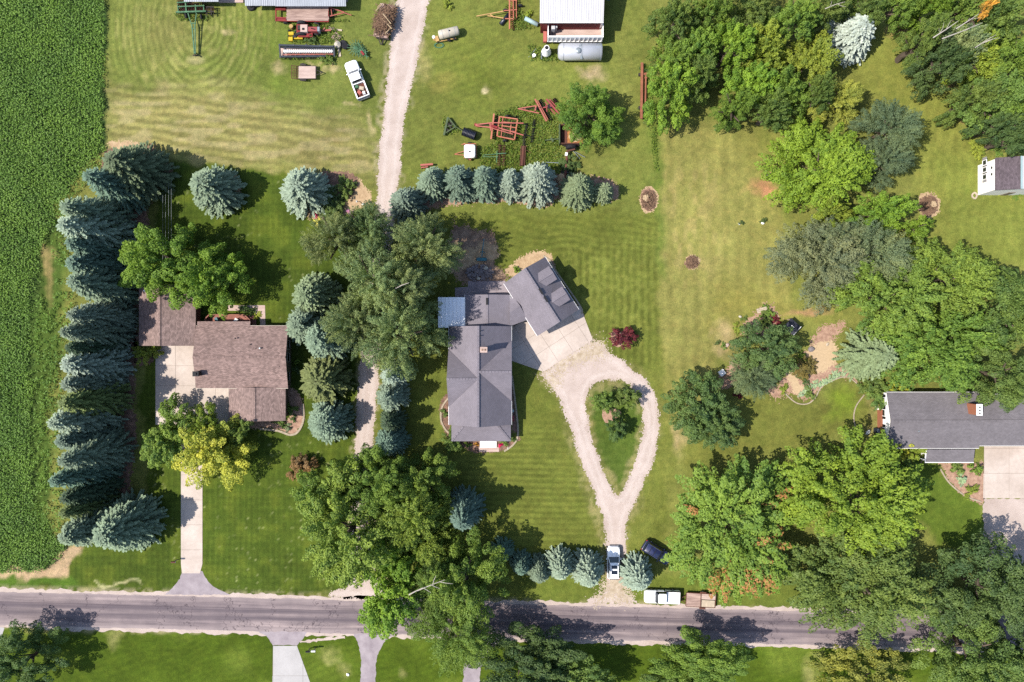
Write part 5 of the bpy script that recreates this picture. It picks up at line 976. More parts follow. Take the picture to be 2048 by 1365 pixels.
B = thing('barn', 'long barn with a weathered ribbed metal roof cut by the top edge', 'barn', tuple(W(560, -40)))
for (u0, u1, yb_, m) in ((368, 437, 4, 'barn_roof'), (490, 551, 12, 'barn_roof'), (551, 692, 13, 'barn_roof')):
    a = rectw(u0, -140, u1, yb_, 2.3); ribbed(B, a[0], a[1], a[2], a[3] - 2, 2.3, 3.6, 'x', .30, m)
    MB().box(((a[0] + a[2]) / 2, (a[1] + a[3]) / 2 + .5, 1.1), (a[2] - a[0] - .5, a[3] - a[1] - 2.4, 2.15)).build('wall', mt('siding_grey'), B)
MB().box(tuple(W(463, -30))[:2] + (.1,), (3.6, 5.4, .2)).build('floor_slab', mt('plank_pale'), B)
# ---------------------------------------------------------------- vehicles
def outline(L, Wd, fr, n=5, x0=0):
    """rounded plan outline of a car body, x forward; fr = corner radius front, rear"""
    o = []
    for sx, sy, r in ((1, 1, fr[0]), (-1, 1, fr[1]), (-1, -1, fr[1]), (1, -1, fr[0])):
        for i in range(n):
            a = {(1, 1): 0, (-1, 1): 90, (-1, -1): 180, (1, -1): 270}[(sx, sy)] + 90 * i / (n - 1)
            o.append((x0 + sx * (L / 2 - r) + r * math.cos(math.radians(a)), sy * (Wd / 2 - r) + r * math.sin(math.radians(a))))
    return o
def loft(mb, rings):
    n = len(rings[0]); vs = [v for r in rings for v in r]; fs = []
    for j in range(len(rings) - 1):
        for i in range(n): fs.append((j * n + i, j * n + (i + 1) % n, (j + 1) * n + (i + 1) % n, (j + 1) * n + i))
    fs.append(tuple(range(n - 1, -1, -1))); fs.append(tuple((len(rings) - 1) * n + i for i in range(n)))
    return mb.add(vs, fs)
def sc(o, sx, sy, z, dx=0, zf=None): return [(x * sx + dx, y * sy, z if zf is None else zf(x * sx + dx, z)) for x, y in o]
def wheel(t, x, y, R=.37, w=.24):
    k = MB().tyre((x, y, R), (0, 1, 0), R, w).build('wheel', mt('rubber'), t, True); MB().lathe((x, y - w * .47 * (1 if y < 0 else -1) - (.0), R), (0, -1 if y < 0 else 1, 0), [(-.02, R * .6), (.03, R * .55), (.03, .06), (.05, .05)], 12).build('rim', mt('chrome'), k, True)
def car(px, py, rot, L, Wd, paint, label, kind, sunroof=False):
    t = thing('parked_car' if kind != 'pickup' else 'pickup_truck', label, 'car' if kind != 'pickup' else 'pickup truck', tuple(W(px, py, .7))[:2] + (0,), math.radians(rot)); P = mt(paint)
    front = lambda x, z: z - max(0, (x - L * .30)) * .16 if z > .8 else z
    b = MB(); o = outline(L, Wd, (.42, .28))
    if kind == 'pickup':
        Lf = L * .60; o = outline(Lf, Wd, (.42, .08), x0=L / 2 - Lf / 2)
        loft(b, [[(x, y * .93, .30) for x, y in o], [(x, y, .42) for x, y in o], [(x, y, .80) for x, y in o], [(x * .995 + .004 * L, y * .97, front(x, 1.02)) for x, y in o], [(x * .97 + .02 * L, y * .88, front(x, 1.08)) for x, y in o]])
        body = b.build('body', P, t, True, True); bl = -L / 2; bf = L / 2 - Lf - .03
        bd_ = MB(); bd_.box(((bl + bf) / 2, 0, .55), (bf - bl, Wd * .96, .4)); bd_.build('bed_floor', mt('rust' if not sunroof else 'black'), t, True)
        sw = MB()
        for s in (-1, 1): sw.box(((bl + bf) / 2, s * (Wd / 2 - .09), .78), (bf - bl, .18, .66))
        sw.box((bf - .06, 0, .8), (.12, Wd * .9, .6)); sw.build('bed_wall', P, t, True)
        MB().box((bl + .05, 0, .78), (.1, Wd * .86, .56)).build('tailgate', P, t, True); MB().box((bl - .1, 0, .5), (.2, Wd * .9, .18)).build('rear_bumper', mt('chrome'), t, True)
        gb, gt_ = (L * .02 - .12, .56 * Wd), None; x_a, x_b, xr_a, xr_b, zr = bf + .02, L * .24, bf + .16, L * .115, 1.82
    else:
        loft(b, [[(x * .97, y * .93, .28) for x, y in o], [(x, y, .42) for x, y in o], [(x, y, .80) for x, y in o], [(x * .99, y * .97, front(x, 1.0)) for x, y in o], [(x * .96, y * .88, front(x, 1.06)) for x, y in o]])
        b.build('body', P, t, True, True); x_a, x_b, xr_a, xr_b, zr = -L * .475, L * .20, -L * .43, L * .06, 1.70
    gl_ = MB(); bo = outline(x_b - x_a, Wd * .90, (.25, .18), x0=(x_a + x_b) / 2); to = outline(xr_b - xr_a, Wd * .74, (.2, .15), x0=(xr_a + xr_b) / 2)
    loft(gl_, [[(x, y, 1.0) for x, y in bo], [(x, y, zr - .03) for x, y in to]]); gh = gl_.build('windows', mt('glass_dark' if paint != 'car_navy' else 'glass_dark'), t, True)
    rf = MB(); to2 = outline(xr_b - xr_a + .04, Wd * .76, (.22, .16), x0=(xr_a + xr_b) / 2); loft(rf, [[(x, y, zr - .05) for x, y in to2], [(x, y, zr) for x, y in to2], [(x * .98, y * .92, zr + .035) for x, y in to2]]); rf.build('roof', P, t, True, True)
    pl_ = MB()
    for s in (-1, 1):
        pl_.bar((x_b - .06, s * Wd * .42, 1.0), (xr_b + .0, s * Wd * .365, zr - .02), .09, .07); pl_.bar((x_a + .06, s * Wd * .42, 1.0), (xr_a + .06, s * Wd * .365, zr - .02), .12, .08); pl_.bar(((x_a + x_b) / 2 - .1, s * Wd * .445, 1.0), ((xr_a + xr_b) / 2, s * Wd * .372, zr - .02), .09, .06)
    pl_.build('pillars', P, t, True)
    if kind == 'suv' and sunroof:
        ln_ = xr_b - xr_a
        for u0, u1 in ((.62, .84), (.28, .52)): MB().box((xr_a + ln_ * (u0 + u1) / 2, 0, zr + .04), (ln_ * (u1 - u0), Wd * .48, .02)).build('sunroof', mt('glass_dark'), t, True)
    if kind == 'suv':
        for s in (-1, 1): MB().bar((xr_a + .15, s * Wd * .34, zr + .09), (xr_b - .2, s * Wd * .34, zr + .09), .05, .05).build('roof_rail', mt('chrome' if paint == 'car_navy' else 'black'), t, True)
        if paint == 'car_navy':
            for u in (.3, .62): MB().bar((xr_a + (xr_b - xr_a) * u, -Wd * .34, zr + .11), (xr_a + (xr_b - xr_a) * u, Wd * .34, zr + .11), .06, .04).build('roof_bar', mt('black'), t, True)
    for s in (-1, 1):
        MB().box((x_b - .28, s * (Wd / 2 + .09), 1.06), (.12, .2, .14)).build('mirror', P, t, True)
        MB().box((L / 2 - .16, s * Wd * .36, .76), (.18, .34, .16)).build('headlight', mt('lamp_glass'), t, True); MB().box((-L / 2 + .06, s * Wd * .41, .86), (.12, .18, .3)).build('tail_light', mt('lamp_red'), t, True)
        for x in (L * .31, -L * .29): wheel(t, x, s * (Wd / 2 - .11))
    MB().box((L / 2 - .02, 0, .48), (.14, Wd * .8, .2)).build('front_bumper', mt('black' if paint != 'car_white' else 'car_white'), t, True)
    for s in (-1, 1): MB().bar((L * .22, s * Wd * .16, 1.07), (L * .42, s * Wd * .18, 1.0), .05, .03).build('hood_crease', P, t, True)
    if kind != 'pickup': MB().box((-L * .455, 0, 1.32), (.1, Wd * .7, .42)).build('rear_window', mt('glass_dark'), t, True)
    return t
car(1227, 1126, 90, 4.75, 1.86, 'car_white', 'white estate car with two dark roof windows on the gravel drive', 'suv', True)
car(1313, 1105, -32, 4.5, 1.8, 'car_navy', 'dark blue car with roof rails parked on the grass', 'suv')
pk = car(714, 160, 111, 5.6, 1.95, 'car_white', 'white pickup with junk in its bed on the mown yard', 'pickup')
for i, (u, v, sx, sy, h, m, l) in enumerate(((-1.1, .35, .4, .5, .4, 'green_paint', 'small green box in the bed of the white pickup'), (-1.5, -.2, .7, .5, .3, 'wood_pale', 'pale board pile in the bed of the white pickup'), (-2.0, .3, .5, .6, .35, 'red_faded', 'reddish crate in the bed of the white pickup'), (-2.3, -.3, .45, .35, .4, 'white', 'white bucket shaped box in the bed of the white pickup'))):
    a_ = math.radians(111); p = W(714, 160, .7); o = MB().box((0, 0, h / 2), (sx, sy, h)).box((0, 0, h + .03), (sx * .7, sy * .7, .06)).build('crate', mt(m)); o.location = (p.x + u * math.cos(a_) - v * math.sin(a_), p.y + u * math.sin(a_) + v * math.cos(a_), .75); o.rotation_euler = (0, 0, a_ + i); tag(o, l, 'crate')
# roadside white pickup with a white bed cover, and the board trailer behind it
t = thing('pickup_truck', 'white pickup with a flat white bed cover parked along the road', 'pickup truck', tuple(W(1324, 1194, .8))[:2] + (0,), math.radians(178))
L = 5.2
b = MB(); o = outline(2.9, 1.9, (.4, .08), x0=L / 2 - 1.45); loft(b, [[(x, y * .94, .3) for x, y in o], [(x, y, .45) for x, y in o], [(x, y, .85) for x, y in o], [(x, y * .95, 1.05) for x, y in o]]); b.build('body', mt('car_white'), t, True, True)
b = MB(); loft(b, [[(x, y, 1.02) for x, y in outline(1.7, 1.7, (.25, .1), x0=.2)], [(x, y, 1.72) for x, y in outline(1.15, 1.4, (.2, .1), x0=.1)]]); b.build('windows', mt('glass_dark'), t, True)
b = MB(); loft(b, [[(x, y, 1.7) for x, y in outline(1.2, 1.44, (.2, .1), x0=.1)], [(x, y, 1.77) for x, y in outline(1.1, 1.3, (.2, .1), x0=.1)]]); b.build('roof', mt('car_white'), t, True)
MB().box((-1.55, 0, .72), (2.1, 1.86, .62)).build('bed', mt('car_white'), t, True)
MB().box((-1.55, .0, 1.10), (2.05, 1.62, .07)).build('bed_cover', mt('white'), t, True); MB().box((-1.55, -.9, 1.1), (2.1, .12, .1)).build('bed_rail', mt('black'), t, True); MB().box((-2.62, 0, .9), (.08, 1.8, .4)).build('tailgate', mt('black'), t, True)
for x in (1.5, -1.6):
    for s in (-1, 1): wheel(t, x, s * .85)
for s in (-1, 1): MB().box((2.5, s * .65, .78), (.14, .34, .16)).build('headlight', mt('lamp_glass'), t, True); MB().box((.85, s * 1.02, 1.1), (.12, .18, .14)).build('mirror', mt('black'), t, True)
t = thing('flatbed_trailer', 'rusty trailer of worn boards parked behind the white pickup', 'trailer', tuple(W(1399, 1198)), math.radians(-3))
for i in range(8): MB().box((-.98 + 0, .84 - i * .24, .62), (2.2, .225, .05)).build('board', mt('plank'), t, True)
for i in range(3): MB().box((1.15, .82 - i * .27, .62), (2.0, .25, .05)).build('board', mt('plank_pale'), t, True)
MB().box((1.12, -.42, .68), (1.9, .98, .06)).build('plywood_sheet', mt('wood_pale'), t, True)
f = MB(); f.bar((-2.1, 1.0, .55), (2.2, 1.0, .55), .08, .16); f.bar((-2.1, -1.0, .55), (2.2, -1.0, .55), .08, .16); f.bar((-2.1, -1, .55), (-2.1, 1, .55), .1, .16); f.bar((2.2, -1, .55), (2.2, 1, .55), .1, .16); f.bar((0, -1, .66), (0, 1, .66), .08, .1); f.bar((-2.1, .6, .5), (-3.0, 0, .5), .08); f.bar((-2.1, -.6, .5), (-3.0, 0, .5), .08); f.build('frame', mt('rust'), t, True)
for s in (-1, 1):
    wheel(t, .3, s * 1.14, .33, .2); MB().box((.3, s * 1.14, .72), (.9, .24, .05)).build('mudguard', mt('rust'), t, True)
# ---------------------------------------------------------------- farm yard
def T(name, label, cat, px, py, group=None): return thing(name, label, cat, tuple(W(px, py)), 0, group)
def bars(t, name, mat, segs, w=.12, h=None):
    mb = MB()
    for s in segs: mb.bar(W(*s[0]), W(*s[1]), s[2] if len(s) > 2 else w, h)
    return mb.build(name, mt(mat), t)
def wh(t, px, py, R, w, axis=(1, 0, 0), rim='chrome', z=None):
    p = W(px, py, R); k = MB().tyre((p.x, p.y, z or R), axis, R, w).build('wheel', mt('rubber'), t); MB().lathe(Vector((p.x, p.y, z or R)) - Vector(axis).normalized() * w * .48, axis, [(0, R * .58), (w * .96, R * .58)], 12).build('rim', mt(rim), k)
def gang(t, p, q, n, R=.26, mat='dark_steel', name='disc_gang'):
    """a row of discs on one shaft"""
    a, b = W(*p), W(*q); a.z = b.z = R; d = (b - a).normalized(); mb = MB(); mb.cyl(a, b, .05, n=6)
    for i in range(n): c = a.lerp(b, (i + .5) / n); mb.cyl(c - d * .015, c + d * .015, R, n=12)
    return mb.build(name, mt(mat), t)
def tines(t, p, q, n, mat='rust', name='tine_row', L=.5, side=(0, 1)):
    a, b = W(*p), W(*q); mb = MB(); s = Vector((side[0], side[1], 0)).normalized()
    for i in range(n):
        c = a.lerp(b, (i + .5) / n); mb.bar(c, c + s * L * .6 + Vector((0, 0, -.1)), .05); mb.bar(c + s * L * .6 + Vector((0, 0, -.1)), (c.x + s.x * L, c.y + s.y * L, .03), .05)
    return mb.build(name, mt(mat), t)
# green field cultivator with long tongue
t = T('field_cultivator', 'green field cultivator with rusty tines and a long green drawbar', 'farm implement', 388, 26)
bars(t, 'toolbar', 'green_paint', [((352, 25, 1), (412, 23, 1), .2), ((356, 14, 1.1), (409, 12, 1.1), .14), ((354, 6, 1.2), (378, 4, 1.2), .14), ((371, 4, 1), (373, 26, 1), .16), ((391, 10, 1), (392, 26, 1), .16), ((355, 10, 1), (357, 26, 1), .12), ((407, 10, 1), (408, 24, 1), .12)])
for y, x0_, x1_ in ((4, 352, 376), (9, 352, 408), (17, 353, 409), (22, 354, 428)): tines(t, (x0_, y, .9), (x1_, y - 1, .9), int((x1_ - x0_) / 3), 'rust')
bars(t, 'wing', 'dark_steel', [((409, 14, .8), (428, 15, .8), .14), ((409, 23, .8), (428, 24, .8), .14), ((414, 13, .8), (414, 33, .8), .1), ((422, 13, .8), (423, 31, .8), .1)]); tines(t, (410, 30, .7), (428, 30, .7), 7, 'dark_steel')
for k_ in range(4): gang(t, (354, 5 + k_ * 6, .5), (410 if k_ else 377, 4 + k_ * 6, .5), 14, .24, 'rust' if k_ % 2 else 'dark_steel')
bars(t, 'drawbar', 'green_paint', [((376, 27, 1), (385, 56, .9), .12), ((393, 27, 1), (389, 56, .9), .12), ((384, 50, .95), (389, 108, .6), .16), ((390, 50, .95), (391, 108, .6), .12), ((382, 47, .95), (392, 47, .95), .14), ((383, 58, .9), (391, 58, .9), .1)])
bars(t, 'hitch_jack', 'dark_steel', [((390, 105, 0), (390, 112, .9), .12), ((386, 111, .35), (396, 111, .35), .14)])
for x, y in ((370, 21), (373, 33), (372, 29), (403, 34)): wh(t, x, y, .36, .24)
# tyres
def tyre_thing(px, py, R, w, label, tilt=None, z=None, group='old tyres lying in the yard'):
    p = W(px, py); o = MB().tyre((0, 0, 0), tilt or (0, 0, 1), R, w, 20).build('tyre', mt('rubber')); o.location = (p.x, p.y, z if z is not None else w / 2); tag(o, label, 'tyre', group); return o
tyre_thing(503, 15, .62, .4, 'large black tyre lying beside the barn, lower left of the stack'); tyre_thing(504, 10, .62, .4, 'large black tyre on top of the stack beside the barn', None, .62); tyre_thing(512, 9, .55, .4, 'black tyre right of the stack beside the barn', None, .25); tyre_thing(497, 4, .5, .35, 'black tyre half under the barn roof')
tyre_thing(687, 89, .52, .36, 'black tyre between the combine header and the green rake, upper one'); tyre_thing(691, 94, .5, .34, 'black tyre between the combine header and the green rake, lower one', (.3, .2, 1), .3)
p = W(1142, 295, .7); o = MB()
o.tyre((0, 0, 0), (0, 1, 0), .75, .5, 22)
for i in range(22):
    a = 6.283 * i / 22
    for s in (-1, 1): o.bar((.77 * math.cos(a), s * .03, .77 * math.sin(a)), (.77 * math.cos(a + .16), s * .24, .77 * math.sin(a + .16)), .07, .06)
o = o.build('tyre', mt('rubber')); o.location = (p.x, p.y, .77); tag(o, 'lugged tractor tyre standing beside the rusty wagon', 'tyre', 'old tyres lying in the yard')
# weathered flatbed wagon
t = T('flatbed_wagon', 'long flatbed wagon with weathered pinkish boards by the barn', 'wagon', 605, 27)
for i in range(11):
    a_, b_ = W(573 + R0.uniform(-1, 1), 12.2 + i * 2.85, .9), W(657 + R0.uniform(-1, 1), 12.2 + i * 2.85, .9); MB().bar(a_, b_, .19, .05).build('plank', mt(R0.choice(['plank', 'plank', 'plank_pale'])), t)
bars(t, 'bed_frame', 'red_paint', [((552, 12, .85), (552, 43, .85), .16), ((552, 13, .85), (573, 12, .85), .3), ((552, 19, .85), (573, 18, .85), .2), ((552, 36, .85), (573, 37, .85), .2), ((552, 42, .85), (657, 44, .85), .12), ((573, 11, .84), (657, 11, .84), .1), ((657, 11, .84), (657, 44, .84), .1)])
MB().box(tuple(W(562, 16, .8))[:2] + (.8,), (1.4, .75, .06)).box(tuple(W(562, 39, .8))[:2] + (.8,), (1.4, .55, .06)).build('end_panel', mt('red_paint'), t)
bars(t, 'drawbar', 'red_faded', [((658, 15, .7), (688, 25, .6), .13), ((660, 33, .7), (688, 26, .6), .13), ((686, 25, .6), (703, 31, .5), .10), ((662, 18, .7), (664, 32, .7), .1)])
for x, y in ((664, 21), (660, 33), (572, 46)): wh(t, x, y, .38, .25, (0, 1, 0) if y != 21 else (0, .4, 1), 'white')
# red tractor
t = T('tractor', 'old red tractor with pale grille and white wheel rims among weeds', 'tractor', 615, 58)
def pbox(t, name, x0, y0, x1, y1, z0, z1, m):
    a_, b_ = W(x0, y1, z1), W(x1, y0, z1); return MB().box(((a_.x + b_.x) / 2, (a_.y + b_.y) / 2, (z0 + z1) / 2), (b_.x - a_.x, b_.y - a_.y, z1 - z0)).build(name, mt(m), t)
pbox(t, 'hood', 616, 54, 634, 63, .7, 1.45, 'tractor_red'); pbox(t, 'platform', 593, 49, 616, 66, .8, 1.0, 'red_paint'); pbox(t, 'seat', 595, 51, 601, 59, 1.0, 1.4, 'dark_steel'); pbox(t, 'fuel_tank', 600.5, 49.5, 614.5, 64, 1.0, 1.55, 'plank_pale'); pbox(t, 'chassis', 596, 66, 625, 74, .5, .9, 'red_paint')
bars(t, 'front_axle', 'dark_steel', [((637, 47, .5), (637, 69, .5), .16)]); pbox(t, 'grille', 634, 54, 639, 63, .6, 1.4, 'galv'); bars(t, 'drawbar', 'red_faded', [((640, 62, .5), (662, 61, .45), .22), ((645, 62, .7), (650, 56, .8), .12)])
bars(t, 'exhaust', 'dark_steel', [((622, 57, 1.4), (622, 57, 2.1), .1)]); pbox(t, 'steering_wheel', 604, 56, 608, 60, 1.6, 1.65, 'black')
for x, y in ((634, 47), (634, 69)): wh(t, x, y, .42, .22, (.2, .9, .4), 'white')
for y in (47.5, 70): wh(t, 604, y, .72, .4, (0, 1, 0), 'red_faded')
t = T('garden_tractor', 'small yellow and black lawn tractor beside the red tractor', 'lawn tractor', 583, 71)
pbox(t, 'hood', 577, 64, 587, 70, .4, .9, 'yellow_paint'); pbox(t, 'mower_deck', 577, 74, 585, 82, .15, .45, 'yellow_paint'); pbox(t, 'seat', 589, 67, 594, 72, .5, .95, 'black'); pbox(t, 'fender', 588, 73, 605, 78, .3, .6, 'yellow_paint'); pbox(t, 'engine', 586, 70, 592, 75, .3, .8, 'plastic_black')
for x, y in ((579, 72), (579, 62), (593, 64), (592, 78)): wh(t, x, y, .25, .18, (0, 1, 0), 'yellow_paint')
for x, y, rx, m, l in ((585, 57, 30, 'rust', 'tan rusty drum beside the red tractor'),):
    p = W(x, y); o = MB().lathe((0, 0, 0), (0, 0, 1), [(0, .3), (.02, .32), (.25, .3), (.27, .32), (.5, .3), (.52, .32), (.75, .3), (.77, .28)], 14).build('drum', mt('tan_paint')); o.location = p; tag(o, l, 'drum')
t = T('pallet', 'weathered slatted pallet lying in the weeds right of the tractor', 'pallet', 673, 75); t.rotation_euler = (0, 0, math.radians(-38))
for i in range(6): MB().box((-.5 + i * .2, 0, .13), (.12, 1.1, .025)).build('slat', mt('plank'), t, True)
for y in (-.45, 0, .45): MB().box((0, y, .06), (1.1, .09, .11)).build('runner', mt('plank'), t, True)
for x, y, a_, l, m in ((671, 60, -8, 2.0, 'wood_pale'), (666, 58, -20, 1.2, 'wood_pale')):
    o = MB().bar((-l / 2, 0, .1), (l / 2, 0, .1), .22, .1).build('timber_beam', mt(m)); o.location = W(x, y); o.rotation_euler = (0, 0, math.radians(a_)); tag(o, 'pale timber beam lying above the pallet, %s one' % ('longer' if l > 1.5 else 'shorter'), 'timber')
# combine header
t = T('combine_header', 'dark combine header with a white auger and rusty reel bats', 'combine header', 614, 104)
bars(t, 'frame', 'navy_frame', [((559, 91, 1.2), (667, 94, 1.2), .24), ((560, 95, .7), (668, 98, .7), .16), ((559, 114, .5), (652, 113, .5), .22), ((559, 88, 1.2), (561, 116, .5), .2), ((668, 91, 1.2), (669, 114, .5), .2), ((587, 92, 1.25), (588, 89, 1.3), .2), ((612, 92, 1.25), (613, 89, 1.3), .2), ((640, 93, 1.25), (641, 90, 1.3), .2)])
a_, b_ = W(561, 104, .3), W(668, 104, .3); MB().box(((a_.x + b_.x) / 2, a_.y, .2), (b_.x - a_.x, 1.2, .05)).build('trough', mt('plank_pale'), t)
a_, b_ = W(568, 103, .6), W(666, 103, .6); au = MB().cyl(a_, b_, .22, n=12); n = 26
au.build('auger', mt('white'), t)
for i in range(n):
    s = -1 if i < n / 2 else 1; c = a_.lerp(b_, (i + .5) / n); MB().cyl(c + Vector((-.012, 0, 0)), c + Vector((.012, 0, 0)), .33, n=12).build('auger_flight', mt('white'), t)
for i in range(10):
    x = 575 + i * 9.4; MB().bar(W(x, 108, .8), W(x + 6, 108, .8), .22, .07).build('reel_bat', mt('rust'), t)
bars(t, 'reel_shaft', 'red_faded', [((566, 110, .8), (666, 109, .8), .09)]); tines(t, (562, 114, .4), (652, 114, .4), 40, 'dark_steel', 'cutter_bar', .25, (0, -1))
o = MB().lathe((0, 0, 0), (0, 0, 1), [(0, .2), (.1, .42), (.7, .5), (1.0, .1)], 10).build('feed_hopper', mt('off_white')); o.location = W(677, 93); tag(o, 'small white hopper at the right end of the combine header', 'hopper')
for x, y, l in ((679, 106, 'pale board leaning below the small white hopper'),):
    o = MB().bar((-.1, .6, .1), (.1, -.6, .1), .35, .05).build('board', mt('wood_pale')); o.location = W(x, y); tag(o, l, 'board')
# green wheel rake
t = T('hay_rake', 'green spoked wheel rake with thin radiating tines', 'farm implement', 713, 98)
rk = MB()
for k_ in range(2):
    cx, cy, R_ = ((711, 96, 17), (722, 103, 13))[k_]; w_ = MB(); n = 16
    for i in range(n): a = 6.283 * i / n; w_.bar(W(cx, cy, .55), W(cx + R_ * math.cos(a), cy + R_ * math.sin(a), .45 + .2 * math.sin(a * 2)), .06)
    for i in range(20): a, b = 6.283 * i / 20, 6.283 * (i + 1) / 20; w_.bar(W(cx + R_ * .55 * math.cos(a), cy + R_ * .55 * math.sin(a), .5), W(cx + R_ * .55 * math.cos(b), cy + R_ * .55 * math.sin(b), .5), .05)
    w_.build('rake_wheel', mt('green_paint'), t)
bars(t, 'frame', 'green_paint', [((716, 85, .6), (732, 110, .6), .1), ((724, 110, .6), (737, 114, .6), .1), ((716, 104, .5), (736, 104, .5), .1), ((730, 100, .7), (734, 118, .5), .1)]); bars(t, 'gearbox', 'red_paint', [((722, 103, .6), (728, 111, .6), .3)])
# utility trailer
t = T('utility_trailer', 'small utility trailer with a pale board floor and mesh ramp', 'trailer', 606, 145)
for i in range(9): a_, b_ = W(597, 134.2 + i * 2.72, .55), W(631, 134.2 + i * 2.72, .55); MB().bar(a_, b_, .185, .04).build('board', mt('plank_pale'), t)
bars(t, 'frame', 'dark_steel', [((596, 132.5, .55), (632, 132.5, .55), .09), ((596, 158, .55), (632, 158, .55), .09), ((632, 132, .55), (632, 158, .55), .09), ((632, 140, .5), (645, 146, .5), .09), ((632, 151, .5), (645, 146, .5), .09)])
bars(t, 'ramp', 'rust', [((583, 131, .7), (583, 157, .7), .07), ((583, 131, .7), (597, 133, .6), .06), ((583, 157, .7), (597, 158, .6), .06)] + [((586 + i * 3, 132, .7), (586 + i * 3, 157, .66), .05) for i in range(4)] + [((583, 137 + i * 5, .7), (597, 137 + i * 5, .6), .04) for i in range(4)])
for y in (129.5, 160.5): wh(t, 606, y, .32, .2, (0, 1, 0), 'galv'); bars(t, 'mudguard', 'dark_steel', [((600, y, .7), (612, y, .7), .24)], .24, .05)
# brush trailer
t = T('brush_wagon', 'flat wagon heaped with brown brushwood beside the lane', 'wagon', 768, 44)
for i in range(9):
    u = i / 8; MB().bar(W(762 + 26 * u, 7 + 4 * u, .9), W(748 + 26 * u, 73 + 4 * u, .9), .24, .06).build('plank', mt('plank'), t)
bars(t, 'drawbar', 'dark_steel', [((757, 78, .5), (762, 90, .4), .14), ((768, 79, .5), (763, 90, .4), .14), ((752, 76, .7), (778, 79, .7), .2)])
for x, y in ((754, 62), (776, 66), (764, 20), (788, 24)): wh(t, x, y, .36, .22, (1, -.2, 0), 'rust')
rng = random.Random(3); hb = MB()
for i in range(850):
    u, v = rng.gauss(0, .5), rng.gauss(0, .42); u, v = max(-1, min(1, u)), max(-1, min(1, v)); cx, cy = 768 + 19 * u - 7 * v, 41 + 30 * v; z = 1.0 + 1.0 * (1 - u * u) * (1 - v * v) * rng.uniform(.5, 1); a = rng.uniform(0, 6.28); l = rng.uniform(3, 9)
    hb.bar(W(cx - l * math.cos(a), cy - l * math.sin(a), z - rng.uniform(-.1, .3)), W(cx + l * math.cos(a), cy + l * math.sin(a), z), rng.uniform(.03, .07))
o = hb.build('brushwood_heap', mt('brush')); tag(o, 'tangled heap of brown brushwood on the flat wagon', 'brushwood', None, 'stuff')
G = 'pale logs laid on the brushwood wagon'
for i, (x0_, y0_, x1_, y1_, z) in enumerate(((752, 22, 764, 10, 1.3), (766, 28, 782, 48, 1.9), (764, 38, 784, 58, 1.8), (770, 68, 782, 56, 1.4), (755, 16, 762, 8, 1.2))):
    o = MB().cyl(W(x0_, y0_, z), W(x1_, y1_, z), .09, .07, 8).build('log', mt('log')); tag(o, ('pale log at the upper left of the brushwood wagon, long one', 'pale log across the middle of the brushwood, upper one', 'pale log across the middle of the brushwood, lower one', 'short pale log at the lower right of the brushwood wagon', 'short pale log at the top corner of the brushwood wagon')[i], 'log', G)
# tank trailer
t = T('tank_trailer', 'cream tank trailer with twin wheels beside the lane', 'tank trailer', 895, 69)
a_, b_ = W(877, 71, 1.1), W(918, 61, 1.1); d = (b_ - a_); Lh = d.length
MB().lathe(a_, d, [(0, .3), (.06, .55), (.2, .66), (Lh - .2, .66), (Lh - .06, .55), (Lh, .3)], 20).build('tank', mt('off_white'), t, False, True)
for u in (.2, .5, .8): c = a_.lerp(b_, u); MB().lathe(c - d.normalized() * .03, d, [(0, .67), (.06, .67)], 20).build('band', mt('galv'), t)
c = a_.lerp(b_, .55); MB().cyl((c.x, c.y, 1.74), (c.x, c.y, 1.84), .1, n=10).build('filler_cap', mt('black'), t)
bars(t, 'frame', 'tan_paint', [((872, 79, .5), (914, 70, .5), .12), ((876, 84, .5), (912, 77, .5), .12), ((866, 80, .5), (876, 77, .5), .12), ((866, 80, .5), (878, 84, .5), .1), ((872, 74, .6), (876, 84, .6), .5)])
for x, y in ((898, 81), (908, 78)): wh(t, x, y, .34, .22, (.2, .98, 0), 'galv')
p = W(868, 76, .5); MB().ell((p.x, p.y, .75), (.26, .26, .24), 12, 8).build('pump_ball', mt('white'), t)
hz = MB()
for k_ in range(3):
    R_ = 10 - k_ * 1.2
    for i in range(24): a, b = 6.283 * i / 24, 6.283 * (i + 1) / 24; hz.bar(W(878 + R_ * math.cos(a), 91 + R_ * .55 * math.sin(a), .06 + .03 * k_), W(878 + R_ * math.cos(b), 91 + R_ * .55 * math.sin(b), .06 + .03 * k_), .06)
o = hz.build('hose_coil', mt('green_paint')); tag(o, 'thin green hose coiled on the grass below the tank trailer', 'hose')
# orange cultivator at the top
t = T('cultivator', 'orange cultivator with a tan drawbar cut by the top edge', 'farm implement', 1012, 28)
bars(t, 'drawbar', 'tan_paint', [((953, 33, .7), (1007, 23, .9), .14), ((975, 32, .7), (1007, 37, .9), .14), ((980, 29, .8), (988, 35, .8), .14)])
bars(t, 'frame', 'orange', [((1019, -20, .9), (1019, 59, .9), .2), ((1026, -20, .9), (1027, 40, .9), .12), ((1008, 22, .9), (1034, 20, .9), .12), ((1010, 38, .9), (1028, 38, .9), .12), ((1014, 0, .9), (1034, 2, .9), .1), ((1032, -20, .8), (1033, 36, .8), .09)])
tines(t, (1020, 58, .8), (1020, -10, .8), 18, 'orange', 'tine_row', .7, (1, 0)); tines(t, (1028, 40, .8), (1028, -10, .8), 14, 'rust', 'tine_row', .6, (1, .2))
for x, y in ((1011, 21), (1041, 12)): wh(t, x, y, .36, .24, (0, 1, 0), 'dark_steel')
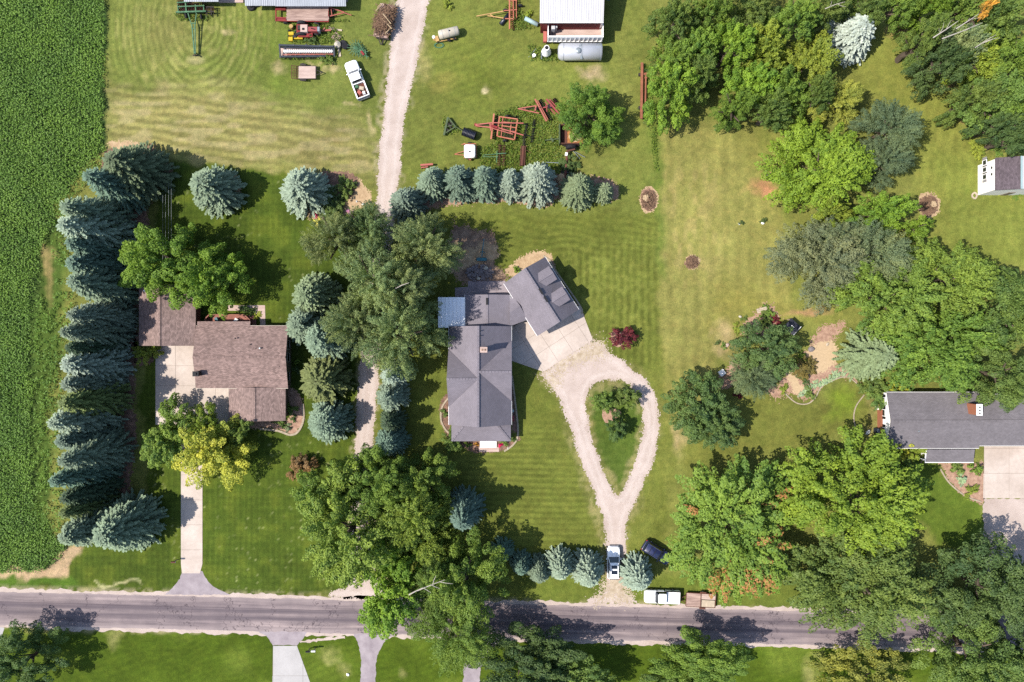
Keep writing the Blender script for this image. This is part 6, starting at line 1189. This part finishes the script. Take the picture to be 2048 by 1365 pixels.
def pipeobj(name, p, q, r, m, label, cat, ribs=0, n=14):
    a_, b_ = W(p[0], p[1], r), W(q[0], q[1], r); d = b_ - a_; L_ = d.length; pr_ = [(0, r * .82), (.0, r)]
    if ribs:
        for i in range(ribs): u = (i + .1) / ribs; pr_ += [(L_ * u, r * .88), (L_ * (u + .28 / ribs), r * 1.02), (L_ * (u + .6 / ribs), r * 1.02), (L_ * (u + .85 / ribs), r * .88)]
    pr_ += [(L_, r), (L_, r * .82)]; o = MB().lathe((0, 0, 0), d, pr_, n).build(name, mt(m), None, False, not ribs); o.location = a_; tag(o, label, cat); return o
pipeobj('black_pipe', (1001, 49), (1018, 29), .30, 'plastic_black', 'black plastic pipe lying across the orange cultivator', 'pipe'); pipeobj('pale_pipe', (1050, 37), (1076, 50), .32, 'pale_blue', 'pale blue pipe lying in the grass left of the barn', 'pipe')
pipeobj('corrugated_pipe', (926, 263), (951, 273), .64, 'plastic_black', 'short black corrugated pipe beside the old green plough', 'pipe', 9, 18)
# grain trailer, silver tanker, white cone
t = T('grain_trailer', 'open white grain trailer with ribbed sides against the barn', 'trailer', 1150, 62)
a = rectw(1096, 45.5, 1207, 73, 2.9); cx_, cy_ = (a[0] + a[2]) / 2, (a[1] + a[3]) / 2; lx, ly = a[2] - a[0], a[3] - a[1]
MB().box((cx_, cy_, 1.2), (lx, ly, .1)).build('floor', mt('plank_pale'), t)
MB().box((cx_, a[3] - .04, 2.05), (lx, .08, 1.7)).build('side_wall', mt('white'), t); MB().box((cx_, a[1] + .04, 2.05), (lx, .08, 1.7)).build('side_wall', mt('white'), t)
for x in (a[0] + .04, a[2] - .04): MB().box((x, cy_, 2.05), (.08, ly - .2, 1.7)).build('end_wall', mt('white'), t)
for i in range(13): MB().box((a[0] + .1 + (lx - .2) * i / 12, a[1] - .06, 1.95), (.1, .12, 1.5)).build('rib', mt('white'), t)
MB().box((cx_, a[1] - .06, 2.86), (lx, .14, .1)).box((cx_, a[1] - .06, 1.2), (lx, .12, .14)).build('rail', mt('white'), t)
MB().box((a[0] + .75, a[3] - .7, 2.3), (.5, .5, 1.2)).box((a[0] + 1.1, a[3] - .5, 2.0), (.5, .3, 1.4)).build('corner_hopper', mt('white_metal'), t)
MB().box((a[0] - .35, cy_ - .3, .9), (.5, 1.5, .6)).build('hitch_frame', mt('red_faded'), t); bars(t, 'chassis', 'dark_steel', [((1096, 76, .8), (1205, 76, .8), .2)])
for x in (1178, 1188, 1110):
    wh(t, x, 82, .45, .3, (0, 1, 0))
t = T('tank', 'silver horizontal tank with a domed hatch below the grain trailer', 'tank', 1160, 105)
a_, b_ = W(1116, 104, 1.5), W(1203, 104, 1.5); L_ = (b_ - a_).length
MB().lathe(a_, (1, 0, 0), [(0, .75), (.15, 1.0), (.5, 1.22), (L_ - .03, 1.22), (L_, 1.15)], 24).build('shell', mt('silver'), t, False, True)
for u in (.12, .52, .55, .97): c = a_.lerp(b_, u); MB().lathe((c.x - .03, c.y, c.z), (1, 0, 0), [(0, 1.24), (.06, 1.24)], 24).build('band', mt('galv'), t)
c = W(1157, 98, 2.8); MB().lathe((c.x, c.y - .2, 2.6), (0, 0, 1), [(0, .4), (.22, .4), (.34, .2)], 14).build('hatch', mt('galv'), t)
bars(t, 'catwalk', 'galv', [((1160, 90, 2.75), (1163, 118, 2.2), .3)], .3, .05); bars(t, 'skirt', 'dark_steel', [((1128, 121, .6), (1200, 121, .6), .2)]); 
for x in (1178, 1190): wh(t, x, 119, .42, .28, (0, 1, 0))
t = T('hopper', 'white cone shaped hopper with a dark open neck', 'hopper', 1092, 106)
p = W(1092, 108); MB().lathe((p.x, p.y, .3), (0, 0, 1), [(0, .55), (.25, .72), (.5, .70), (1.3, .42), (1.7, .38), (1.95, .40), (1.95, .30)], 20).build('cone', mt('white'), t, False, True); MB().cyl((p.x, p.y, 2.25), (p.x, p.y, 2.262), .28, n=16).build('neck', mt('black'), t); bars(t, 'leg', 'galv', [((1083, 112, 0), (1086, 106, .6), .08), ((1099, 112, 0), (1097, 107, .6), .08), ((1083, 118, .1), (1083, 106, .9), .14)])  # black disc on the closed top paints the shade inside the neck opening
o = MB().lathe((0, 0, 0), (0, 0, 1), [(0, .22), (.4, .26), (.42, .2)], 12).build('bucket', mt('white')); o.location = W(1068, 113); tag(o, 'small white bucket left of the cone hopper', 'bucket')
o = MB().bar(W(1057, 115, .1), W(1072, 98, .2), .05).bar(W(1064, 116, .1), W(1074, 110, .2), .05).build('metal_rods', mt('galv')); tag(o, 'thin metal rods lying beside the white bucket', 'rods')
# machine park
t = T('plough', 'old dull green plough frame half sunk in grass', 'farm implement', 897, 254)
bars(t, 'frame', 'plow_green', [((888, 271, .5), (896, 235, .6), .28), ((896, 235, .6), (911, 254, .5), .18), ((889, 268, .5), (911, 254, .5), .16), ((892, 255, .5), (906, 250, .5), .12), ((910, 253, .5), (925, 262, .4), .09)]); bars(t, 'mouldboard', 'dark_steel', [((895, 246, .4), (902, 256, .3), .3), ((892, 258, .4), (899, 264, .3), .3), ((900, 242, .4), (906, 250, .3), .25)])
t = T('liquid_tank', 'square white liquid tank on an orange trailer frame', 'tank', 938, 303)
p = W(939.5, 302.5, 1.3); o = outline(1.66, 1.95, (.3, .3)); b = MB(); loft(b, [[(p.x + x, p.y + y, .5) for x, y in o], [(p.x + x, p.y + y, 1.25) for x, y in o], [(p.x + x * .9, p.y + y * .9, 1.42) for x, y in o]]); b.build('tank_body', mt('white'), t, False, True); MB().cyl((p.x, p.y - .15, 1.4), (p.x, p.y - .15, 1.5), .13, n=12).build('lid', mt('dark_steel'), t)
bars(t, 'frame', 'orange', [((908, 309, .4), (928, 303, .4), .09), ((908, 309, .4), (928, 311, .4), .09), ((926, 289, .5), (952, 288, .5), .1), ((927, 316, .5), (952, 316, .5), .1), ((953, 290, .6), (953, 316, .6), .1), ((936, 316, .5), (942, 320, .5), .3), ((923, 290, .4), (930, 287, .4), .1)])
for y in (287, 319): wh(t, 940, y, .34, .2, (0, 1, 0), 'orange')
t = T('chisel_plough', 'large orange-pink cultivator frame with long drawbar in the machine park', 'farm implement', 1000, 256)
bars(t, 'frame', 'orange', [((1000, 234, .9), (1035, 239, .9), .16), ((1035, 239, .9), (1029, 280, .9), .16), ((995, 273, .9), (1029, 280, .9), .16), ((999, 233, .9), (994, 273, .9), .18), ((988, 228, .9), (982, 279, .9), .22), ((1006, 235, .9), (1002, 275, .9), .1), ((1003, 252, .9), (1032, 256, .9), .13), ((1002, 260, .9), (1031, 264, .9), .1), ((1003, 244, .9), (1034, 247, .9), .1), ((1022, 250, .9), (1020, 268, .9), .12)])
bars(t, 'drawbar', 'red_faded', [((951, 250, .7), (985, 246, 1), .15), ((951, 252, .7), (984, 256, 1), .15), ((984, 246, 1), (1047, 247, 1.1), .14), ((983, 252, 1), (1047, 271, 1.1), .14), ((984, 257, 1), (1026, 269, 1.05), .12), ((982, 248, 1), (982, 262, 1), .2), ((979, 246, .9), (980, 258, .9), .12)])
bars(t, 'hitch', 'red_paint', [((949, 249, .6), (958, 253, .6), .35), ((982, 252, 1.1), (995, 256, 1.1), .3)])
gang(t, (993, 230, .5), (986, 278, .5), 14, .3); gang(t, (1012, 231, .4), (1038, 235, .4), 10, .25, 'black'); gang(t, (1054, 246, .5), (1050, 276, .5), 10, .3, 'black'); gang(t, (1069, 238, .5), (1064, 285, .5), 14, .3, 'black')
bars(t, 'hose', 'black', [((1046, 268, .8), (1066, 276, .7), .06), ((1044, 247, .8), (1055, 252, .7), .08)]); tines(t, (1004, 243, .8), (1032, 246, .8), 8, 'dark_steel', 'tine_row', .5, (0, -1)); tines(t, (1003, 266, .8), (1030, 272, .8), 8, 'dark_steel', 'tine_row', .5, (0, -1))
for k_ in range(5): tines(t, (1002 - k_ * .4, 238 + k_ * 8, .8), (1032 - k_ * .6, 242 + k_ * 8, .8), 9, 'dark_steel', 'tine_row', .45, (.3, -1))
bars(t, 'hydraulic_hose', 'black', [((955, 250, .8), (985, 251, 1.1), .05), ((985, 251, 1.1), (1003, 248, 1.0), .05), ((985, 252, 1.1), (1020, 262, 1.0), .05)])
for x, y in ((1014, 233), (990, 243), (1032, 276)): wh(t, x, y, .3, .2, (0, 1, 0), 'rust')
for x, y in ((1010, 282), (1026, 262)): wh(t, x, y, .36, .24, (0, 1, 0), 'orange')
t = T('disc_harrow', 'pinkish red disc harrow with two slanted gangs near the round tree', 'farm implement', 1085, 218)
bars(t, 'frame', 'red_faded', [((1036, 218, .6), (1072, 212, .9), .13), ((1036, 218, .6), (1078, 227, .9), .13), ((1050, 216, .7), (1050, 222, .7), .12), ((1070, 199, .9), (1093, 243, .9), .2), ((1075, 201, .9), (1096, 240, .9), .1), ((1072, 212, .9), (1070, 222, .9), .2)])
bars(t, 'rear_frame', 'tractor_red', [((1093, 199, .9), (1118, 228, .9), .24), ((1099, 199, .9), (1120, 222, .9), .14), ((1090, 205, .9), (1112, 232, .9), .12), ((1086, 216, .9), (1106, 212, .9), .18), ((1092, 210, .9), (1094, 224, .9), .12)])
gang(t, (1080, 198, .5), (1103, 240, .5), 14, .3); gang(t, (1108, 196, .5), (1122, 222, .5), 10, .28); tines(t, (1094, 204, .8), (1114, 230, .8), 10, 'tractor_red', 'tine_row', .4, (1, .7)); tines(t, (1076, 206, .8), (1094, 242, .8), 12, 'dark_steel', 'tine_row', .5, (1, .5)); tines(t, (1104, 198, .8), (1122, 222, .8), 10, 'rust', 'tine_row', .5, (1, .6)); bars(t, 'hydraulic_hose', 'black', [((1040, 218, .7), (1072, 217, 1), .05), ((1072, 217, 1), (1096, 212, 1), .05)]); wh(t, 1099, 216, .34, .2, (.2, .2, 1), 'white', .9); wh(t, 1073, 219, .3, .2, (.7, .5, .4), 'galv', .7)
t = T('rusty_disc', 'rusty double disc gang with thin green drawbars behind the row of spruces', 'farm implement', 1003, 308)
gang(t, (1000, 289, .4), (998, 332, .4), 12, .32, 'rust'); gang(t, (1009, 290, .4), (1007, 332, .4), 12, .32, 'rust'); bars(t, 'drawbar', 'green_paint', [((965, 311, .4), (996, 308, .6), .08), ((965, 314, .4), (996, 314, .6), .08), ((996, 308, .7), (1012, 307, .7), .12), ((994, 302, .6), (993, 326, .6), .1)])
t = T('roller', 'rusty narrow roller frame right of the double disc gang', 'farm implement', 1046, 308)
gang(t, (1048, 272, .4), (1048, 292, .4), 7, .3, 'dark_steel'); MB().cyl(W(1047, 294, .35), W(1044, 332, .35), .28, n=12).build('drum', mt('rust'), t); bars(t, 'frame', 'rust', [((1051, 292, .6), (1049, 332, .6), .1), ((1042, 293, .6), (1040, 332, .6), .1), ((1042, 293, .6), (1054, 293, .6), .1), ((1050, 300, .5), (1062, 305, .4), .06)])
t = T('dump_wagon', 'rusty open wagon with spilt grain on its floor under the round tree', 'wagon', 1142, 268)
a = rectw(1119, 250, 1168, 287, 1.6); cx_, cy_ = (a[0] + a[2]) / 2, (a[1] + a[3]) / 2; lx, ly = a[2] - a[0], a[3] - a[1]
for i in range(3): MB().box((a[0] + lx * (i + .5) / 3, cy_, .75), (lx / 3 - .03, ly, .06)).build('floor_panel', mt('rust_floor' if i else 'rust'), t)
for y in (a[1], a[3]): MB().box((cx_, y, 1.2), (lx, .1, .9)).build('side_wall', mt('rust'), t)
MB().box((a[0], cy_, 1.3), (.14, ly + .2, 1.1)).build('front_wall', mt('plow_green'), t); MB().box((a[2], cy_, 1.1), (.1, ly, .6)).build('tail_wall', mt('rust'), t)
bars(t, 'drawbar', 'plow_green', [((1090, 281, .5), (1118, 278, .6), .12), ((1102, 276, .5), (1106, 284, .5), .25)])
for x, y in ((1132, 291), (1156, 291), (1132, 248)): wh(t, x, y, .4, .26, (0, 1, 0), 'rust')
o = MB().ell((0, 0, .05), (1.0, .7, .12), 14, 6, .12).build('grain_heap', mt('pale_wood_chip')); p = W(1150, 274, .8); o.location = (p.x, p.y, .79); tag(o, 'heap of spilt tan grain on the floor of the rusty wagon', 'grain')
t = T('auger_conveyor', 'rusty auger tube with a white collar running down towards the spruces', 'auger', 1133, 330)
MB().cyl(W(1135, 302, .8), W(1130, 362, .5), .20, n=10).build('tube', mt('rust'), t); bars(t, 'collar', 'white', [((1133, 306, .95), (1132, 312, .95), .36)]); bars(t, 'frame', 'galv', [((1150, 304, .3), (1170, 315, .3), .06), ((1146, 302, .3), (1160, 318, .3), .06), ((1092, 325, .3), (1128, 327, .5), .06), ((1126, 345, .3), (1138, 345, .3), .12)]); bars(t, 'spout', 'rust', [((1135, 302, .9), (1150, 299, .9), .2)])
for x, y in ((1124, 346), (1137, 346)): wh(t, x, y, .3, .18, (1, 0, 0), 'rust')
o = MB().ell((0, 0, .3), (.75, 1.0, .5), 14, 8, .12).build('straw_heap', mt('straw')); o.location = W(1124, 361); tag(o, 'tan heap of straw between the spruces below the auger', 'straw heap')
t = T('steel_beam', 'long rusty red steel beam lying on two blocks by the wood', 'beam', 1283, 182)
bars(t, 'beam', 'rust_pipe', [((1284, 126, .6), (1282.5, 238, .6), .34)], .34, .3); bars(t, 'block', 'dark_steel', [((1277, 150, .2), (1290, 150, .2), .4), ((1277, 216, .2), (1290, 216, .2), .4)])
t = T('steel_beam', 'short rusty red steel post lying right of the long beam', 'beam', 1291, 176)
bars(t, 'beam', 'rust_pipe', [((1291.5, 150, .4), (1290.5, 207, .4), .2)]); bars(t, 'head_plate', 'rust_pipe', [((1287, 149, .45), (1296, 148, .45), .3), ((1289, 156, .45), (1294, 156, .45), .2)])
t = T('red_implement', 'red implement end sticking out behind the leftmost machine row spruce', 'farm implement', 850, 333); bars(t, 'toolbar', 'red_faded', [((841, 331, .7), (866, 329, .7), .28), ((842, 336, .5), (856, 334, .5), .15)]); bars(t, 'shank', 'rust', [((844, 331, .7), (843, 338, .1), .1), ((852, 331, .7), (851, 338, .1), .1)])
# ---------------------------------------------------------------- yard and garden things
def burn_heap(px, py, rx, ry, label, seed, chips=None):
    rng = random.Random(seed); grains('ash_patch', [(px + rx * 1.25 * math.cos(a * .42), py + ry * 1.25 * math.sin(a * .42)) for a in range(15)], .006, mt('straw'), 3.5, seed=seed); grains('ash_patch', [(px + rx * math.cos(a * .42), py + ry * math.sin(a * .42)) for a in range(15)], .010, mt('mulch'), 4, seed=seed + 9)
    hb = MB()
    for i in range(240):
        r, a = rng.random() ** .6, rng.uniform(0, 6.28); cx, cy = px + rx * .9 * r * math.cos(a), py + ry * .9 * r * math.sin(a); z = .05 + .55 * (1 - r) * rng.random() + .05; b = rng.uniform(0, 6.28); l = rng.uniform(2, 6.5)
        hb.bar(W(cx - l * math.cos(b), cy - l * math.sin(b), z), W(cx + l * math.cos(b), cy + l * math.sin(b), z + rng.uniform(-.04, .15)), rng.uniform(.03, .08))
    o = hb.build('brush_heap', mt('brush')); tag(o, label, 'brush heap', None, 'stuff')
    if chips:
        w_ = MB()
        for i in range(40): a, r = rng.uniform(0, 6.28), rng.random() * chips[2]; b = rng.uniform(0, 3.1); x, y = chips[0] + r * math.cos(a), chips[1] + r * math.sin(a); w_.bar(W(x - 2 * math.cos(b), y - 2 * math.sin(b), .45), W(x + 2 * math.cos(b), y + 2 * math.sin(b), .5), .10, .04)
        o = w_.build('pale_wood_scraps', mt('pale_wood_chip')); tag(o, chips[3], 'wood scraps', None, 'stuff')
burn_heap(1297, 400, 15, 21, 'oval heap of burnt sticks on the lawn right of the machine row', 11, (1292, 396, 6, 'pale ash and scraps on the oval stick heap')); burn_heap(1384, 525, 12, 12, 'small round heap of burnt sticks on the dry lawn', 12); burn_heap(1857, 411, 18, 20, 'round heap of brown sticks on the lawn left of the shed', 13, (1868, 408, 6, 'splintered pale wood on the heap left of the shed'))
strip('stone_ring', [(1948, 386), (1953, 391), (1949, 398), (1943, 392)], .22, .15, mt('wood_pale'), closed=True)
# rocks behind the middle house
rng = random.Random(8); rb = MB()
for i in range(260):
    a, r = rng.uniform(0, 6.28), rng.random() ** .5; x, y = 960 + 27 * r * math.cos(a), 547 + 17 * r * math.sin(a); s = rng.uniform(.08, .20); p = W(x, y); rb.ell((p.x, p.y, s * .5 + .25 * (1 - r)), (s * rng.uniform(.8, 1.4), s, s * .8), 6, 4, .2, rng)
o = rb.build('rock_pile', mt('rock')); tag(o, 'pile of small grey field rocks behind the middle house', 'rock pile', None, 'stuff')
for i, (x, y, s, m) in enumerate(((972, 537, .3, 'off_white'), (957, 558, .26, 'off_white'), (974, 548, .26, 'rock'), (948, 552, .24, 'rock'))):
    p = W(x, y); o = MB().ell((0, 0, s * .8), (s * 1.2, s, s * .8), 8, 6, .15, rng).build('boulder', mt(m)); o.location = (p.x, p.y, .12); tag(o, ('pale boulder at the top of the rock pile', 'pale boulder at the bottom of the rock pile', 'grey boulder right of the rock pile centre', 'grey boulder left of the rock pile centre')[i], 'boulder', 'boulders on the rock pile')
t = T('seesaw', 'teal seesaw with a thin long beam on the shaded playground', 'playground seesaw', 964, 500)
bars(t, 'beam', 'teal', [((968, 478, .9), (963.5, 514, .55), .13)]); bars(t, 'support', 'teal', [((964, 503, .62), (960, 506, 0), .09), ((965, 503, .62), (970, 506, 0), .09)])
p = W(963, 519, .5); o_ = outline(1.6, .5, (.22, .22)); b = MB(); loft(b, [[(p.x + x * .8, p.y + y * .8, .3) for x, y in o_], [(p.x + x, p.y + y, .52) for x, y in o_], [(p.x + x * .85, p.y + y * .7, .56) for x, y in o_]]); b.build('seat', mt('teal'), t, False, True)
# clothesline
t = T('clothesline', 'clothesline with a steel crossbar and four wires over the left lawn', 'clothesline', 334, 390)
for y, nm in ((356, 'post'), (520, 'post')): bars(t, nm, 'galv', [((333, y, 0), (333, y, 2.0), .10)]); bars(t, 'crossbar', 'galv', [((325, y, 2.0), (343, y, 2.0), .06)])
for x in (325.5, 331, 337, 342.5): bars(t, 'line_wire', 'galv', [((x, 356, 2.0), (x, 520, 2.0), .014)])
# lamp post, mailbox and other small things
t = T('lamp_post', 'short garden lamp post on the straw bed beside the lane', 'lamp post', 726, 409)
p = W(726, 409); MB().cyl((p.x, p.y, 0), (p.x, p.y, 2.2), .06, .045, 8).build('post', mt('black'), t); MB().bar((p.x, p.y, 2.2), (p.x - .4, p.y, 2.3), .06).build('arm', mt('black'), t); MB().lathe((p.x - .45, p.y, 2.0), (0, 0, 1), [(0, .1), (.22, .16), (.34, .04)], 8).build('lantern', mt('lamp_glass'), t); MB().box((p.x, p.y, .12), (.3, .3, .24)).build('base', mt('white'), t)
def mailbox(px, py, label, m):
    t = T('mailbox', label, 'mailbox', px, py); p = W(px, py); MB().box((p.x, p.y, .55), (.1, .1, 1.1)).build('post', mt('plank'), t)
    b = MB(); k = [(-.12, 0), (.12, 0), (.12, .16), (.07, .25), (-.07, .25), (-.12, .16)]; b.hexa([(p.x - .3, p.y + y, 1.1 + z) for y, z in k], [(p.x + .3, p.y + y, 1.1 + z) for y, z in k]); b.build('box', mt(m), t); MB().box((p.x + .31, p.y, 1.2), (.02, .2, .2)).build('door', mt('galv'), t)
mailbox(631, 1296, 'white mailbox right of the dark one across the road', 'white'); mailbox(620, 1297, 'dark mailbox left of the white one across the road', 'black'); mailbox(354, 1120, 'dark mailbox on the lawn left of the concrete drive', 'rust')
for x, y, m, l in ((1443, 746, 'white', 'square white stone block at the lower left of the garden'),):
    p = W(x, y); o = MB().box((0, 0, .22), (.85, .8, .44)).box((0, 0, .46), (.75, .7, .05)).build('stone_block', mt(m)); o.location = p; o.rotation_euler = (0, 0, math.radians(35)); tag(o, l, 'stone block')
t = T('timber_bench', 'pale timber bench boards at the upper tip of the garden', 'bench', 1522, 621); t.rotation_euler = (0, 0, math.radians(14))
for y in (-.22, .02, .26): MB().box((0, y, .45), (1.5, .2, .06)).build('seat_board', mt('wood_pale'), t, True)
for x in (-.6, .6): MB().box((x, 0, .21), (.12, .6, .42)).build('leg', mt('plank'), t, True)
t = T('garden_shelter', 'small dark roofed shelter with a white edge in the garden', 'shelter', 1576, 654); t.rotation_euler = (0, 0, math.radians(-42))
MB().slab([(-.95, -.85, 1.55), (.95, -.85, 1.55), (.95, 0, 1.85), (-.95, 0, 1.85)], .06).slab([(-.95, .003, 1.85), (.95, .003, 1.85), (.95, .85, 1.55), (-.95, .85, 1.55)], .06).build('roof', mt('roof_dark'), t, True); MB().box((.97, 0, 1.6), (.05, 1.7, .16)).build('fascia', mt('white'), t, True); MB().box((0, 0, 1.88), (.5, .08, .04)).build('ridge_cap', mt('white'), t, True)
for x in (-.8, .8):
    for y in (-.7, .7): MB().box((x, y, .76), (.1, .1, 1.5)).build('post', mt('plank'), t, True)
for i, (x, y, s, m, l) in enumerate(((1621, 699, .4, 'rock', 'flat pale grey boulder on the garden wood chips'), (1654, 689, .22, 'wood_pale', 'small pale stone under the sage spruce edge'), (1478, 448, .16, 'white', 'small white stone beside the left tiny shrub'), (1525, 447, .18, 'white', 'small white stone beside the right tiny shrub'), (1454, 691, .28, 'plank_pale', 'pinkish stone in the straw garden bed'), (1470, 688, .3, 'plank_pale', 'pale stone right of the pinkish one in the straw bed'), (1480, 634, .2, 'off_white', 'pale stone at the top of the straw garden bed'), (962, 894, .14, 'off_white', 'pale stone beside the front slab of the middle house'), (1016, 897, .16, 'off_white', 'pale stone at the lower right corner bed of the middle house'), (696, 1349, .2, 'white', 'small white stone on the lawn across the road'))):
    p = W(x, y); o = MB().ell((0, 0, s * .5), (s * 1.3, s, s * .7), 9, 6, .12, rng).build('boulder', mt(m)); o.location = p; o.rotation_euler = (0, 0, i); tag(o, l, 'boulder')
t = T('satellite_dish', 'white satellite dish on a short post left of the right house', 'satellite dish', 1730, 863)
p = W(1730, 863); MB().cyl((p.x, p.y, 0), (p.x, p.y, .7), .05, n=8).build('post', mt('galv'), t); MB().lathe((p.x, p.y, .7), (.3, -.4, .8), [(0, .08), (.05, .25), (.14, .40), (.15, .36)], 16).build('dish', mt('white'), t)
t = T('air_conditioner', 'small dark blue-grey air conditioner against the brick wall', 'air conditioner', 1752, 861); p = W(1752, 861); MB().box((p.x, p.y, .4), (.75, .75, .8)).build('case', mt('navy_frame'), t); MB().cyl((p.x, p.y, .8), (p.x, p.y, .83), .3, n=16).build('fan_grille', mt('galv'), t)
t = T('garden_chair', 'white garden chair beside the brick wall of the right house', 'chair', 1753, 816); p = W(1753, 816); MB().box((p.x, p.y, .42), (.5, .5, .05)).build('seat', mt('white'), t); MB().box((p.x + .24, p.y, .7), (.05, .5, .5)).build('backrest', mt('white'), t)
for dx in (-.2, .2):
    for dy in (-.2, .2): MB().box((p.x + dx, p.y + dy, .2), (.05, .05, .4)).build('leg', mt('white'), t)
t = T('garden_bench', 'pinkish grey bench under the dark trees above the shed', 'bench', 1983, 271); p = W(1983, 271); MB().box((p.x, p.y, .5), (.8, .6, .07)).build('seat', mt('plank_pale'), t); MB().box((p.x - .4, p.y, .6), (.07, .6, .5)).build('backrest', mt('white'), t)
for dy in (-.25, .25): MB().box((p.x, p.y + dy, .23), (.7, .07, .46)).build('leg', mt('plank'), t)
o = MB().lathe((0, 0, 0), (0, 0, 1), [(0, .24), (.1, .26), (.55, .2), (.6, .12)], 12).build('air_pump', mt('pale_blue')); o.location = W(1025, 822); tag(o, 'small pale utility box at the right wall of the middle house', 'utility box')
# bare limbs: dead birch tops in the right wood, a felled trunk, dead limbs in the willow and over the road
def limb(name, segs, label, cat, m='dead_wood', group=None, r=.08):
    mb = MB()
    for p, q, k in segs:
        a_, b_ = W(*p), W(*q); mid = a_.lerp(b_, .5) + Vector((R0.uniform(-.1, .1), R0.uniform(-.1, .1), .05)); mb.cyl(a_, mid, r * k, r * k * .75, 6); mb.cyl(mid, b_, r * k * .75, r * k * .35, 6)
    o = mb.build(name, mt(m)); return tag(o, label, cat, group)
G = 'bare birch limbs in the right wood'
limb('dead_limb', [((1866, 76, 11.6), (1917, 42, 13), 1), ((1880, 66, 12), (1888, 45, 13), .5), ((1893, 58, 12.4), (1903, 40, 13), .4), ((1880, 66, 12), (1878, 56, 12.6), .4)], 'bare white birch limb at the left in the right wood', 'dead tree', group=G)
limb('dead_limb', [((1912, 58, 12), (1958, 28, 13.2), .9), ((1930, 46, 12.4), (1940, 36, 13), .5), ((1940, 40, 12.6), (1962, 36, 13), .4)], 'bare white birch limb uppermost in the right wood', 'dead tree', group=G)
limb('dead_limb', [((1884, 78, 11.8), (1965, 46, 13), .9), ((1930, 62, 12.4), (1950, 50, 13), .5)], 'long bare white birch limb in the middle of the right wood', 'dead tree', group=G)
limb('dead_limb', [((1950, 96, 12), (1992, 70, 13), .7), ((1962, 88, 12.2), (1988, 78, 13), .6), ((1970, 84, 12.4), (1998, 76, 13), .5)], 'fan of thin bare birch twigs lowest in the right wood', 'dead tree', group=G)
limb('dead_limb', [((1650, 18, 11.5), (1690, 4, 12.5), .7), ((1660, 14, 11.8), (1664, 2, 12.6), .5), ((1676, 9, 12), (1692, 14, 12.6), .4)], 'thin bare limbs at the top edge of the left wood', 'dead tree', group=None)
limb('dead_limb', [((790, 578, 15), (818, 566, 16), 1)], 'pale dead limb showing in the grey-green willows', 'dead limb')
limb('dead_limb', [((818, 1190, 13), (846, 1176, 14.2), 1.1), ((835, 1182, 13.6), (890, 1160, 14.6), .8), ((846, 1176, 14.2), (862, 1186, 14.6), .6), ((862, 1170, 14.2), (880, 1178, 14.6), .6), ((866, 1168, 14.2), (872, 1152, 14.8), .6), ((880, 1164, 14.4), (906, 1168, 14.8), .6)], 'bare grey limbs in the trees over the road', 'dead limb')
limb('tree_stump', [((1530, 353, .5), (1544, 347, .9), 2.4), ((1538, 350, .7), (1550, 352, .8), 1.4)], 'pale broken trunk lying at the foot of the lime maple', 'fallen trunk')
